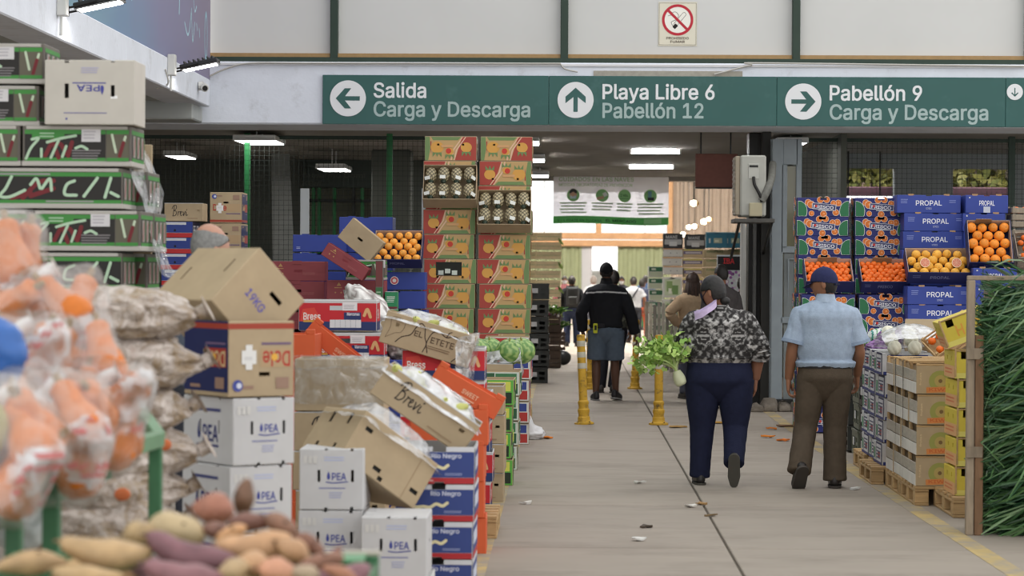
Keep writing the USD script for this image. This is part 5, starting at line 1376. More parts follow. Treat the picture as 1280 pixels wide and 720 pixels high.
# orange peel and scraps on the floor
for i, (u, v_, Y, nm, col, lab) in enumerate(((682, 546, 25.2, 'orange_peel', (214, 122, 48), 'bit of orange peel beside the white bag on the floor'), (959, 545, 25.6, 'orange_peel', (216, 126, 40), 'orange peel on the floor between the woman and the man in pale blue'), (980, 549, 25.1, 'orange_peel', (220, 120, 50), 'flat strip of orange peel on the floor left of the man in pale blue'), (965, 536, 26.9, 'orange_peel', (206, 120, 44), 'small far orange peel by the masonry'), (984, 531, 27.4, 'cardboard_scrap', (126, 98, 74), 'brown cardboard scrap on the floor behind the man in pale blue'),
                                         (845, 533, 27.1, 'cardboard_scrap', (170, 136, 84), 'tan scrap on the floor at the foot of the bollard'), (898, 528, 27.9, 'cardboard_scrap', (196, 150, 70), 'yellow scrap on the floor behind the woman'), (657, 631, 18.2, 'paper_scrap', (206, 204, 198), 'white paper scrap on the slab joint at the left'), (864, 634, 18.05, 'paper_scrap', (214, 212, 206), 'white scrap beside the joint crossing'), (800, 604, 20.0, 'paper_scrap', (200, 198, 192), 'tiny white scrap on the floor left of the woman'),
                                         (876, 630, 18.25, 'leaf_scrap', (150, 118, 76), 'dry leaf scrap on the crossing of the slab joints'), (889, 645, 17.4, 'leaf_scrap', (120, 100, 72), 'bits of dirt lying along the slab joint'), (1068, 612, 19.6, 'paper_scrap', (206, 206, 204), 'white scrap right of the shoes of the man in pale blue'), (807, 662, 16.6, 'leaf_scrap', (70, 60, 50), 'small dark scrap on the nearest slabs'), (798, 677, 15.8, 'paper_scrap', (204, 204, 200), 'small white scrap on the nearest slabs'))):
    p = at(u, v_, Y); r = np.random.default_rng(i); n = 9; a = np.linspace(0, 2 * math.pi, n, endpoint=False); rad = (.05 if 'peel' in nm or 'card' in nm else .028) * r.uniform(.6, 1.3, n)
    if nm == 'cardboard_scrap': rad *= 1.6
    g = Polygon(np.c_[rad * np.cos(a) * 1.5, rad * np.sin(a)])
    m = trimesh.creation.extrude_polygon(g, .012, engine='earcut').subdivide(); vv = np.asarray(m.vertices); vv[:, 2] += .022 * meshkit.noise(vv * 30 + i); m.vertices = vv - [0, 0, vv[:, 2].min()]
    solo(nm, lab, nm.split('_')[1] if nm != 'orange_peel' else 'peel', MB().add(m, col, T((p[0], Y, .0008), yaw=r.uniform(-.5, .5))), MATTE, 40)
# ================================================================== stalls on the left
# --- white pear cartons and the banana cartons in front
SC = 11.23; YWC = .62
RC = rotz(YWC)
def corner_at(u, Y, w, d, z, M3=RC, v=500):
    c = np.array([X(u, Y, v), Y, z]); return c - M3 @ np.array([-w / 2, -d / 2, 0])
LOWT = mat('white_tray_card', (206, 206, 204), .6)
def base_tray(w, d):
    def f(p):
        part(p, 'box_body', shell(w, d, .055, .006, (), True), LOWT); part(p, 'inner_sheet', MB().box((-w / 2 + .01, -d / 2 + .01, .045), (w / 2 - .01, d / 2 - .01, .05)), LOWT)
    return f
cC = corner_at(290, SC, .312, .46, 0)
inst('pallet_c', 'pallet', 'wooden pallet under the turned white pear cartons', 'pallet', T(cC + [0, 0, .001], yaw=YWC), pallet(.8, .9))
inst('base_tray_c', 'cardboard_tray', 'flat white cardboard tray under the turned white cartons', 'tray', T(cC + [0, 0, .1425], yaw=YWC), base_tray(.36, .5))
for k in range(3):
    inst('pear', 'pear_carton', f'white carton with blue lettering, turned stack under the banana carton, {ordinal(2 - k)} from the top', 'carton', T(corner_at((291, 288, 290)[k], SC, .312, .46, .20 + .3005 * k), yaw=YWC + .02 * (k - 1)), pear_carton)
zD = .20 + 3 * .3005 + .002
MD = corner_at(285, SC - .01, .33, .42, zD)
inst('banana_low', 'banana_carton', 'upside down tan banana carton with one blue side and a red band', 'carton', T(MD, yaw=YWC), banana_carton(.33, .42, .335, -1, True))
# its lid, tipped on its corner
apex = np.array(at(325, 309, SC + .17))
RL = RC @ roty(.80)
lid_o = apex - RL @ np.array([-.335 / 2, -.30, .34])
inst('banana_lid', 'tipped_carton', 'tan carton tipped on its corner with blue weight print', 'carton', T(lid_o, R=RL), banana_lid)

xA = X(413.5, 12.4, 600)
inst('pallet_a', 'pallet', 'wooden pallet under the two stacked white pear cartons', 'pallet', T((X(430, 12.45, 600), 12.62, .001)), pallet(.76, .9))
inst('base_tray_a', 'cardboard_tray', 'flat white tray under the middle white pear cartons', 'tray', T((xA, 12.64, .1425)), base_tray(.32, .47))
for k in range(2): inst('pear', 'pear_carton', f'white carton with blue lettering facing the camera, {["lower", "upper"][k]} of the middle pair', 'carton', T((xA + .003 * k, 12.63, .20 + .3005 * k)), pear_carton)
xB = X(492.5, 12.1, 660)
inst('base_tray_b', 'cardboard_tray', 'flat white tray under the lowest white pear carton on the right', 'tray', T((xB + .004, 12.33, .1425)), base_tray(.335, .47))
inst('pear', 'pear_carton', 'lowest white carton with blue lettering, right front of the white stacks', 'carton', T((xB, 12.33, .20)), pear_carton)

# tan carton tipped over with plastic spilling from its open top
def slot_carton(p):
    w, d, h = .50, .42, .26
    hs = [('L', d * .3, h * .13, .030, .062), ('L', d * .72, h * .13, .030, .062), ('L', d * .3, h * .80, .030, .062), ('L', d * .72, h * .80, .030, .062), ('F', w * .13, h * .72, .045, .022), ('F', w * .42, h * .2, .05, .022), ('F', w * .50, h * .08, .03, .022), ('F', w * .9, h * .28, .05, .022)]
    part(p, 'box_body', shell(w, d, h, .006, hs, True), TANM)
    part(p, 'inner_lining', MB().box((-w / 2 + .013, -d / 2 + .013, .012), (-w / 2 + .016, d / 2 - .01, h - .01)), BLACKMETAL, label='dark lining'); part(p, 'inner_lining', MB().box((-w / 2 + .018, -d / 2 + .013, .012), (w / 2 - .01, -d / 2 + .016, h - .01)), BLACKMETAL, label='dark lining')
    part(p, 'seam', MB().box((w * .62, -d / 2 - .001, .004), (w * .62 + .003, -d / 2, h - .004)).box((0, 0, 0), (.001, .001, .001)) if 0 else MB().box((w * .3, -d / 2 - .001, .004), (w * .3 + .003, -d / 2, h - .004)), TAND)
RS = rotz(.60) @ roty(.60)
P1 = np.array(at(426, 569, 12.42))
so = P1 - RS @ np.array([-.25, -.21, 0])
inst('slot_carton', 'slotted_carton', 'tan slotted carton tipped over on the white cartons, plastic spilling out', 'carton', T(so, R=RS), slot_carton)
def bulge(M4, w, d, h0, amp, seed, name, lab, m=FILM, over=.03, nu=30, nv=22, freq=9, a2=.022):
    """A crumpled film bulging out of an open top."""
    def fn(s, t):
        x = (s - .5) * (w + 2 * over); y = (t - .5) * (d + 2 * over)
        e = min(1, min(s, 1 - s, t, 1 - t) * 5)
        q = M4 @ np.array([x, y, h0 - .05 * (1 - e) + amp * (math.sin(math.pi * s) * math.sin(math.pi * t)) ** .5 * e, 1]); return q[:3]
    return solo(name, lab, 'plastic', drape(0, 0, nu, nv, fn, seed, a2, freq), m, True)
bulge(T(so, R=RS), .50, .42, .262, .11, 7, 'plastic_liner', 'clear crumpled plastic bulging from the tipped slotted carton', film('clear_film2', .22, .22), over=.035)

# script carton tipped over behind, pears showing under its film
ME = T(np.array(at(462, 491, 12.98)) - (roty(.60) @ np.array([-.28, -.17, 0])), R=roty(.60))
inst('brevi_tilt', 'script_carton', 'tan carton with black script tipped over on the blue cartons', 'carton', ME, script_carton(.56, .34, .18))
def pear(p):
    prof = [(0, 0), (.02, .002), (.034, .018), (.036, .034), (.028, .056), (.017, .074), (.012, .086), (0, .092)]
    part(p, 'flesh', MB().add(trimesh.creation.revolve(np.array(prof), sections=14), (190, 192, 110)), FRUIT, 50)
    part(p, 'stalk', MB().tube([(0, 0, .09), (.004, 0, .108)], .0025, (92, 70, 44), 5), MATTE)
for i in range(9):
    q = ME @ np.array([-.23 + .058 * i, -.10 + .04 * (i % 2), .155, 1]); inst('pear_fruit', 'pear', f'pale green pear under film in the tipped script carton, {ordinal(i)} from the left', 'pear', T(q[:3], R=rotz(i * 1.3) @ rotx(1.2)), pear)
bulge(ME, .56, .34, .183, .055, 11, 'plastic_liner', 'milky film over the pears of the tipped script carton', film('clear_film3', .5, .25), over=.02, a2=.016)

# blue cartons at the aisle edge
xR = X(592, 12.9, 640) - .20
inst('pallet_r', 'board', 'thin board under the blue cartons at the aisle edge', 'board', T((xR, 13.16, .001)), lambda p: (part(p, 'plank', MB().box((-.2, -.24, 0), (0.195, .0, .016)), WOODP), part(p, 'plank', MB().box((-.2, .004, 0), (.195, .24, .016)), WOODP)))
pile('rio', 'blue_white_carton', 'carton', rio_carton, 4, xR, 13.16, .018, .190, lab_pile('blue carton with white rim and red foot', 'at the aisle edge'), jit=.006)

# wide wrapped tray behind the tipped cartons and the pile under it
xFw = X(424, 14.2, 480)
pile('script_flat', 'tan_carton', 'carton', script_carton(.50, .40, .215), 4, xFw, 14.42, .0, .2185, lab_pile('plain tan carton', 'under the wide wrapped carton'))
M = T((xFw, 14.42, .878))
inst('wide_open', 'open_carton', 'wide tan carton wrapped in plastic behind the tipped slotted carton', 'carton', M, open_tray(.50, .42, .29, TANM))
solo('plastic_wrap', 'clear plastic stretched down the front of the wide tan carton', 'plastic', drape(0, 0, 30, 14, lambda s, t: (xFw - .27 + .54 * s, 14.19 - .012 * math.sin(3 * s), .92 + .27 * t), 17, .008, 9), film('clear_film4', .10, .13), True)
bulge(M, .50, .42, .285, .012, 19, 'plastic_wrap', 'crumpled plastic over the top of the wide tan carton', film('clear_film4'), over=.02)

# red and navy cartons, one stack with the pear and apple carton on it, one behind
xH = X(553, 16.0, 450)
pile('red_navy', 'red_navy_carton', 'carton', red_navy_carton, 5, xH, 16.2, .145, .2075, lab_pile('red and navy fruit carton', 'below the pear and apple carton'))
put_pallet(.7, .8, xH, 16.25, 0, 'wooden pallet under the red and navy fruit cartons')
MI = T(np.array(at(473, 431, 15.93)) - (roty(.285) @ np.array([-.29, -.17, 0])) + [0, 0, .02], R=roty(.285))
inst('fruit_pair', 'outline_carton', 'tan carton with pear and apple outlines lying tilted', 'carton', MI, fruit_pair_carton)
bulge(MI, .58, .34, .205, .05, 23, 'plastic_liner', 'clear film over the top of the pear and apple carton', FILM, over=.01)
for i in range(5):
    q = MI @ np.array([-.1 + .08 * i, -.10, .17, 1]); inst('pear_fruit', 'pear', f'pale pear in the pear and apple carton, {ordinal(i)} from the left', 'pear', T(q[:3], R=rotz(i) @ rotx(1.1)), pear)
solo('plastic_wrap', 'loose clear plastic hanging from the right end of the pear and apple carton', 'plastic', drape(0, 0, 16, 22, lambda s, t: (X(576 + 28 * s - 10 * s * t, 15.8) - .03, 15.80 + .16 * s, Z(425 + 78 * t - 8 * s, 15.8)), 29, .03, 8), film('clear_film2'), True)
xJ = X(421, 17.0, 400)
pile('red_navy', 'red_navy_carton', 'carton', red_navy_carton, 6, xJ + .06, 17.2, .0, .2075, lab_pile('red and navy fruit carton', 'left stack'))
inst('red_navy', 'red_navy_carton', 'topmost red and navy fruit carton behind the orange lid', 'carton', T((xJ, 17.22, .01 + 6 * .2075), yaw=.02), red_navy_carton)
pile('red_navy', 'red_navy_carton', 'carton', red_navy_carton, 4, X(614, 17.6, 560) - .26, 17.8, .0, .2075, lab_pile('red and navy fruit carton', 'aisle edge behind the orange stack'))
# orange cartons
xO = X(611, 15.6, 560) - .23
pile('orange_stack', 'orange_carton', 'carton', orange_tray(.46, .40, .21, 'SWEET'), 4, xO, 15.2, .0, .213, lab_pile('orange carton', 'aisle edge behind the blue cartons'))
MG = T(np.array(at(536, 478, 15.02)) - (roty(.52) @ np.array([-.22, -.16, 0])), R=roty(.52))
inst('orange_lid', 'orange_tray', 'shallow orange tray with pale lettering lying tilted at the aisle side', 'tray', MG, orange_tray(.44, .32, .12))
MK = T(np.array(at(379, 404, 16.4)) - (roty(.66) @ np.array([-.25, -.10, 0])) + [0, 0, -.07], R=roty(.66))
inst('orange_lid2', 'orange_tray', 'shallow orange tray with pale lettering leaning across the red cartons', 'tray', MK, orange_tray(.50, .20, .11))
xOb = X(374, 16.2, 435)
pile('orange_stack', 'orange_carton', 'carton', orange_tray(.46, .40, .21, 'SWEET'), 6, xOb - .12, 16.2, .0, .2095, lab_pile('orange carton', 'left of the wide wrapped carton'))
# blue tray with a grey bag between
pile('blue_open', 'blue_tray', 'tray', open_tray(.36, .36, .20, BLUEC), 5, X(514, 17.2, 430), 17.3, .0, .215, lab_pile('blue open tray', 'behind the pear and apple carton'))
inst('grey_bag', 'grey_net_bag', 'grey net bag in the blue tray behind the pear and apple carton', 'net bag', T((X(503, 17.2, 420), 17.25, 1.12)), net_bag([(150, 148, 144), (110, 106, 102), (186, 184, 180)], (.11, .10, .09), 9))
inst('garlic_bag', 'silver_net_bag', 'pale speckled net bag slumped behind the red carton', 'net bag', T((X(463, 18.0, 380), 18.0, Z(395, 18.0)), R=roty(.9)), net_bag([(206, 202, 200), (150, 142, 140), (228, 226, 224), (170, 160, 156)], (.25, .13, .13), 13))
pile('script_flat', 'tan_carton', 'carton', script_carton(.50, .40, .215), 6, X(463, 18.0, 380), 18.1, .0, .2185, lab_pile('plain tan carton', 'under the pale speckled bag'))

# slim stacks that show only their aisle side
def banded(cols, w=.42, d=.5, h=.2):
    def f(p):
        a = Art(w, d, h)
        for fc, L in (('F', w), ('R', d)):
            a.on(fc)
            a.rect(.004, .004, L - .004, h - .004, cols[0])
            a.rect(L * .5, h * .08, L * .96, h * .5, cols[1]); a.rect(L * .06, h * .5, L * .5, h * .94, cols[1]); a.rect(L * .52, h * .55, L * .94, h * .92, cols[2])
        body_art(p, shell(w, d, h, .006, [('F', w * .5, h * .8, .08, .02)], True), TANM, a)
    return f
E = -.50
pile('script_slim', 'tan_carton', 'carton', script_carton(.42, .5, .205), 4, X(630, 18.4, 560) - .21, 18.6, .0, .209, lab_pile('plain tan carton', 'aisle edge behind the red stack'))
pile('melon_box', 'green_yellow_carton', 'carton', banded([(96, 170, 72), (40, 52, 40), (206, 208, 92)]), 4, X(641, 19.8, 560) - .21, 20.0, .0, .206, lab_pile('green carton with black and yellow squares', 'aisle edge'))
pile('green_white', 'green_white_carton', 'carton', banded([(196, 206, 196), (52, 92, 64), (66, 120, 80)]), 4, X(648, 21.3, 560) - .21, 21.5, .0, .206, lab_pile('white carton with green print', 'aisle edge behind the green yellow ones'))
xm = X(645, 22.6, 460) - .24
pile('script_slim', 'tan_carton', 'carton', script_carton(.42, .5, .205), 4, xm, 22.85, .0, .209, lab_pile('plain tan carton', 'under the round melons'))
pile('script_slim', 'tan_carton', 'carton', script_carton(.42, .5, .205), 4, xm - .45, 22.85, .0, .209, lab_pile('plain tan carton', 'under the left melon'))
def melon(p):
    v, f = _ico[3]; ang = np.arctan2(v[:, 1], v[:, 0]); st = np.sin(ang * 9 + 1.4 * np.sin(v[:, 2] * 9)) > .15
    mb = MB().add((v * [.125, .125, .115], f)); mb.c[0] = np.where(st[:, None], lin((150, 176, 104)), lin((92, 134, 66)))
    part(p, 'rind', mb, GLOSSY, True); part(p, 'stalk', MB().tube([(0, 0, .112), (.008, 0, .14)], [.010, .007], (150, 150, 90), 7), MATTE)
for i, (u, v_, Y) in enumerate(((597, 428, 22.75), (637, 432, 22.7), (612, 427, 23.0), (652, 437, 22.95))):
    inst('melon', 'striped_melon', f'green striped melon on the tan cartons, {["left", "right front", "middle back", "right back"][i]} one', 'melon', T((X(u, Y, v_), Y, .836 + .10), R=rotx(.5) @ rotz(i)), melon)
solo('plastic_wrap', 'white plastic drawn round the melons', 'plastic', drape(0, 0, 26, 16, lambda s, t: (xm - .62 + .90 * s, 22.60 + .02 * math.sin(9 * s), .80 + .13 * t + .05 * math.sin(5 * s) ** 2), 37, .03, 9), film('milky_film', .7, .2), True)
solo('plastic_wrap', 'white plastic hanging down the aisle side of the melon cartons', 'plastic', drape(0, 0, 16, 24, lambda s, t: (xm + .235 + .05 * math.sin(3 * t), 22.6 + .5 * s, 1.04 - .5 * t), 41, .035, 8), film('milky_film'), True)
pile('red_white', 'mixed_carton', 'carton', banded([(206, 204, 200), (176, 60, 56), (60, 74, 140)]), 5, X(662, 24.4, 560) - .21, 24.6, .0, .206, lab_pile('white carton with red and blue print', 'aisle edge behind the melons'))
# white bag on the floor
wbg = thing('white_bag', 'crumpled white plastic bag lying at the aisle edge', 'bag', T((X(664, 25.1, 540), 25.15, .055)))
v, f = _ico[3]; q = v * [.14, .12, .08]; q *= 1 + .5 * (meshkit.fbm(v * 2.6 + 4, 3)[:, None] - .5); q[:, 2] += .09 * np.exp(-((q[:, 0] + .02) ** 2) / .001) * (v[:, 2] > .3); q[:, 2] = np.maximum(q[:, 2], -.054)
part(wbg, 'bag_body', MB().add((q, f), (212, 212, 214)), GLOSSY, True); part(wbg, 'handle', MB().tube(smoothline([(-.02, 0, .05), (-.05, 0, .14), (-.02, .01, .17), (.02, 0, .07)]), .012, (218, 218, 220), 6), GLOSSY, 40)

# --- pineapple cartons, two columns
YPN = 28.6
xl, xr2 = X(563, YPN, 250), X(631.5, YPN, 250)
YPL = YPN + .2
for c, (x, nm, n, nf) in enumerate(((xl, 'left', 11, 8), (xr2, 'right', 11, 7))):
    for k in range(n):
        fl_ = k == n - 1
        inst(('pine', fl_), 'pineapple_carton', f'pineapple carton of the {nm} column, {ordinal(n - 1 - k)} from the top' + (', upside down' if fl_ else ''), 'carton', T((x + .012 * ((k * 7 + c) % 3 - 1), YPL - (.24 if k < nf else 0), .13 + k * .2745)), pineapple_carton(fl_))
    put_pallet(.62, .6, x, YPL - .15, 0, f'wooden pallet under the {nm} pineapple column')
def pineapple(p):
    n, m = 14, 9; th = np.linspace(0, 2 * np.pi, n * 4, endpoint=False); zz = np.linspace(-1, 1, 40); tt, z = np.meshgrid(th, zz)
    r = .052 * np.sqrt(np.maximum(0.03, 1 - (np.abs(z) ** 3))); bump = np.abs(np.sin(tt * 4 + z * 5.5) * np.sin(tt * 4 - z * 5.5)) ** .7; r = r + .006 * bump * (np.abs(z) < .95)
    v = np.c_[(r * np.cos(tt)).ravel(), (r * np.sin(tt)).ravel(), (z * .085).ravel()]; k = len(th); i, j = np.meshgrid(np.arange(k), np.arange(39)); a = (j * k + i).ravel(); b = (j * k + (i + 1) % k).ravel()
    mb = MB().add((v, np.c_[a, b, b + k, a + k])); bb = bump.ravel()[:, None]; mb.c[0] = lin((40, 38, 30)) * (1 - bb) + lin((190, 176, 140)) * bb
    part(p, 'fruit_body', mb, FRUIT, True)
    part(p, 'base', MB().ball((0, 0, .083), (.024, .024, .008), (150, 130, 92)), MATTE, True)
    part(p, 'crown', MB().tube([(0, 0, -.084), (0, 0, -.11)], [.03, .014], (44, 58, 44), 8), LEAF)
    part(p, 'tag', MB().add(cbox(.05, .004, .03), (222, 224, 218), T((0, -.06, -.085), pitch=.5, yaw=.2)).add(cbox(.025, .001, .008), (80, 140, 90), T((0, -.064, -.075), pitch=.5, yaw=.2)) if 0 else MB().add(cbox(.055, .004, .034), (222, 224, 218), T((.004, -.058, -.10), pitch=.5, yaw=.25)), PRINT)
for c, (x, z0_, nm) in enumerate(((xl + .01, .13 + 8 * .2745, 'left'), (xr2, .13 + 7 * .2745, 'right'))):
    pt = math.radians(62); zd = np.array([0, -math.sin(pt), math.cos(pt)]); yd = np.array([0, math.cos(pt), math.sin(pt)])
    base = np.array([x, 28.40, z0_ + .22 * math.sin(pt) + .012]); M = T(base, pitch=pt)
    inst('pine_open', 'open_pineapple_carton', f'open tan carton of pineapples tipped forward on the {nm} column', 'carton', M, open_tray(.59, .44, .20, TANM))
    for r_ in range(2):
        for i in range(4):
            q = M @ np.array([-.213 + .142 * i, (.115, -.085)[r_], .145 + .012 * ((i + r_) % 2), 1])
            inst('pineapple', 'pineapple', f'{["upper", "lower"][r_]} row pineapple, {ordinal(i)} from the left, in the {nm} open carton', 'pineapple', T(q[:3], R=M[:3, :3] @ rotx(-math.pi / 2 - .2) @ rotz(.4 * (i - 1.5)), s=1.12), pineapple)
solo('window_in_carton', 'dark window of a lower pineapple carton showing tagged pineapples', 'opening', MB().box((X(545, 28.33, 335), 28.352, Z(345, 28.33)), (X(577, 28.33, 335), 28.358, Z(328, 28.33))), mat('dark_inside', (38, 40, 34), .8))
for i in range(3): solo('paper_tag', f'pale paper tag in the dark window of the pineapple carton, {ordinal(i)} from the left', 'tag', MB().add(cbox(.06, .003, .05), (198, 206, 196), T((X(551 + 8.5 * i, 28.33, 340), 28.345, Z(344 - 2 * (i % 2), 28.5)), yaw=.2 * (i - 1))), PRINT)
solo('edge_board', 'white edge board standing left of the pineapple columns', 'board', MB().box((X(527, 28.9, 260), 28.9, 0), (X(531, 28.9, 260), 29.0, Z(236, 28.9))), mat('white_board'))

# --- back left: blue, maroon and tan cartons, the tray of oranges
xM1 = X(370, 27.0, 345)
pile('maroon', 'maroon_carton', 'carton', maroon_carton, 8, xM1, 27.2, .065, .2095, lab_pile('maroon carton with gold print', 'left maroon stack'), jit=.006)
put_pallet(.62, .6, xM1, 27.2, 0, 'low pallet under the left maroon stack') if 0 else None
solo('base_board', 'thick board under the left maroon stack', 'board', MB().box((xM1 - .3, 27.0, .001), (xM1 + .3, 27.4, .063)), WOODP)
xM2 = X(444, 26.5, 370)
pile('maroon', 'maroon_carton', 'carton', maroon_carton, 7, xM2, 26.7, .08, .2095, lab_pile('maroon carton with gold print', 'right maroon stack'), jit=.006)
solo('base_board', 'thick board under the right maroon stack', 'board', MB().box((xM2 - .3, 26.5, .001), (xM2 + .3, 26.9, .078)), WOODP)
zm = .08 + 7 * .2095 + .005
inst('asp_small', 'black_carton', 'black carton with pale script behind the tilted maroon carton', 'carton', T((X(457, 26.7, 335), 26.85, zm)), asparagus_carton(.40, False))
MT_ = T(np.array(at(401, 318, 26.2)) - (roty(.57) @ np.array([-.25, -.15, 0])), R=roty(.57))
def maroon_tray(p):
    body_art(p, shell(.50, .30, .145, .006, [('F', .25, .08, .07, .022)], True), MAROON, maroon_art(.5, .145)); part(p, 'rim_tab', MB().box((-.05, -.156, .12), (.05, -.151, .152)), MAROON)
inst('maroon_tray', 'maroon_tray', 'maroon tray tilted against the black carton', 'tray', MT_, maroon_tray)
MTN = T(np.array(at(416, 306, 26.75)) - (roty(.68) @ np.array([-.22, -.17, 0])) + [.04, 0, .09], R=roty(.68) )
inst('tan_lid', 'tipped_carton', 'plain tan carton lid tilted on the maroon cartons', 'carton', MTN, lambda p: body_art(p, shell(.42, .32, .26, .006, [('F', .2, .13, .06, .022)]), TANM, None, ('box_body',)))
def green_box(p):
    a = Art(.13, .2, .17); a.rect(.004, .004, .126, .166, (48, 132, 88)); a.bars(.02, .06, .11, .13, 4, (206, 214, 206)); a.rect(.0, .0, .13, .02, (110, 52, 60)); body_art(p, cbox(.13, .2, .17, .003), mat('teal_card', (52, 136, 94), .5), a); part(p, 'flap', MB().box((-.06, -.1, .1705), (.06, .1, .175)), WHITEC)
for k in range(4):
    inst('green_box', 'green_box', f'small green carton right of the right maroon stack, {ordinal(3 - k)} from the top', 'carton', T((X(488, 26.3, 370), 26.5, .72 + k * .178)), green_box)
pile('script_slim', 'tan_carton', 'carton', script_carton(.42, .5, .205), 3, X(488, 26.3, 370) - .05, 26.6, .08, .211, lab_pile('plain tan carton', 'under the small green cartons'))
inst('asp_tall', 'slim_carton', 'slim upright green and red printed carton between maroon and green', 'carton', T((X(473, 26.2, 350), 26.35, 1.20)), lambda p: body_art(p, cbox(.075, .1, .55, .003), mat('dark_printed_card'), (lambda a: (a.rect(.003, .003, .072, .27, (62, 110, 70)), a.rect(.003, .28, .072, .54, (112, 60, 60)), a.bars(.01, .04, .06, .24, 6, (150, 180, 150)), a)[-1])(Art(.075, .1, .55))))
pile('script_slim', 'tan_carton', 'carton', script_carton(.42, .5, .205), 5, X(470, 26.0, 350) - .02, 26.1, .12, .2145, lab_pile('plain tan carton', 'under the slim upright carton'))
xb1, xb2 = X(400, 28.5, 310), X(452, 28.7, 280)
pile('propal_plain', 'blue_carton', 'carton', lambda p: (body_art(p, shell(.60, .44, .19, .006, [('F', .3, .185, .06, .022)], True), BLUEC, (lambda a: (a.bars(.04, .03, .09, .06, 2, (170, 180, 220)), a)[-1])(Art(.60, .44, .19))), part(p, 'rim_tab', MB().box((-.2, -.219, .17), (-.12, -.214, .2)), BLUEC)), 10, xb1, 28.7, .002, .2050, lab_pile('plain blue carton', 'left of the tilted tan lid'))
pile('propal_plain', 'blue_carton', 'carton', None, 11, xb2 + .06, 28.9, .002, .2050, lab_pile('plain blue carton', 'behind the tilted tan lid'))
xo = X(497, 27.6, 340)
pile('propal_plain', 'blue_carton', 'carton', None, 8, xo + .0, 27.9, .002, .2050, lab_pile('plain blue carton', 'under the pale orange tray'))
for k in range(3):
    r0 = thing('round_label', f'round pink label on the blue cartons under the oranges, {ordinal(k)} from top', 'label', T((X(493, 27.67, 344), 27.674, .002 + (7 - k) * .205 + .10), R=rotx(math.pi / 2)))
    part(r0, 'disc', MB().sheet(Point(0, 0).buffer(.045, 10), np.eye(4), (226, 222, 220), .001), PRINT); part(r0, 'ring', MB().sheet(Point(0, 0).buffer(.038, 10).difference(Point(0, 0).buffer(.02, 10)), T((0, 0, .0012)), (196, 96, 106), .0005), PRINT)
M = T((X(497, 27.5, 310), 27.75, .002 + 8 * .205 + .19), pitch=math.radians(48), yaw=-.03)
inst('orange_tray_left', 'orange_tray', 'tilted open navy tray of pale oranges left of the pineapples', 'carton', M, open_tray(.53, .44, .14, NAVYC, tray_art(.53, .44, .14, 'PROPAL'), mat('pale_inside_card')))
fill('pale_orange', .044, (232, 160, 66), M, .51, .41, .10, 5, 5, 'pale orange in the tilted navy tray', 'orange', 'pale oranges in the navy tray', 31)

# far left
xd = X(283, 27.5, 260)
pile('banana_up', 'banana_carton', 'carton', banana_carton(.345, .50, .33, 1, False), 7, xd, 27.7, .13, .336, lab_pile('far tan banana carton', 'behind the bald head'), jit=.006)
put_pallet(.5, .6, xd, 27.7, 0, 'wooden pallet under the far banana cartons')
def letter_carton(p):
    w, d, h = .34, .5, .165; a = Art(w, d, h); a.rect(.0, .0, w, h * .28, (188, 52, 56)); a.rect(.0, .3 * h, w, h, (52, 68, 140)); a.rect(w * .1, h * .8, w * .8, h * .97, (206, 208, 214)); a.disc(w * .45, h * .45, .012, (30, 30, 40))
    a.on('R'); a.rect(.0, .0, d, h, (40, 42, 70)); a.text('FE', .06, h * .2, .09, (214, 214, 220), width=.15); a.text('FE', .28, h * .2, .09, (214, 214, 220), width=.15); a.rect(.0, .0, d, h * .12, (188, 52, 56)); body_art(p, cbox(w, d, h, .004), WHITEC, a)
xq = X(222, 27.0, 280)
pile('letter', 'blue_red_carton', 'carton', letter_carton, 12, xq, 27.2, .13, .1685, lab_pile('blue and red carton', 'under the far script carton'), jit=.008)
put_pallet(.5, .6, xq, 27.2, 0, 'wooden pallet under the far blue and red cartons')
inst('brevi_far', 'script_carton', 'far tan carton with black script behind the asparagus cartons', 'carton', T((X(229, 27.0, 260), 27.2, .13 + 12 * .1685 + .004)), script_carton(.41, .34, .19))

# --- stack of black asparagus cartons
YA_ = 13.3
zt0 = Z(160, YA_)
pitch_ = .2205
for r_ in range(11):
    z = zt0 - .2055 - pitch_ * r_
    if z < 0.01: break
    nmr = ordinal(r_)
    if r_ % 2 == 0:
        us = ((96, 0),) if r_ == 0 else ((108, 0),)
        for u, dy in us: inst('asp_a', 'asparagus_carton', f'short black asparagus carton, {nmr} layer from the top', 'carton', T((X(u, YA_, 200), YA_ + .2, z)), asparagus_carton(.57, False))
        inst('asp_a', 'asparagus_carton', f'black asparagus carton at the left edge, {nmr} layer from the top', 'carton', T((X((96 if r_ == 0 else 108) - 139, YA_, 200), YA_ + .2, z)), asparagus_carton(.57, False))
        if r_: inst('asp_e', 'asparagus_end', f'end of an asparagus carton set back at the right, {nmr} layer from the top', 'carton', T((X(187, YA_, 200), YA_ + .30, z)), asparagus_carton(.15, False)) if 0 else inst('asp_a', 'asparagus_carton', f'asparagus carton set back at the right, {nmr} layer from the top', 'carton', T((X(187 - 60, YA_ + .45, 200), YA_ + .66, z)), asparagus_carton(.57, False))
    else:
        inst('asp_b', 'asparagus_carton', f'long black asparagus carton, {nmr} layer from the top', 'carton', T((X(60, YA_, 200), YA_ + .2, z)), asparagus_carton(.78, True))
        inst('asp_a', 'asparagus_carton', f'asparagus carton set back at the right, {nmr} layer from the top', 'carton', T((X(186 - 68, YA_ + .42, 200), YA_ + .64, z)), asparagus_carton(.57, False))
for k in range(2):
    inst('asp_a', 'asparagus_carton', f'{["lower", "upper"][k]} asparagus carton on top of the stack at the left edge', 'carton', T((X((50, 57)[k] - 70, YA_, 80), YA_ + .22, zt0 + .004 + k * .2205)), asparagus_carton(.57, False))
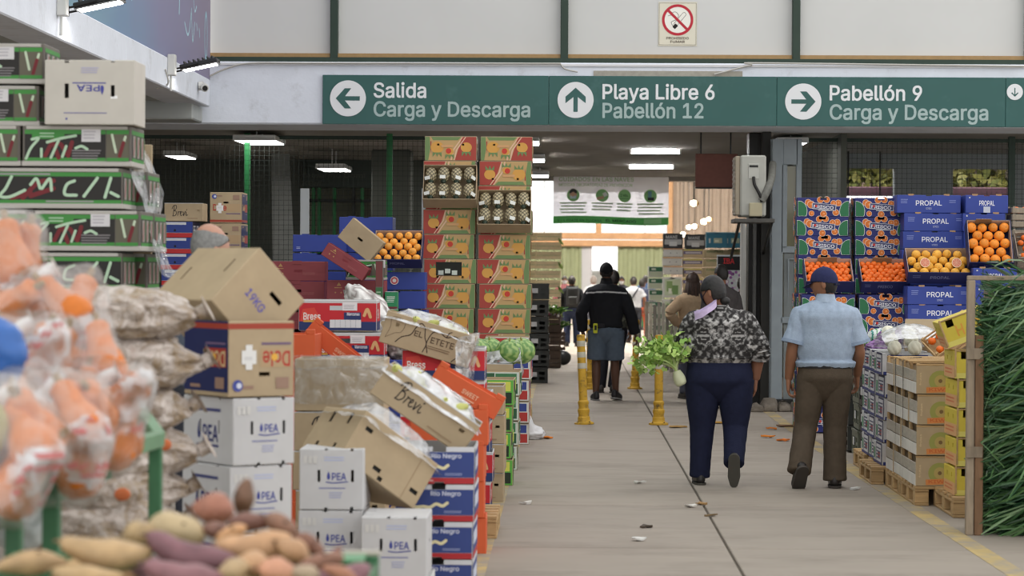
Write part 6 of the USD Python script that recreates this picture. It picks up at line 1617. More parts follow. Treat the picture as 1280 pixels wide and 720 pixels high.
inst('pear_long', 'pear_carton', 'cream carton with upside down blue lettering on the asparagus stack', 'carton', T((X(110.5, 13.2, 120), 13.2 + .2, zt0 + .004)), pear_carton_long)
solo('edge_board', 'tan corner board standing at the right of the asparagus stack', 'board', MB().box((X(167, 14.1, 220), 14.1, 0), (X(187, 14.1, 220), 14.12, Z(183, 14.1))).box((X(185, 14.1, 220), 14.1, 0), (X(187, 14.1, 220), 14.3, Z(183, 14.1))) if 0 else MB().box((X(167, 14.2, 220), 14.2, 0), (X(190, 14.2, 220), 14.22, Z(183, 14.2)), ch=.004), TANM)
solo('plastic_wrap', 'clear stretch film round the right side of the asparagus stack', 'plastic', drape(0, 0, 14, 34, lambda s, t: (X(176, 14.0, 220) + .22 * t + .05 * math.sin(6 * t) * s - .02, 13.55 + .6 * s, Z(184, 14.0) - .72 * t), 51, .03, 6), film('clear_film5', .3, .25), True)
# ================================================================== foreground: roots, squash cart, sacks
def tuber(seed, L, th, bend, col, rough=.5):
    def f(p):
        r = np.random.default_rng(seed); k = 14; t = np.linspace(0, 1, k)
        rad = th / 2 * np.clip(np.sin(np.pi * np.clip(t * .96 + .02, 0, 1)), 0, 1) ** r.uniform(.42, .62) * (1 + .10 * np.sin(t * 7 + seed)); rad = np.maximum(rad, th * .05)
        pts = np.c_[(t - .5) * L, .15 * L * bend * np.sin(np.pi * t) * .3, bend * L * (np.sin(np.pi * t) - .6)]
        v, ff = sweep(pts, np.c_[rad, rad * r.uniform(.85, 1.0)], 18)
        n = meshkit.fbm(v * 26 + seed * 3, 3)[:, None] - .5; c = v - v.mean(0)
        cen = pts[np.abs(v[:, :1] - pts[None, :, 0]).argmin(1)]; dr = v - cen; v = v + dr / (np.linalg.norm(dr, axis=1, keepdims=True) + 1e-6) * n * th * .16
        mb = MB().add((v, ff)); nn = meshkit.noise(v * 40 + seed)[:, None]
        mb.c[0] = lin(col) * (.70 + .34 * nn)
        part(p, 'skin', mb, FRUIT, True)
        part(p, 'root_tip', MB().tube([pts[0] + [-.004, 0, 0], pts[0] + [-.022, .002, -.004]], [th * .07, th * .015], np.array(col) * .7, 6), FRUIT)
        part(p, 'eye', MB().ball(v[np.abs(v[:, 0] - L * .12).argmin()] * .985, (.006, .006, .004), np.array(col) * .6, k=1), FRUIT)
    return f
TUB = [(132, 690, 112, 46, -.12, (186, 156, 114)), (38, 705, 90, 33, .08, (178, 148, 108)), (110, 722, 95, 36, -.05, (190, 160, 116)), (178, 668, 48, 38, .1, (182, 156, 114)), (220, 664, 72, 46, -.2, (188, 168, 130)), (238, 692, 118, 40, -.25, (126, 88, 94)), (230, 719, 100, 44, -.2, (146, 104, 108)),
       (267, 637, 52, 45, -.1, (160, 108, 88)), (306, 622, 48, 27, 1.45, (120, 90, 70)), (312, 653, 54, 24, .0, (130, 92, 80)), (352, 656, 46, 27, -.5, (140, 104, 84)), (289, 667, 42, 22, .45, (206, 158, 112)), (318, 682, 94, 41, .08, (198, 156, 116)), (367, 689, 46, 32, -.5, (186, 146, 108)), (318, 706, 48, 34, -.3, (206, 164, 124)),
       (348, 715, 48, 34, -.2, (204, 150, 120)), (388, 681, 42, 22, -.6, (138, 98, 80)), (401, 703, 58, 24, .25, (152, 110, 90)), (382, 717, 36, 24, -.1, (178, 158, 132)), (425, 717, 46, 20, -.35, (166, 116, 90)), (292, 713, 42, 30, .3, (188, 162, 124)), (272, 664, 46, 22, -.1, (132, 94, 80)), (418, 694, 26, 14, .9, (146, 104, 92))]
kinds = {(186, 156, 114): 'tan', }
def cname(c):
    r, g, b = c
    return 'purple' if b > g else 'peach' if r - g > 38 and r > 195 else 'tan' if r > 172 else 'brown'
seen = {}
for i, (u, v_, Lp, tp, an, col) in enumerate(TUB):
    Y = 6.55 - (v_ - 640) * .0062; s_ = Y / F; p = at(u, v_, Y); nmc = cname(col); seen[nmc] = seen.get(nmc, 0) + 1
    side = 'far left' if u < 120 else 'left' if u < 200 else 'middle' if u < 300 else 'right' if u < 375 else 'far right'
    desc = ('long curved ' if Lp > 85 else 'round ' if Lp < 1.25 * tp else 'short ') + nmc
    lab = f'{desc} root at the {side} of the foreground heap, {ordinal(seen[nmc] - 1)} {nmc} one'
    inst(('tuber', i), 'sweet_potato' if nmc in ('purple', 'brown') else 'potato', lab, 'sweet potato' if nmc in ('purple', 'brown') else 'potato', T(p, R=roty(-an) @ rotz(.25 * math.sin(i * 2.3))), tuber(i + 3, Lp * s_ * 1.02, tp * s_ * 1.02, -.10 if an > -.3 and Lp > 90 else .03, col), 'roots in the foreground heap')
r_ = random.Random(5)
for i in range(46):       # the roots under the visible ones
    x, y = r_.uniform(-1.38, -.56), r_.uniform(5.45, 6.75); zz = .83 + .05 * r_.random() + max(0, .06 - .1 * abs(x + .9))
    k = r_.choice((0, 2, 5, 12, 14, 10)); 
    inst(('tuber', k), 'potato', 'root in the lower layer of the foreground heap', 'potato', T((x, y, zz), R=rotz(r_.uniform(0, 6)) @ roty(r_.uniform(-.2, .2)), s=.9), tuber(k + 3, .2, .08, 0, TUB[k][5]), 'roots under the foreground heap')
bnb = thing('display_bin', 'green metal display bin holding the heap of roots', 'bin')
GM = mat('cart_green_paint', (64, 112, 78), .45, var=.1, vs=8)
bx0, bx1, by0, by1, bz = -1.5, X(474, 6.9, 697), 5.3, 6.9, Z(695, 6.9)
part(bnb, 'back_panel', MB().box((bx0, by1 - .03, .5), (bx1, by1, bz), ch=.004), GM); part(bnb, 'side_panel', MB().box((bx1 - .03, by0, .5), (bx1, by1 - .031, bz - .02), ch=.004), GM); part(bnb, 'side_panel', MB().box((bx0, by0, .5), (bx0 + .03, by1 - .031, bz - .02), ch=.004), GM)
part(bnb, 'front_panel', MB().box((bx0 + .031, by0, .5), (bx1 - .031, by0 + .03, .84), ch=.004), GM); part(bnb, 'bin_floor', MB().box((bx0 + .031, by0 + .031, .70), (bx1 - .031, by1 - .031, .72)), GM)
part(bnb, 'corner_shelf', MB().box((bx1 - .17, by1 - .17, bz - .006), (bx1 - .031, by1 - .031, bz + .006), ch=.003), mat('pale_green_plate', (84, 140, 98), .4))
part(bnb, 'rim', MB().box((bx1 - .18, by1 - .028, bz + .0005), (bx1 + .004, by1 + .004, bz + .012), ch=.003), mat('pale_rim_metal', (176, 172, 158), .4))
for x in (bx0 + .04, bx1 - .04):
    for y in (by0 + .04, by1 - .06): part(bnb, 'leg', MB().box((x - .025, y - .025, 0), (x + .025, y + .025, .7), ch=.004), GM)

# --- green steel cart piled with bags of squash
ct = thing('squash_cart', 'green steel cart frame carrying the bags of orange squash', 'cart')
c1 = np.array(at(197, 549, 9.0)); c0 = np.array([c1[0] - .13, 7.0, c1[2]]); zr = c1[2]
GL = mat('cart_green_light', (104, 140, 108), .45, var=.1, vs=8)
def bar(a, b, w, h, m=GL):
    a, b = np.array(a, float), np.array(b, float); d = b - a; L = np.linalg.norm(d); y = d / L; x = np.cross(y, [0, 0, 1.0]); x /= np.linalg.norm(x) + 1e-9; z = np.cross(x, y); M = np.eye(4); M[:3, 0], M[:3, 1], M[:3, 2], M[:3, 3] = x, y, z, (a + b) / 2 - z * h / 2
    return MB().add(cbox(w, L, h, .004), None, M)
part(ct, 'top_rail', bar(c0, c1, .05, .055), GL)
part(ct, 'back_rail', bar(c1 + [0, .03, 0], np.array(at(160, 494, 9.55)), .045, .05), GL)
part(ct, 'back_rail', bar(np.array(at(160, 494, 9.55)), np.array(at(160, 494, 9.55)) + [-1.0, .0, 0], .045, .05), GL)
for tt, w in ((.985, .045), (.30, .05), (.10, .045)):
    q = c0 + (c1 - c0) * tt; part(ct, 'post', MB().box((q[0] - w / 2, q[1] - w / 2, .08), (q[0] + w / 2, q[1] + w / 2, zr - .028), ch=.004), GM)
part(ct, 'post', MB().box((c1[0] - 1.15, 8.95, .08), (c1[0] - 1.10, 9.0, zr)), GM); part(ct, 'post', MB().box((c0[0] - 1.1, 7.0, .08), (c0[0] - 1.05, 7.05, zr)), GM)
part(ct, 'deck', MB().box((c0[0] - 1.1, 6.95, zr - .14), (c0[0] - .03, 9.0, zr - .11), ch=.004), GM)
part(ct, 'lower_rail', bar(c0 - [0, 0, .75], c1 - [0, 0, .75], .04, .04), GM)
for x in (c0[0] - 1.0, c0[0] - .02):
    for y in (7.15, 8.85): part(ct, 'wheel', MB().tube([(x - .02, y, .08), (x + .02, y, .08)], .08, n=18), BLACKMETAL, 40)
def squash(p):
    prof = [(0, -.10), (.03, -.098), (.055, -.075), (.062, -.045), (.052, -.005), (.038, .03), (.034, .065), (.036, .085), (.02, .098), (0, .10)]
    part(p, 'rind', MB().add(trimesh.creation.revolve(np.array(prof), sections=18), (202, 112, 34)), FRUIT, 60); part(p, 'stalk', MB().tube([(0, 0, .095), (.004, 0, .125)], [.012, .009], (146, 120, 80), 7), MATTE)
BAGF = film('squash_bag_film', .13, .10, rgb=(200, 196, 190))
BAGW = film('printed_bag_white', .7, .12, rgb=(208, 208, 210))
bags = [(-8, 352, 8.7, .17, .12, .16, 'topmost'), (52, 408, 8.5, .16, .12, .15, 'upper'), (22, 475, 8.0, .18, .12, .14, 'left middle'), (104, 470, 8.4, .15, .12, .14, 'right middle'), (62, 540, 7.6, .18, .12, .12, 'lower left'), (128, 522, 8.2, .13, .12, .11, 'lower right'), (2, 562, 7.1, .16, .12, .13, 'nearest'), (-60, 430, 8.6, .20, .13, .2, 'half hidden left'), (20, 412, 8.75, .15, .12, .13, 'middle'), (80, 500, 8.6, .16, .12, .14, 'inner')]
for b, (u, v_, Y, rx, ry, rz, nm) in enumerate(bags):
    c = np.array(at(u, v_, Y)); r = np.random.default_rng(40 + b); hullp = []
    for k in range(8):
        o = np.array([(k % 2 - .5) * rx * 1.0, ((k // 2) % 2 - .5) * ry * 1.1 - .02, (k // 4 - .5) * rz * 1.0]) + r.normal(size=3) * .012
        R_ = rotz(r.uniform(0, 6)) @ rotx(r.uniform(-1.2, 1.2))
        inst('squash', 'squash', f'{["lower", "upper"][k // 4]} {["front", "back"][(k // 2) % 2]} {["left", "right"][k % 2]} orange squash inside the {nm} bag on the cart', 'squash', T(c + o, R=R_, s=1.18), squash, f'squashes in the {nm} bag')
        for s in (-.09, .09): hullp.append(c + o + R_ @ [0, 0, s])
    hb = m3.Manifold.batch_hull([m3.Manifold.sphere(.062, 12).translate(list(map(float, q))) for q in hullp]).refine_to_length(.024)
    v, f = arr(hb); n_ = meshkit.fbm(v * 9 + b * 7, 3)[:, None] - .5; dd = (v - c); dd /= np.linalg.norm(dd, axis=1, keepdims=True); v = v + dd * (n_ * .05 + .004)
    g = thing('squash_bag', f'{nm} clear plastic bag of orange squash with white print on the green cart', 'bag'); part(g, 'film', (v, f), BAGF, True)
    ang = r.uniform(-1.2, .6); dirv = np.array([math.cos(ang) * .55 + .2, -.75, r.uniform(-.5, .5)]); dirv /= np.linalg.norm(dirv)
    fc = dd[f].mean(1); sel = (fc @ dirv > .90 + .06 * (meshkit.noise(fc * 5)[:] - .5)); used, inv = np.unique(f[sel], return_inverse=True)
    if len(used) > 6:
        part(g, 'white_print', (v[used] + dd[used] * .004, inv.reshape(-1, 3)), BAGW, True)
        sel2 = (fc @ dirv > .93) & (np.sin(v[f].mean(1)[:, 2] * 190) > .35) & (meshkit.noise(v[f].mean(1) * 14 + 3) > .55); used, inv = np.unique(f[sel2], return_inverse=True)
        if len(used) > 4: part(g, 'red_print', (v[used] + dd[used] * .008, inv.reshape(-1, 3)), mat('red_bag_ink', (190, 118, 116), .5))
    part(g, 'knot', MB().tube(smoothline([c + [0, 0, rz * .9], c + [.01, -.01, rz * 1.15], c + [.05, 0, rz * 1.3]]), [.05] + [.025] * 11 + [.05], (224, 222, 220), 9), GLOSSY, 40)
v, f = _ico[3]; q = v * [.10, .08, .11]; q *= 1 + .3 * (meshkit.fbm(v * 3 + 9, 3)[:, None] - .5)
bb = thing('blue_bag', 'bright blue bag at the left edge between the squash bags', 'bag', T(at(-8, 442, 7.6))); part(bb, 'bag_body', MB().add((q, f), (44, 96, 168)), GLOSSY, True); part(bb, 'fold', MB().tube(smoothline([(0, -.06, .08), (.05, -.05, .02), (.06, -.03, -.08)]), .012, (38, 84, 150), 6), GLOSSY, 40)
v, f = _ico[3]; gg = thing('green_squash', 'olive squash at the lower left edge of the picture', 'squash', T(at(-10, 535, 7.0))); part(gg, 'rind', MB().add((v * [.045, .045, .075], f), (150, 142, 62)), FRUIT, True); part(gg, 'stalk', MB().tube([(0, 0, .07), (.005, 0, .10)], .01, (120, 110, 70), 6), MATTE)
# bits of green plastic behind the cart posts
for i, (u, v_, Y) in enumerate(((32, 620, 8.6), (25, 660, 8.4), (8, 640, 8.5))):
    v, f = _ico[3]; q = v * [.09, .07, .08]; q *= 1 + .4 * (meshkit.fbm(v * 3 + i, 3)[:, None] - .5)
    solo('green_bag', f'green and white plastic bag on the lower deck of the cart, {ordinal(i)} one', 'bag', MB().add((q + at(u, v_, Y), f), ((52, 150, 110), (176, 182, 180), (190, 190, 190))[i]), GLOSSY, True)

# --- stack of net sacks of brown roots behind the cart
NETM = usdkit.material(stage, '/World/Looks/root_net', {
    'g': ('geometry', {}), 'n': ('noise_texture', {'scale': 9.0, 'detail': 5.0, 'roughness': .65, 'distortion': .8}), 'r': ('rgb_ramp', {'ramp': [(.28, lin((104, 86, 68))), (.40, lin((150, 130, 104))), (.50, lin((164, 150, 138))), (.60, lin((198, 188, 180))), (.72, lin((178, 160, 150)))]}),
    'w': ('noise_texture', {'scale': 40.0, 'detail': 2.0}), 'b': ('bump', {'strength': .8, 'distance': .02}), 'p': ('principled_bsdf', {'roughness': .35, 'specular_ior_level': .6})},
    [('g.position', 'n.vector'), ('n.fac', 'r.fac'), ('r.color', 'p.base_color'), ('g.position', 'w.vector'), ('w.fac', 'b.height'), ('b.normal', 'p.normal')], surface='p.BSDF')
def sack(seed, rx=.30, rz=.115):
    def f(p):
        v, ff = arr(trimesh.creation.icosphere(subdivisions=4)); q = np.sign(v) * np.abs(v) ** .8 * [rx, .24, rz]
        q *= 1 + .34 * (meshkit.fbm(v * 3.4 + seed * 5, 4)[:, None] - .5); q += .014 * (meshkit.noise(v * 11 + seed)[:, None] - .5)
        e = np.clip((v[:, 0] - .72) / .28, 0, 1)[:, None]; q = q * np.where(e > 0, np.c_[1 + .18 * e, 1 - .6 * e, 1 - .6 * e], 1)
        part(p, 'net_body', (q, ff), NETM, True)
        part(p, 'tied_end', MB().tube(smoothline([(rx * .98, 0, 0), (rx * 1.12, .01, .004), (rx * 1.28, .02, .03)]), [.035] + [.02] * 5 + [.018] + [.03] * 5 + [.06], (182, 172, 164), 10), NETM, 50)
        for k in range(3): part(p, 'root_lump', MB().ball((-.1 + .12 * k, -.17, .02 * (k - 1)), (.075, .045, .05), (136, 114, 84), R=rotz(k)), NETM, True)
    return f
sk = [(163, 394, 'top'), (178, 455, 'second'), (168, 512, 'third'), (165, 565, 'fourth'), (160, 612, 'fifth'), (160, 655, 'sixth')]
YSK = 10.3
for i, (u, v_, nm) in enumerate(sk):
    p = at(u, v_, YSK); inst(('sack', i % 3), 'root_sack', f'{nm} net sack of brown roots in the stack behind the green cart', 'sack', T((p[0] - .07, YSK + .05, p[2]), yaw=.15 * (i % 3 - 1)), sack(i % 3, (.30, .27, .25)[i % 3], .115))
for i in range(3):
    p = at(160, 655, YSK); inst(('sack', i % 3), 'root_sack', f'net sack of brown roots low in the stack, {ordinal(i)} below the sixth', 'sack', T((p[0] - .07, YSK + .05, max(.11, p[2] - .19 * (i + 1))), yaw=.2 * (i - 1)), sack(i % 3))
for i, (u, v_, nm) in enumerate(((95, 570, 'upper'), (100, 615, 'middle'), (105, 655, 'lower'))):
    p = at(u, v_, 9.6); inst(('sack', (i + 1) % 3), 'root_sack', f'{nm} net sack of brown roots seen through the cart frame', 'sack', T((p[0] - .02, 9.75, p[2]), yaw=3.0 + .1 * i), sack((i + 1) % 3))
for i in range(3): inst(('sack', i % 3), 'root_sack', f'net sack of brown roots hidden low behind the cart, {ordinal(i)} from the floor', 'sack', T((X(100, 9.7, 640), 9.75, .12 + .19 * i), yaw=.1 * i), sack(i % 3))
for i in range(3): solo('orange_scrap', f'orange peel scrap caught between the sacks behind the cart, {ordinal(i)} one', 'scrap', MB().ball(at((107, 153, 205)[i], (606, 618, 556)[i], 9.35 if i < 2 else 10.0), (.03, .012, .024), (190, 104, 62)), MATTE, True)
# ================================================================== stalls along the passage, beyond the wall
def stackcol(key, name, cat, build, n, u0, u1, vtop, Y, pitch, desc, where):
    x = (X(u0, Y, 350) + X(u1, Y, 350)) / 2; z = Z(vtop, Y) - pitch * n
    if z < 1.0: n = max(1, round((Z(vtop, Y) - .002) / pitch))
    z0 = .002 if z < 1.0 else z
    pile(key, name, cat, build, n, x, Y + .2, z0, (Z(vtop, Y) - z0) / n, lab_pile(desc, where), jit=.01)
CRW = mat('pale_crate_wood', (218, 204, 176), .75, var=.12, vs=6, rnd=.1)
def pale_crate(w=.48):
    def f(p):
        d, h = .34, .17
        for i in range(2):
            for s in (-1, 1): part(p, 'slat', MB().box((-w / 2, s * d / 2 - .005, .01 + i * .08), (w / 2, s * d / 2 + .005, .075 + i * .08)), CRW)
        for s in (-1, 1): part(p, 'end_board', MB().box((s * w / 2 - .008, -d / 2 + .006, .0), (s * w / 2 + .008, d / 2 - .006, .165)), CRW)
        part(p, 'greens', MB().box((-w / 2 + .01, -d / 2 + .01, .01), (w / 2 - .01, d / 2 - .01, .15), (176, 180, 140)), LEAF)
    return f
stackcol('pale_crate', 'pale_crate', 'crate', pale_crate(), 13, 671, 700, 289, 50.0, .18, 'pale wooden crate of greens', 'right far left column')
stackcol('pale_crate', 'pale_crate', 'crate', pale_crate(), 13, 640, 669, 289, 50.2, .18, 'pale wooden crate of greens', 'left far left column')
for i in range(4): inst(('lettuce', 1), 'leafy_greens', f'leafy green tuft sticking out of the pale crates, {ordinal(i)} from the top', 'greens', T((X(701, 49.9, 350) - .02, 49.9, Z(303 + 30 * i, 49.9)), R=roty(.9)), leafy(33, 22, .07, .07))
stackcol('vent_dark', 'plastic_crate', 'crate', vent_crate(DARKCR), 6, 659, 677, 353, 37.4, .236, 'black crate with white tags', 'aisle edge beyond the pineapples')
stackcol('dark_wood', 'dark_crate', 'crate', slat_crate(.42, .36, .235, mat('dark_brown_wood', (84, 70, 60), .8, var=.2)), 5, 677, 694, 395, 43.0, .23, 'dark wooden crate', 'under the radishes')
def radish_bunch(p):
    r = np.random.default_rng(3); m = MB()
    for k in range(9): m.ball(r.normal(size=3) * .05, .028, ((206, 190, 196), (176, 96, 120), (222, 214, 214))[k % 3], k=1)
    part(p, 'roots', m, FRUIT, kind='stuff'); part(p, 'stalk_tie', MB().tube([(0, 0, .03), (.02, .01, .14)], [.02, .035], (110, 146, 70), 7), LEAF)
xr3 = X(686, 43.0, 400)
for i in range(6): inst('radish', 'radish_bunch', f'bunch of pale and pink radishes on the dark crates, {ordinal(i)} one', 'radishes', T((xr3 - .12 + .11 * (i % 3), 43.1 + .16 * (i // 3), Z(395, 43.0) + .05), yaw=i), radish_bunch, 'radishes beyond the pineapples')
for i, (u, v_, Y) in enumerate(((683, 384, 42.6), (692, 390, 44.0), (680, 412, 42.5), (688, 432, 42.6), (696, 420, 44.5), (686, 372, 44.8))): inst(('lettuce', 2), 'leafy_greens', f'bunch of leafy greens beyond the pineapples, {ordinal(i)} one', 'greens', T((X(686 if i % 2 == 0 else 692, Y, v_) + .08 * (i % 3 - 1), (43.05, 46.55)[i % 2] + .1 * (i // 2), Z(395 if i % 2 == 0 else 412, (43.0, 46.5)[i % 2]) + .03), yaw=i, s=1.0), leafy(21, 60, .18, .2))
stackcol('dark_wood', 'dark_crate', 'crate', None, 4, 684, 700, 412, 46.5, .23, 'dark wooden crate', 'last before the far hall')
solo('red_tag', 'small red tag hanging over the radishes', 'tag', MB().box((X(694, 43.5, 390), 43.4, Z(393, 43.5)), (X(699, 43.5, 390), 43.42, Z(387, 43.5))), mat('red_tag', (206, 70, 54), .5))
solo('black_bag', 'black bag on the floor at the aisle edge by the far greens', 'bag', MB().ball((X(704, 44.6, 425), 44.6, .125), (.14, .12, .13), (40, 40, 42)), GLOSSY, True)

# right side of the passage
def print_carton(w, h, base, bands, text=None, tcol=(230, 230, 230), d=.4):
    def f(p):
        a = Art(w, d, h)
        for (x0, y0, x1, y1, c) in bands: a.rect(x0 * w, y0 * h, x1 * w, y1 * h, c)
        if text: a.text(text, w * .12, h * .66, h * .2, tcol, width=w * .6)
        body_art(p, shell(w, d, h, .006, [('F', w * .5, h * .92, w * .2, h * .1)]), mat('card_%d_%d_%d' % base, base, .6, var=.05), a)
    return f
YRR = 45.0
W25 = (853 - 829) * YRR / F
stackcol('black_print', 'black_carton', 'carton', print_carton(W25, .26, (52, 52, 54), [(.02, .55, .98, .96, (62, 62, 64)), (.05, .25, .95, .6, (176, 176, 176)), (.3, .15, .7, .45, (206, 206, 206))], 'MANI', (196, 196, 196)), 1, 829, 853, 290, YRR, .27, 'black and white printed carton', 'left of two on the tall stack')
stackcol('black_print', 'black_carton', 'carton', None, 1, 856, 881, 291, YRR, .27, 'black and white printed carton', 'right of two on the tall stacks')
stackcol('white_line', 'white_carton', 'carton', print_carton(W25, .15, (206, 204, 198), [(.0, .86, 1, 1, (196, 150, 110)), (.0, .0, 1, .08, (150, 140, 128)), (.35, .4, .4, .5, (90, 90, 96)), (.68, .4, .73, .5, (90, 90, 96))]), 3, 829, 853, 309, YRR, .155, 'white carton with a tan rim', 'tall stack by the banner')
stackcol('lettuce_print', 'lettuce_carton', 'carton', print_carton(W25, .36, (208, 208, 200), [(.1, .1, .9, .9, (196, 206, 176)), (.2, .3, .5, .8, (140, 166, 108)), (.5, .15, .8, .6, (120, 152, 96)), (.3, .2, .45, .45, (226, 230, 214))]), 4, 829, 853, 343, YRR, .37, 'white carton with a picture of lettuce', 'tall stack by the banner')
stackcol('tan_purple', 'tan_purple_crate', 'crate', print_carton(W25, .16, (196, 174, 138), [(.0, .4, 1, .75, (104, 96, 130)), (.1, .48, .9, .66, (196, 190, 196)), (.0, .8, 1, .95, (206, 196, 120))]), 9, 854, 879, 309, YRR, .17, 'tan crate with a purple band', 'second tall stack')
stackcol('teal_print', 'teal_carton', 'carton', print_carton(.36, .27, (62, 124, 148), [(.0, .94, 1, 1, (130, 170, 186)), (.12, .3, .2, .6, (206, 210, 206)), (.35, .3, .75, .62, (176, 186, 160)), (.4, .36, .6, .5, (226, 226, 206))]), 1, 884, 909, 288, 44.0, .28, 'teal printed carton', 'left of two on the crates')
stackcol('teal_print', 'teal_carton', 'carton', None, 1, 906, 928, 288, 44.0, .28, 'teal printed carton', 'right of two on the crates')
stackcol('green_seed', 'wooden_crate', 'crate', print_carton(.46, .145, (186, 166, 128), [(.1, .2, .9, .85, (196, 178, 140))], 'GREEN', (96, 130, 80)), 9, 880, 912, 310, 44.2, .16, 'wooden crate with green letters', 'behind the black poster')
stackcol('green_seed', 'wooden_crate', 'crate', None, 9, 913, 945, 309, 44.3, .16, 'wooden crate with green letters', 'right, behind the black poster')
stackcol('white_green', 'white_green_carton', 'carton', print_carton(.27, .20, (206, 210, 204), [(.05, .55, .95, .95, (58, 112, 84)), (.1, .1, .9, .5, (196, 206, 186)), (.2, .66, .5, .85, (206, 216, 206))]), 8, 811, 829, 331, 47.5, .21, 'white carton with a green band', 'front of the far right stalls')
for i in range(9):
    u = 806 + 5.2 * i; Y = 47.0 - .9 * i
    solo('upright_board', f'weathered upright board in the row beside the beige sweater, {ordinal(i)} from the left', 'board', MB().box((X(u, Y, 420), Y, .0), (X(u + 4.2, Y, 420), Y + .05, Z(376 + 2 * (i % 3), Y)), ch=.004), mat('paper_grey_%d' % (i % 3), ((150, 146, 136), (176, 172, 160), (126, 122, 114))[i % 3], .8, var=.25, vs=7))
ip = thing('black_poster', 'black poster with red letters over a picture of purple garlic', 'poster')
Yp = 36.4
ux = lambda u: X(u, Yp, 340)
part(ip, 'backing', MB().box((ux(896), Yp, Z(388, Yp)), (ux(928), Yp + .03, Z(317, Yp))), mat('white_board')); part(ip, 'black_panel', MB().box((ux(897), Yp - .004, Z(336, Yp)), (ux(927), Yp - .0005, Z(319, Yp))), mat('poster_black', (36, 34, 36), .5))
v, f = text2d('IBA', True); v = v * [(ux(918) - ux(904)) / v[:, 0].max(), 6.5 * Yp / F, 1]; part(ip, 'lettering', ((v @ rotx(math.pi / 2).T) + [ux(904), Yp - .0055, Z(328, Yp)], f), mat('poster_red', (206, 50, 54), .5))
gm = MB(); r = np.random.default_rng(4)
for k in range(46): gm.sheet(Point(0, 0).buffer(r.uniform(.015, .03), 4), T((r.uniform(ux(898), ux(926)), Yp - .002 - .00002 * k, r.uniform(Z(386, Yp), Z(338, Yp))), R=rotx(math.pi / 2)), ((150, 96, 160), (206, 190, 206), (110, 66, 120), (226, 220, 224))[k % 4])
part(ip, 'garlic_picture', gm, PRINT, kind='stuff')
part(ip, 'stand', MB().box((ux(910), Yp + .03, 0), (ux(914), Yp + .06, Z(388, Yp))), BLACKMETAL)
wpst = solo('white_post', 'white square post right of the black poster', 'post', MB().box((X(926, 33.6, 330), 33.6, 0), (X(934, 33.6, 330), 33.7, Z(282, 33.6)), ch=.01), mat('pale_plastic'))
solo('white_rail', 'pale shelf rail at the elbow of the woman in the patterned jacket', 'rail', MB().box((X(930, 32.2, 387), 32.2, Z(389, 32.2)), (X(951, 32.2, 387), 32.25, Z(386, 32.2)), ch=.005).box((X(947, 32.2, 387), 32.2, 0), (X(951, 32.2, 387), 32.25, Z(389, 32.2))), mat('worn_steel'))
# goods outside the far door
solo('far_pallet_load', 'pale load standing outside the far doorway', 'load', MB().add(cbox(1.2, 1.0, 1.6, .05), (206, 206, 202), T((X(738, 96, 340), 96, .001))), MATTE)
solo('outside_ground', 'pale yard beyond the far doorway', 'ground', MB().box((-14, 100.5, -.2), (14, 160, 0)), CONC, kind='structure') if 0 else None
# ================================================================== people
def MF(v, f): return m3.Manifold(m3.Mesh(np.asarray(v, np.float32), np.asarray(f, np.uint32)))


def loft(secs, n=28):
    """Closed body from level sections (z, cx, cy, rx, ry, power)."""
    g = np.linspace(0, 2 * np.pi, n, endpoint=False); V = []
    for z, cx, cy, rx, ry, pw in secs:
        c, s = np.cos(g), np.sin(g); V.append(np.c_[cx + rx * np.sign(c) * np.abs(c) ** (2 / pw), cy + ry * np.sign(s) * np.abs(s) ** (2 / pw), np.full(n, z)])
    k = len(secs); v = np.vstack(V + [[[secs[0][1], secs[0][2], secs[0][0]]], [[secs[-1][1], secs[-1][2], secs[-1][0]]]])
    i, j = np.meshgrid(np.arange(k - 1), np.arange(n), indexing='ij'); a = (i * n + j).ravel(); b = (i * n + (j + 1) % n).ravel()
    f = np.vstack([np.c_[a, b, b + n], np.c_[a, b + n, a + n]]); jj = np.arange(n); j2 = (jj + 1) % n
    f = np.vstack([f, np.c_[np.full(n, k * n), j2, jj], np.c_[np.full(n, k * n + 1), (k - 1) * n + jj, (k - 1) * n + j2]])
    return MF(v, f)


def limb(pts, rad, n=16, k=5):
    p = smoothline(pts, k); r = np.asarray(rad, float)
    r = np.repeat(r[:, None], 2, 1) if r.ndim == 1 else r
    t0 = np.linspace(0, 1, len(pts)); t = np.linspace(0, 1, len(p))
    return MF(*sweep(p, np.c_[np.interp(t, t0, r[:, 0]), np.interp(t, t0, r[:, 1])], n))


def soften(m, length, it=12, wr=0.0, seed=0, wf=(14, 14, 9)):
    m = m.refine_to_length(length); t = trimesh.Trimesh(*arr(m), process=False)
    trimesh.smoothing.filter_taubin(t, lamb=.5, nu=.52, iterations=it)
    v = np.asarray(t.vertices).copy()
    if wr:
        n = np.asarray(t.vertex_normals); v += n * ((np.abs(meshkit.fbm(v * wf + seed, 3) - .5) - .1) * 2 * wr)[:, None]
    return v, np.asarray(t.faces)


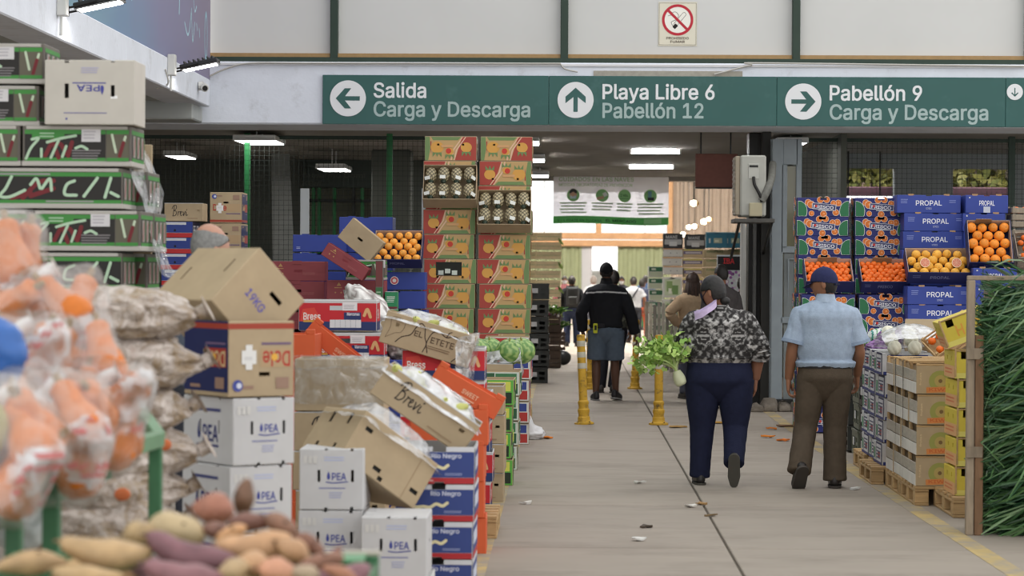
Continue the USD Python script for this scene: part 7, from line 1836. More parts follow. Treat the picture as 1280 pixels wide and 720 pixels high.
def head_mesh(c, R, s=1.0, k=4):
    v, f = arr(trimesh.creation.icosphere(subdivisions=k)); x, y, z = v.T
    p = v * [.074, .096, .116]
    low = np.clip(-z, 0, 1); p[:, 0] *= 1 - .28 * low ** 1.4; p[:, 1] += np.where(y > 0, .010, -.018) * low * (y > -.9); p[:, 1] *= np.where((y < 0) & (z < -.2), .86, 1)
    fr = y > 0
    def bump(cx, cz, sx, sz, a): p[:, 1] += fr * a * np.exp(-((p[:, 0] - cx) / sx) ** 2 - ((p[:, 2] - cz) / sz) ** 2)
    bump(0, -.018, .011, .022, .022); bump(0, .012, .009, .02, .008); bump(.031, .008, .016, .010, -.008); bump(-.031, .008, .016, .010, -.008); bump(0, .028, .05, .010, .004); bump(0, -.056, .022, .005, -.004); bump(0, -.066, .02, .007, .004); bump(0, -.098, .022, .018, .008)
    v0 = p.copy(); m = MF(p, f)
    for sx in (-1, 1):
        e, ef = _ico[2]; e = e * [.011, .020, .032] + [sx * .076, -.008, -.008]; m = m + MF(e @ rotz(-sx * .35).T, ef)
    e = arr(m)
    return MF((e[0] * s) @ R.T + c, e[1]), v0


def hand(w, d, pn, side, curl=.5, s=1.0):
    """Palm, four fingers and a thumb. w wrist, d direction of the fingers, pn palm normal, side: +1 thumb towards d x pn."""
    d = np.array(d, float); d /= np.linalg.norm(d); pn = np.array(pn, float); pn -= d * (pn @ d); pn /= np.linalg.norm(pn); sd = np.cross(d, pn) * side
    S = lambda p, r: m3.Manifold.sphere(r * s, 12).translate(list(map(float, p)))
    P = lambda a, b, c: w + (d * a + sd * b + pn * c) * s
    H_ = m3.Manifold.batch_hull([S(P(.0, .016, 0), .020), S(P(.0, -.016, 0), .020), S(P(.085, .032, .0), .013), S(P(.08, -.034, .0), .012), S(P(.045, .036, .004), .014)])
    for b, L in ((.032, .072), (.011, .080), (-.011, .074), (-.032, .058)):
        q = P(.085, b, 0); a = .15 + curl * .3; prev, r0 = q, .0095
        for i, l in enumerate((.45, .32, .23)):
            nx = prev + (d * math.cos(a) + pn * math.sin(a)) * L * l * s; H_ += m3.Manifold.batch_hull([S(prev, r0), S(nx, r0 - .0007)]); prev, r0, a = nx, r0 - .0007, a + curl * .75
    q = P(.02, .03, .006); a1 = P(.052, .056, .020); a2 = P(.082, .058, .030)
    H_ += m3.Manifold.batch_hull([S(q, .014), S(a1, .0105)]) + m3.Manifold.batch_hull([S(a1, .0105), S(a2, .009)])
    t = trimesh.Trimesh(*arr(H_.refine_to_length(.008 * s)), process=False); trimesh.smoothing.filter_taubin(t, iterations=5); return MF(np.asarray(t.vertices), np.asarray(t.faces))


def shoe(p, ank, toe, pitch, col, sole=(60, 58, 56), L=.27):
    """A shoe under the ankle: heel behind, toe towards `toe` (yaw), heel raised by pitch."""
    S = lambda x, y, z, r: m3.Manifold.sphere(r, 14).translate([x, y, z])
    up = m3.Manifold.batch_hull([S(0, -.055, .045, .040), S(0, -.05, .085, .036), S(0, .03, .07, .040), S(.012, .11, .04, .042), S(-.012, .11, .04, .040), S(0, .165, .032, .030)])
    up = up.trim_by_plane([0, 0, 1], .016)
    so = m3.Manifold.batch_hull([m3.Manifold.cylinder(.016, .046, .048, 18).translate([0, -.055, 0]), m3.Manifold.cylinder(.016, .050, .052, 18).translate([0, .105, 0]), m3.Manifold.cylinder(.016, .034, .036, 18).translate([0, .165, 0])])
    M = T(ank, R=rotz(toe) @ rotx(-pitch)); M = M @ T((0, 0, -.075)) if 0 else M
    sc = L / .27
    def mv(m): v, f = arr(m); v = v * sc - [0, 0, .085]; return MB().add((v, f), None, M)
    a = mv(up); a.c[0] = np.broadcast_to(lin(col), a.c[0].shape); q = part(p, 'shoe', a, mat('shoe_leather', None, .45, spec=.4), 40)
    b = mv(so); b.c[0] = np.broadcast_to(lin(sole), b.c[0].shape); part(q, 'sole', b, MATTE, 40)


def person(label, u, Y, yaw, H, c, ground=0.0, detail=1.0, name='person'):
    P_ = thing(name, label, 'person', T((X(u, Y, 500), Y, ground), yaw=yaw))
    sh, ch, wa, hp = c.get('sh', .19), c.get('chest', (.165, .115)), c.get('waist', (.15, .11)), c.get('hip', (.17, .125))
    lean = c.get('lean', 0.0)
    skin = c.get('skin', (150, 106, 82))
    def torso(off, top=True, z0=.46, extra=None):
        S_ = [(.46, hp[0] * .80, hp[1] * .9, -.008), (.50, hp[0] * .99, hp[1], -.012), (.535, hp[0], hp[1], -.008), (.58, hp[0] * .94, hp[1] * .95, 0), (.62, wa[0], wa[1], .004), (.67, wa[0] * 1.02, wa[1] * 1.02, .002), (.73, ch[0], ch[1], -.004), (.775, ch[0] * 1.06, ch[1] * .98, -.008), (.805, sh * .93, ch[1] * .82, -.008), (.825, sh * .70, ch[1] * .62, -.004), (.842, sh * .42, .062, 0), (.86, .062, .060, .006)]
        return [(z * H, 0, cy + lean * (z - .5), rx + off, ry + off, 2.2) for z, rx, ry, cy in S_ if z >= z0]
    SHO = {s: np.array([s * (sh - .045), -.006 + lean * .3, .778 * H]) for s in (-1, 1)}
    hw = c.get('hipw', hp[0] * .52)
    arms = {s: (np.array(c['arm'][s][0]), np.array(c['arm'][s][1])) for s in (-1, 1)}
    legs = c['leg']
    ar = c.get('armr', 1.0); lr = c.get('legr', 1.0)
    hy, ht = c.get('head', (0.0, 0.0)); RH = rotz(hy) @ rotx(ht)
    hc = np.array([c.get('hx', 0.0), .012 + lean * .42, H - .118 * c.get('hs', 1.0)])
    # ---- the body, one surface
    b = loft([(z, cx, cy, rx - (.032 if z < .53 * H else 0), ry - (.032 if z < .53 * H else 0), pw) for z, cx, cy, rx, ry, pw in torso(-.006)])
    b += limb([[0, 0 + lean * .33, .83 * H], [0, .006 + lean * .38, .872 * H], hc + [0, -.008, -.055]], [.066, .055, .054], 16)
    for s in (-1, 1):
        e, w = arms[s]; b += limb([SHO[s] - [s * .05, 0, .01], SHO[s], (SHO[s] + e) / 2, e, (e + w) / 2, w], np.array([.045, .052, .047, .040, .037, .026]) * ar, 14)
        kn, an = legs[s]; kn, an = np.array(kn), np.array(an); hpj = np.array([s * hw, -.004, .50 * H]); b += limb([hpj, (hpj + kn) / 2, kn, (kn * .6 + an * .4), an + [0, 0, .0]], np.array([.080, .070, .054, .053, .036]) * lr, 16)
    v, f = soften(b, .022 / detail, 10); b = MF(v, f)
    hd, hv = head_mesh(hc, RH, c.get('hs', 1.0), 4 if detail >= .9 else 3); b += hd
    for s in (-1, 1):
        e, w = arms[s]; d = (w - e) / np.linalg.norm(w - e); hdir = np.array(c.get('hand', {}).get(s, d)); b += hand(w + d * .004, hdir, c.get('palm', {}).get(s, (-s, .25, 0)), c.get('thumb', {}).get(s, s * 1 if 0 else -s * -1 * (1 if s > 0 else -1) * s), c.get('curl', {}).get(s, .55), c.get('hands', 1.0))
    SK = mat('skin_%d' % skin[0], skin, .5, var=.05, vs=20, spec=.35)
    part(P_, 'body', arr(b), SK, True)
    for s in (-1, 1): part(P_, 'eye', MB().ball(hc + RH @ (np.array([s * .031, .088, .008]) * c.get('hs', 1)), .0095, (60, 46, 40), k=1), GLOSSY, True)
    part(P_, 'mouth', MB().tube([hc + RH @ np.array([-.02, .090, -.060]), hc + RH @ np.array([0, .096, -.058]), hc + RH @ np.array([.02, .090, -.060])], .004, np.array(skin) * .75, 6), MATTE) if detail >= .9 else None
    # ---- upper garment
    t = c['top']; hem = t.get('hem', .53) * H; off = t.get('off', .014)
    sec = [q for q in torso(off) if q[0] > hem + .01 and q[0] < .85 * H]
    h0 = sec[0]; hr = t.get('hemr', (h0[3] * 1.02, h0[4] * 1.03)); sec = [(hem, 0, h0[2], hr[0], hr[1], 2.3)] + sec + [(.850 * H, 0, lean * .35, .078, .074, 2.1), (.864 * H, 0, .004 + lean * .36, .070, .068, 2.1)]
    if t.get('blouse'): sec.insert(1, (hem + .045, 0, h0[2], hr[0] + t['blouse'], hr[1] + t['blouse'], 2.3))
    m = loft(sec, 36); sf = t.get('sleeve', 1.0); so = t.get('soff', .014)
    for s in (-1, 1):
        e, w = arms[s]
        if sf >= .6:
            end = e + (w - e) * (sf - .5) / .5; rr = [.040 * ar + so, .055 * ar + so, .053 * ar + so, .046 * ar + so, (.042 * ar + so), (.034 * ar + so) * t.get('cuff', 1.0)]; m += limb([SHO[s] - [s * .07, 0, .02], SHO[s], (SHO[s] + e) / 2, e, (e + end) / 2, end], rr, 16)
        else:
            end = SHO[s] + (e - SHO[s]) * sf / .5; m += limb([SHO[s] - [s * .07, 0, .02], SHO[s], SHO[s] * .5 + end * .5, end], [.042 * ar + so, .055 * ar + so, .058 * ar + so, .062 * ar + so * 1.6], 16)
    v, f = soften(m, t.get('res', .016), t.get('it', 8), t.get('wr', .007), t.get('seed', 1), t.get('wf', (9, 9, 16)))
    mb = MB().add((v, f), t['col'])
    if 'paint' in t: mb.c[0] = t['paint'](v, H)
    gp = part(P_, t.get('name', 'shirt'), mb, t.get('mat', CLOTH), True)
    if t.get('collar'):
        part(gp, 'collar', MB().add(loft([(.842 * H, 0, .0 + lean * .35, .090, .085, 2.1), (.858 * H, 0, .002 + lean * .36, .078, .074, 2.1), (.878 * H, 0, .004 + lean * .37, .068, .066, 2.1), (.880 * H, 0, .004 + lean * .37, .062, .060, 2.1)], 24), t['collar']), CLOTH, 40)
    for s in (-1, 1):
        if t.get('cuffband'):
            e, w = arms[s]; end = SHO[s] + (e - SHO[s]) * sf / .5 if sf < .6 else e + (w - e) * (sf - .5) / .5; dd = (end - (SHO[s] if sf < .6 else e)); dd /= np.linalg.norm(dd); r = (.062 * ar + so * 1.6 if sf < .6 else .036 * ar + so) + .002
            part(gp, 'cuff', MB().add(limb([end - dd * .022, end - dd * .01, end + dd * .003], [r, r, r], 18), t['cuffband']), CLOTH, 40)
    # ---- trousers
    o = c['bottom']; wz = o.get('waist', .585) * H; of = o.get('off', .012)
    r0 = o.get('r', (.105,))[0]; sec = [(.395 * H, 0, 0, hw * .4, r0 * .4, 2.0), (.43 * H, 0, 0, hw * .9, r0 * .82, 2.0), (.455 * H, 0, -.002, hp[0] * .84, r0 * .98, 2.2), (.478 * H, 0, -.006, hp[0] * .95 + of, (hp[1] + of + r0) / 2, 2.2)] + [q for q in torso(of, z0=.49) if q[0] < wz]; l = sec[-1]; sec.append((wz, 0, l[2], l[3] * .98, l[4] * .98, 2.3)); m = loft(sec, 32); cut = o.get('cut', 1.0)
    for s in (-1, 1):
        kn, an = map(np.array, legs[s]); hpj = np.array([s * hw, -.004, .505 * H]); r = np.array(o.get('r', (.105, .092, .076, .072, .070)))
        if cut < .7:
            end = hpj + (kn - hpj) * (cut / .5); m += limb([hpj, (hpj * .6 + end * .4), end], [r[0], r[1], r[2]], 18)
        else: m += limb([hpj, (hpj + kn) / 2, kn, kn * .5 + an * .5, an + (an - kn) / np.linalg.norm(an - kn) * o.get('drop', .02)], r, 18)
    v, f = soften(m, o.get('res', .018), o.get('it', 26), o.get('wr', .006), 5, o.get('wf', (14, 14, 7)))
    bp = part(P_, o.get('name', 'trousers'), MB().add((v, f), o['col']), o.get('mat', CLOTH), True)
    if o.get('belt'): part(bp, 'belt', MB().add(loft([(wz - .035, 0, l[2], l[3] * .985 + .005, l[4] * .985 + .005, 2.3), (wz - .002, 0, l[2], l[3] * .98 + .005, l[4] * .98 + .005, 2.3)], 32), o['belt']), MATTE, 40)
    for s in (-1, 1):
        kn, an = legs[s]; sp = c.get('shoe', {}); shoe(P_, np.array(an), sp.get('toe', {}).get(s, -s * .12), sp.get('pitch', {}).get(s, 0.0), sp.get('col', (46, 42, 40)), sp.get('sole', (70, 66, 62)), sp.get('L', .27))
    # ---- hair and hat
    hr_ = c.get('hair'); hs = c.get('hs', 1.0)
    if hr_:
        v, f = arr(trimesh.creation.icosphere(subdivisions=4)); x, y, z = v.T
        keep = z > hr_.get('line', -.45) + np.where(y > 0, 1.05 * np.clip(y, 0, 1) * hr_.get('front', 1.0), 0)
        keep &= ~((np.abs(x) > .70) & (z < .06) & (y > -.42))
        if hr_.get('bald'): keep = keep & (z < .66 - .5 * y)
        q = v * [.074, .096, .116]; low = np.clip(-z, 0, 1); q[:, 0] *= 1 - .20 * low; q = q + v * hr_.get('t', .010) * (1 + .5 * (meshkit.fbm(v * 9, 3)[:, None] - .5)); ff = f[keep[f].all(1)]
        used, inv = np.unique(ff, return_inverse=True); qi = v[used] * [.070, .092, .112]; k = len(used); ff = inv.reshape(-1, 3)
        vv = np.vstack([q[used], qi]); e = np.vstack([ff[:, [0, 1]], ff[:, [1, 2]], ff[:, [2, 0]]]); key = {tuple(a) for a in e}; rim = np.array([a for a in e if (a[1], a[0]) not in key])
        F_ = np.vstack([ff, ff[:, ::-1] + k, np.c_[rim[:, 1], rim[:, 0], rim[:, 0] + k], np.c_[rim[:, 1], rim[:, 0] + k, rim[:, 1] + k]])
        hm = MB().add(((vv * hs) @ RH.T + hc, F_), hr_['col'])
        for a in hr_.get('extra', ()): hm.ball(hc + RH @ np.array(a[:3]), a[3:6], hr_['col'])
        part(P_, 'hair', hm, mat('hair', None, .55, var=.25, vs=60, spec=.4), True)
        if hr_.get('long'):
            L_ = hr_['long']; hl = MB(); rr = np.random.default_rng(8)
            for i in range(34):
                a = -2.6 + 2.1 * i / 33 if 0 else math.pi * (1.05 + .9 * i / 33); st = hc + RH @ np.array([.078 * math.cos(a), .095 * math.sin(a), -.01]); j = rr.normal(size=3) * .006
                hl.tube(smoothline([st + [0, 0, .05], st, st + RH @ np.array([.02 * math.cos(a), -.015, -.12]) + j, st + RH @ np.array([.03 * math.cos(a), -.02, -L_ * rr.uniform(.85, 1)]) + j * 2], 3), [.013] * 4 + [.015] * 3 + [.013, .010, .003], np.array(hr_['col']) * rr.uniform(.8, 1.2), 6)
            part(P_, 'long_hair', hl, mat('hair'), 50)
    hat = c.get('cap')
    if hat:
        v, f = arr(trimesh.creation.icosphere(subdivisions=4)); x, y, z = v.T
        keep = z > -.02 - .16 * (y < 0) * np.abs(y); q = v * [.084, .106, .114]; q[:, 2] *= np.where(z > .6, .97, 1); ff = f[keep[f].all(1)]; used, inv = np.unique(ff, return_inverse=True); k = len(used); qq = q[used] + [0, 0, .012]; qi = v[used] * [.080, .102, .109] + [0, 0, .012]; ff = inv.reshape(-1, 3)
        e = np.vstack([ff[:, [0, 1]], ff[:, [1, 2]], ff[:, [2, 0]]]); key = {tuple(a) for a in e}; rim = np.array([a for a in e if (a[1], a[0]) not in key]); F_ = np.vstack([ff, ff[:, ::-1] + k, np.c_[rim[:, 1], rim[:, 0], rim[:, 0] + k], np.c_[rim[:, 1], rim[:, 0] + k, rim[:, 1] + k]])
        cp = part(P_, 'cap', MB().add(((np.vstack([qq, qi]) * hs) @ RH.T + hc, F_), hat), CLOTH, True)
        a = np.linspace(-.95, .95, 15); rim_o = np.c_[.072 * np.sin(a) * 1.05, .085 + .085 * np.cos(a) * np.cos(a * .6), -.004 - .02 * np.cos(a)]; rim_i = np.c_[.080 * np.sin(a), .100 * np.cos(a) - .006, np.full(15, .012)]
        bv = np.vstack([rim_o, rim_i, rim_o - [0, 0, .005], rim_i - [0, 0, .005]]); i = np.arange(14); bf = np.vstack([np.c_[i, i + 1, 15 + i + 1, 15 + i], np.c_[30 + i + 1, 30 + i, 45 + i, 45 + i + 1], np.c_[i + 1, i, 30 + i, 30 + i + 1]])
        part(cp, 'brim', MB().add(((bv * hs) @ RH.T + hc, bf), hat), CLOTH)
        part(cp, 'button', MB().ball(hc + RH @ np.array([0, 0, .124 * hs]), (.008, .008, .004), hat, k=1), CLOTH)
        part(cp, 'back_strap', MB().tube([hc + RH @ np.array([.03 * s, -.108, -.012]) * hs for s in (-1, 0, 1)], .008, np.array(hat) * .7, 6), CLOTH)
    mk = c.get('mask')
    if mk:
        v, f = arr(trimesh.creation.icosphere(subdivisions=3)); x, y, z = v.T; keep = (y > .35) & (z < .02) & (z > -.85); ff = f[keep[f].all(1)]; used, inv = np.unique(ff, return_inverse=True); q = v[used] * [.074, .112, .116] + [0, .008, 0]
        mm = part(P_, 'face_mask', MB().add(((q * hs) @ RH.T + hc, inv.reshape(-1, 3))), mat('mask_%d_%d_%d' % mk, mk, .8), True)
        part(mm, 'ear_loop', MB().tube([hc + RH @ np.array([s_ * .07, .05, -.03]) for s_ in (1,)] + [hc + RH @ np.array([.084, -.012, .012])], .003, mk, 5).tube([hc + RH @ np.array([-.07, .05, -.03]), hc + RH @ np.array([-.084, -.012, .012])], .003, mk, 5), MATTE)
    return P_, hc, RH


# ---- the man in the pale blue polo shirt
def polo(v, H):
    c = np.broadcast_to(lin((150, 165, 184)), (len(v), 3)).copy(); return c
man_b = dict(sh=.235, chest=(.205, .135), waist=(.205, .145), hip=(.195, .135), skin=(138, 96, 72), armr=1.12, legr=1.05, hipw=.095, hx=-.01, head=(.95, -.05), hs=1.06,
             arm={-1: ((-.255, -.02, 1.06), (-.275, .05, .83)), 1: ((.262, .0, 1.06), (.262, .14, .86))}, hand={-1: (-.02, .05, -1), 1: (0, .2, -1)}, palm={-1: (1, -.1, 0), 1: (-1, -.1, 0)}, curl={-1: .9, 1: .7},
             leg={-1: ((-.145, .03, .47), (-.20, -.10, .155)), 1: ((.085, .055, .47), (.085, .04, .088))}, shoe=dict(col=(40, 36, 34), pitch={-1: .85, 1: 0}, toe={-1: .15, 1: -.1}, L=.28),
             top=dict(col=(150, 165, 184), hem=.545, sleeve=.40, off=.018, soff=.020, collar=(156, 171, 190), cuffband=(136, 152, 174), wr=.024, wf=(9, 9, 3.0), hemr=(.218, .155), blouse=.018, name='polo_shirt', seed=3),
             bottom=dict(col=(84, 74, 63), r=(.122, .108, .092, .088, .092), off=.014, wr=.008, waist=.565, belt=(30, 28, 28), drop=.035),
             hair=dict(col=(30, 27, 26), line=-.62, t=.006), cap=(44, 48, 82))
PB, hcB, RB = person('person in pale blue polo shirt, brown trousers and navy cap walking away', 1031, 19.75, 0.0, 1.70, man_b)
# ---- the woman in the patterned jacket
def pattern(v, H):
    x, z = np.abs(v[:, 0]), v[:, 2]; y = v[:, 1]
    n = meshkit.fbm(np.c_[x * 26, y * 12 + 3, z * 26], 4, 2); n2 = meshkit.fbm(np.c_[x * 60, y * 20, z * 60], 2, 5)
    w = np.clip((n - .50) * 7, 0, 1) * np.clip((n2 - .34) * 5, 0, 1)
    leaf = np.clip(np.sin(x * 90 + 6 * n) * np.sin(z * 70 + 5 * n2) - .25, 0, 1) * .7
    c = np.clip(.02 + w * .85 + leaf * .8, 0, 1)
    for mx, mz, r in ((.135, 1.165, .052), (0.0, 1.405, .050), (.0, 1.02, .0)):
        if not r: continue
        d = np.hypot((x - mx) * 1.0, (z - mz) * .9) / r + .09 * np.sin(np.arctan2(z - mz, x - mx + 1e-9) * 8)
        ring = np.clip(1 - np.abs(d - 1.12) * 7, 0, 1) * (.5 + .5 * (np.sin(np.arctan2(z - mz, x - mx + 1e-9) * 18) > -.3)); inn = d < .95
        c = np.where(inn, np.where((np.abs(z - mz) < .010) | (np.abs(np.abs(z - mz) - .026) < .004) & (np.abs(x - mx) < .022), .62, .03), np.maximum(c * np.clip((d - .95) * 2, .2, 1), ring * .8))
    c = np.where((z < .985) & (z > .955), np.maximum(c, .35 * (n2 > .45)), c)
    g = lin((36, 34, 34))[None] * (1 - c[:, None]) + lin((190, 188, 186))[None] * c[:, None]
    return g
wom = dict(sh=.225, chest=(.225, .150), waist=(.245, .165), hip=(.25, .17), skin=(150, 106, 84), armr=1.25, legr=1.25, hipw=.125, hx=-.05, lean=.04, head=(.75, -.12), hs=1.04,
           arm={-1: ((-.30, .03, 1.04), (-.33, .24, .97)), 1: ((.305, -.02, 1.06), (.285, .05, .82))}, hand={-1: (-.3, .9, -.2), 1: (-.02, .1, -1)}, palm={-1: (.6, .2, -.7), 1: (-1, .1, 0)}, curl={-1: 1.1, 1: .6},
           leg={-1: ((-.13, .03, .45), (-.145, .05, .086)), 1: ((.125, -.02, .45), (.105, -.20, .20))}, shoe=dict(col=(38, 36, 36), sole=(74, 72, 66), pitch={-1: 0, 1: 1.25}, toe={-1: .1, 1: -.05}, L=.25),
           top=dict(col=(60, 58, 58), paint=pattern, hem=.585, sleeve=.66, off=.028, soff=.034, wr=.008, wf=(8, 8, 12), res=.0085, hemr=(.245, .175), blouse=.030, name='patterned_jacket', cuff=1.15, it=6),
           bottom=dict(col=(32, 36, 58), r=(.150, .130, .098, .086, .080), off=.012, wr=.007, waist=.60, drop=.03, name='trousers'),
           hair=dict(col=(34, 32, 32), line=-.55, t=.013, extra=((.02, -.100, -.080, .040, .034, .032),)), mask=(36, 38, 58))
PW, hcW, RW = person('person in black and white patterned jacket and navy trousers carrying celery', 899, 19.95, 0.0, 1.625, wom)
q = part(PW, 'lilac_scarf', MB().add(drape(0, 0, 16, 10, lambda s, t: (-.20 + .17 * s, -.085 - .05 * math.sin(math.pi * s) - .02 * t, 1.33 + .055 * s - .045 * t + .05 * s * s), 3, .006, 20), (190, 172, 204)).add(drape(0, 0, 16, 6, lambda s, t: (-.20 + .17 * s, -.085 - .05 * math.sin(math.pi * s) + .12 * t, 1.33 + .055 * s + .05 * s * s + .02 * math.sin(3 * t)), 3, .006, 20), (176, 158, 192)), CLOTH, True, label='lilac scarf over the left shoulder')
# ---- the celery
cel = thing('celery_bunch', 'leafy bunch of celery held at the left side of the patterned jacket', 'celery', T((X(846, 19.7, 450), 19.85, .90)))
cm = MB(); rr = np.random.default_rng(6); stk = MB()
for i in range(26):
    a = rr.uniform(2.2, 4.1) if 0 else rr.normal(2.25, .45); L_ = rr.uniform(.18, .36); tip = np.array([math.cos(a) * L_ * .95, rr.normal() * .06, math.sin(a) * L_ * .72 + .02]); mid = tip * .5 + [0, 0, .04]
    stk.tube(smoothline([(.02, 0, -.10), (0, 0, 0), mid * .8, tip], 3), [.011] * 4 + [.008] * 3 + [.006, .005, .003], ((168, 190, 120), (186, 200, 146), (150, 178, 100))[i % 3], 6)
    for k in range(18):
        c = tip * rr.uniform(.55, 1.08) + rr.normal(size=3) * [.04, .03, .035]; aa = rr.normal(size=3); aa /= np.linalg.norm(aa); bb = np.cross(aa, rr.normal(size=3)); bb /= np.linalg.norm(bb); s = rr.uniform(.018, .036)
        pts = np.array([c - aa * s, c - aa * s * .2 + bb * s * .8, c + aa * s * .2 + bb * s * .35, c + aa * s * .9 + bb * s * .5, c + aa * s * 1.1, c + aa * s * .9 - bb * s * .5, c + aa * s * .2 - bb * s * .35, c - aa * s * .2 - bb * s * .8]); 
        cm.add((pts, np.array([[0, 1, 2], [0, 2, 6], [0, 6, 7], [2, 3, 4], [2, 4, 6], [4, 5, 6]])), ((142, 176, 84), (166, 196, 104), (120, 158, 70), (184, 208, 126))[rr.integers(4)])
part(cel, 'leaves', cm, mat('celery_leaf', None, .5, var=.1, subsurface_weight=.0), kind='stuff'); part(cel, 'stalks', stk, MATTE, 50)
part(cel, 'root_end', MB().tube(smoothline([(.005, 0, -.01), (.02, 0, -.05), (.035, 0, -.09), (.05, 0, -.12)], 3), [.03, .034, .04, .044, .047, .048, .047, .045, .042, .03], (196, 200, 168), 12), MATTE, 50)

# ---- the man in the black jacket and shorts
def stripe(v, H):
    c = np.broadcast_to(lin((32, 33, 37)), (len(v), 3)).copy(); z = v[:, 2]; zz = 1.385 - .10 * np.abs(v[:, 0]) ** 1.3
    c[(np.abs(z - zz) < .008) & (np.abs(v[:, 0]) < .26)] = lin((196, 196, 196)); return c
man_j = dict(sh=.225, chest=(.20, .13), waist=(.19, .13), hip=(.185, .135), skin=(92, 64, 50), armr=1.15, legr=1.05, hipw=.10, head=(0, 0), hs=1.03,
             arm={-1: ((-.31, -.02, 1.12), (-.30, .10, .88)), 1: ((.31, -.03, 1.10), (.375, .03, .84))}, curl={-1: .6, 1: .8}, palm={-1: (1, 0, 0), 1: (-1, 0, 0)},
             leg={-1: ((-.12, .02, .50), (-.125, -.03, .088)), 1: ((.115, .05, .50), (.13, .06, .10))}, shoe=dict(col=(34, 32, 34), sole=(150, 148, 146), pitch={-1: 0, 1: .12}, toe={-1: .15, 1: -.35}),
             top=dict(col=(32, 33, 37), paint=stripe, hem=.525, sleeve=.97, off=.030, soff=.026, wr=.010, wf=(9, 9, 9), res=.011, hemr=(.20, .15), blouse=.022, name='black_jacket', collar=(30, 31, 35)),
             bottom=dict(col=(86, 98, 112), r=(.135, .128, .125, .1, .1), cut=.47, off=.018, wr=.008, waist=.56, name='shorts'),
             hair=dict(col=(24, 22, 22), line=-.5, t=.006), cap=(26, 26, 28))
PJ, hcJ, RJ = person('person in black jacket with white shoulder stripe and blue grey shorts', 757, 32.6, 0.0, 1.755, man_j)
part(PJ, 'waist_pouch', MB().box((-.165, -.20, .86), (-.11, -.165, .985), (196, 200, 50), ch=.008).box((-.15, -.205, .90), (-.12, -.19, .96), (40, 44, 36)), MATTE, label='yellow green pouch at the waist'); part(PJ, 'belt_bag', MB().box((-.105, -.195, .93), (-.02, -.16, .985), (34, 34, 40), ch=.01), MATTE)
part(PJ, 'neck_cover', MB().add(loft([(1.49, 0, .0, .075, .07, 2.1), (1.56, 0, .006, .066, .07, 2.1)], 20), (26, 26, 28)), CLOTH, 40)

# ---- the people farther off
def plain(tcol, bcol, **k):
    c = dict(sh=.20, chest=(.175, .12), waist=(.165, .12), hip=(.175, .13), arm={-1: ((-.245, -.02, 1.0), (-.25, .06, .78)), 1: ((.245, -.02, 1.0), (.25, .06, .78))}, leg={-1: ((-.10, .02, .44), (-.10, -.02, .088)), 1: ((.10, .04, .44), (.11, .04, .088))},
             top=dict(col=tcol, off=.022, soff=.02, res=.03, sleeve=.95), bottom=dict(col=bcol, res=.03), hair=dict(col=(34, 30, 28), line=-.55, t=.010), shoe=dict(L=.26), palm={-1: (1, 0, 0), 1: (-1, 0, 0)})
    for kk, vv in k.items():
        if isinstance(vv, dict) and kk in c and isinstance(c[kk], dict) and kk in ('top', 'bottom', 'shoe'): c[kk] = {**c[kk], **vv}
        else: c[kk] = vv
    return c
PK, _, _ = person('person in dark jacket with a black backpack walking away by the crates', 714, 55.0, 0.0, 1.52, plain((34, 36, 40), (44, 52, 76)), detail=.7)
bk = part(PK, 'backpack', MB().add(cbox(.28, .15, .42, .05), (40, 42, 44), T((.02, -.24, .86))), MATTE, 50); part(bk, 'pocket', MB().add(cbox(.2, .05, .18, .02), (52, 54, 56), T((.02, -.335, .90))), MATTE); part(bk, 'strap', MB().tube([(-.09, -.17, 1.25), (-.10, -.05, 1.30), (-.10, .1, 1.2)], .02, (38, 40, 42), 6), MATTE); part(bk, 'strap', MB().tube([(.12, -.17, 1.25), (.12, -.05, 1.30), (.12, .1, 1.2)], .02, (38, 40, 42), 6), MATTE)
PG, _, _ = person('person in grey t-shirt with a dark shoulder strap in the far aisle', 791, 58.0, 0.0, 1.50, plain((150, 152, 156), (52, 54, 60), top=dict(sleeve=.42)), detail=.7)
part(PG, 'shoulder_strap', MB().tube(smoothline([(.12, -.03, 1.25), (.06, -.15, 1.17), (-.08, -.165, .95), (-.17, -.12, .82)]), .016, (44, 46, 52), 6), MATTE, 50)
person('person with grey hair in a white shirt before the far doorway', 741, 63.0, .2, 1.50, plain((206, 208, 212), (90, 92, 100), hair=dict(col=(150, 140, 132), line=-.5, t=.010)), detail=.7)
person('person in dark clothes and white mask facing the camera in the far aisle', 776, 66.0, math.pi, 1.48, plain((52, 54, 62), (44, 46, 54), mask=(200, 204, 208)), detail=.7)
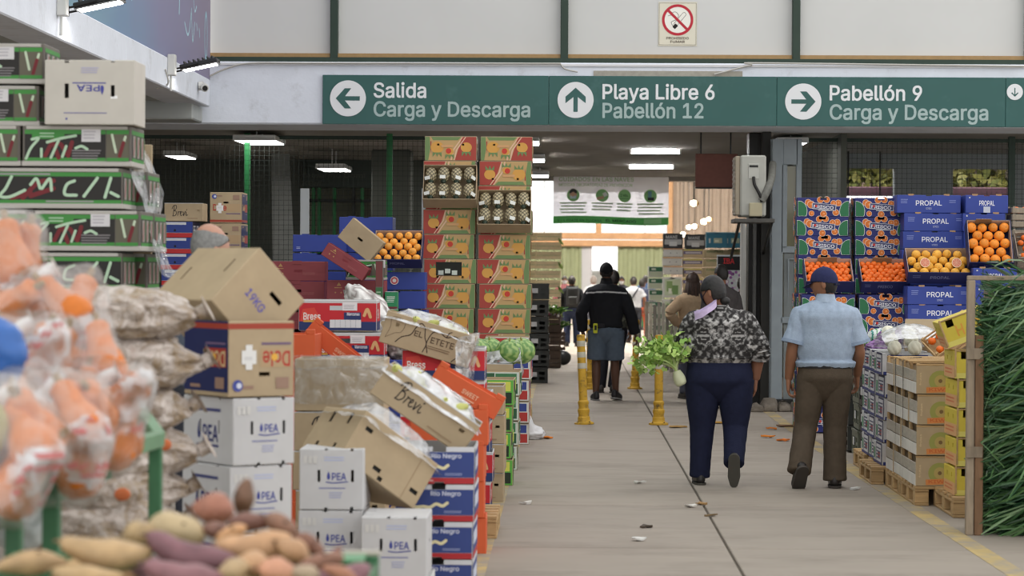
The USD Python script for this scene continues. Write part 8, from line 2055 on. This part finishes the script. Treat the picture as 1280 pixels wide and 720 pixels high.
person('person in rust orange trousers beside the grey t-shirt in the far aisle', 802, 60.0, -.3, 1.45, plain((60, 66, 84), (176, 84, 56)), detail=.7)
person('person in green trousers farther down the aisle by the right stalls', 806, 70.0, .1, 1.5, plain((66, 88, 120), (66, 116, 84)), detail=.7)
person('person in a pink top and mask at the left of the backpack', 705, 67.0, math.pi, 1.48, plain((176, 112, 116), (60, 60, 66), mask=(206, 206, 210)), detail=.7)
def camo(v, H):
    n = meshkit.fbm(v * 14, 3); return np.where((n > .52)[:, None], lin((112, 112, 98)), lin((66, 68, 62)))
person('person in camouflage top half hidden behind the black jacket', 766, 34.6, 0.0, 1.66, plain((80, 82, 74), (36, 36, 42), top=dict(paint=camo, res=.02), sh=.21, arm={-1: ((-.24, 0, 1.05), (-.22, .1, .82)), 1: ((.25, -.03, 1.05), (.235, .04, .84))}, leg={-1: ((-.13, .02, .46), (-.165, .0, .088)), 1: ((.05, .02, .46), (.0, .05, .088))}), detail=.9)
person('person with long brown hair and a beige sweater, hand on hip', 865, 33.2, .25, 1.635, plain((176, 152, 124), (70, 72, 84), top=dict(name='sweater', res=.02), sh=.20, hair=dict(col=(62, 44, 36), line=-.6, t=.014, long=.42), arm={-1: ((-.34, -.10, 1.12), (-.19, .03, .96)), 1: ((.24, 0, 1.06), (.22, .12, .86))}, skin=(168, 124, 100)), detail=.9)
person('person with short dark hair behind the patterned jacket', 901, 31.0, .3, 1.735, plain((70, 66, 66), (50, 50, 58), sh=.21), detail=.9)
person('person in black clothes standing under the black poster', 928, 34.4, -.3, 1.60, plain((40, 40, 44), (40, 42, 48), sh=.20), detail=.8)
bald = plain((96, 104, 118), (60, 62, 70), sh=.22, hs=1.08, head=(-.7, .35), skin=(176, 132, 112), hair=dict(col=(120, 120, 118), line=-.6, t=.006, bald=True))
PH, hcH, RH_ = person('person with bald crown and grey hair behind the tipped carton', 262, 12.95, 0.0, 1.755, bald, ground=.145, detail=.9)
put_pallet(.6, .6, X(262, 12.95, 500), 12.95, 0, 'wooden pallet that the bald person stands on')
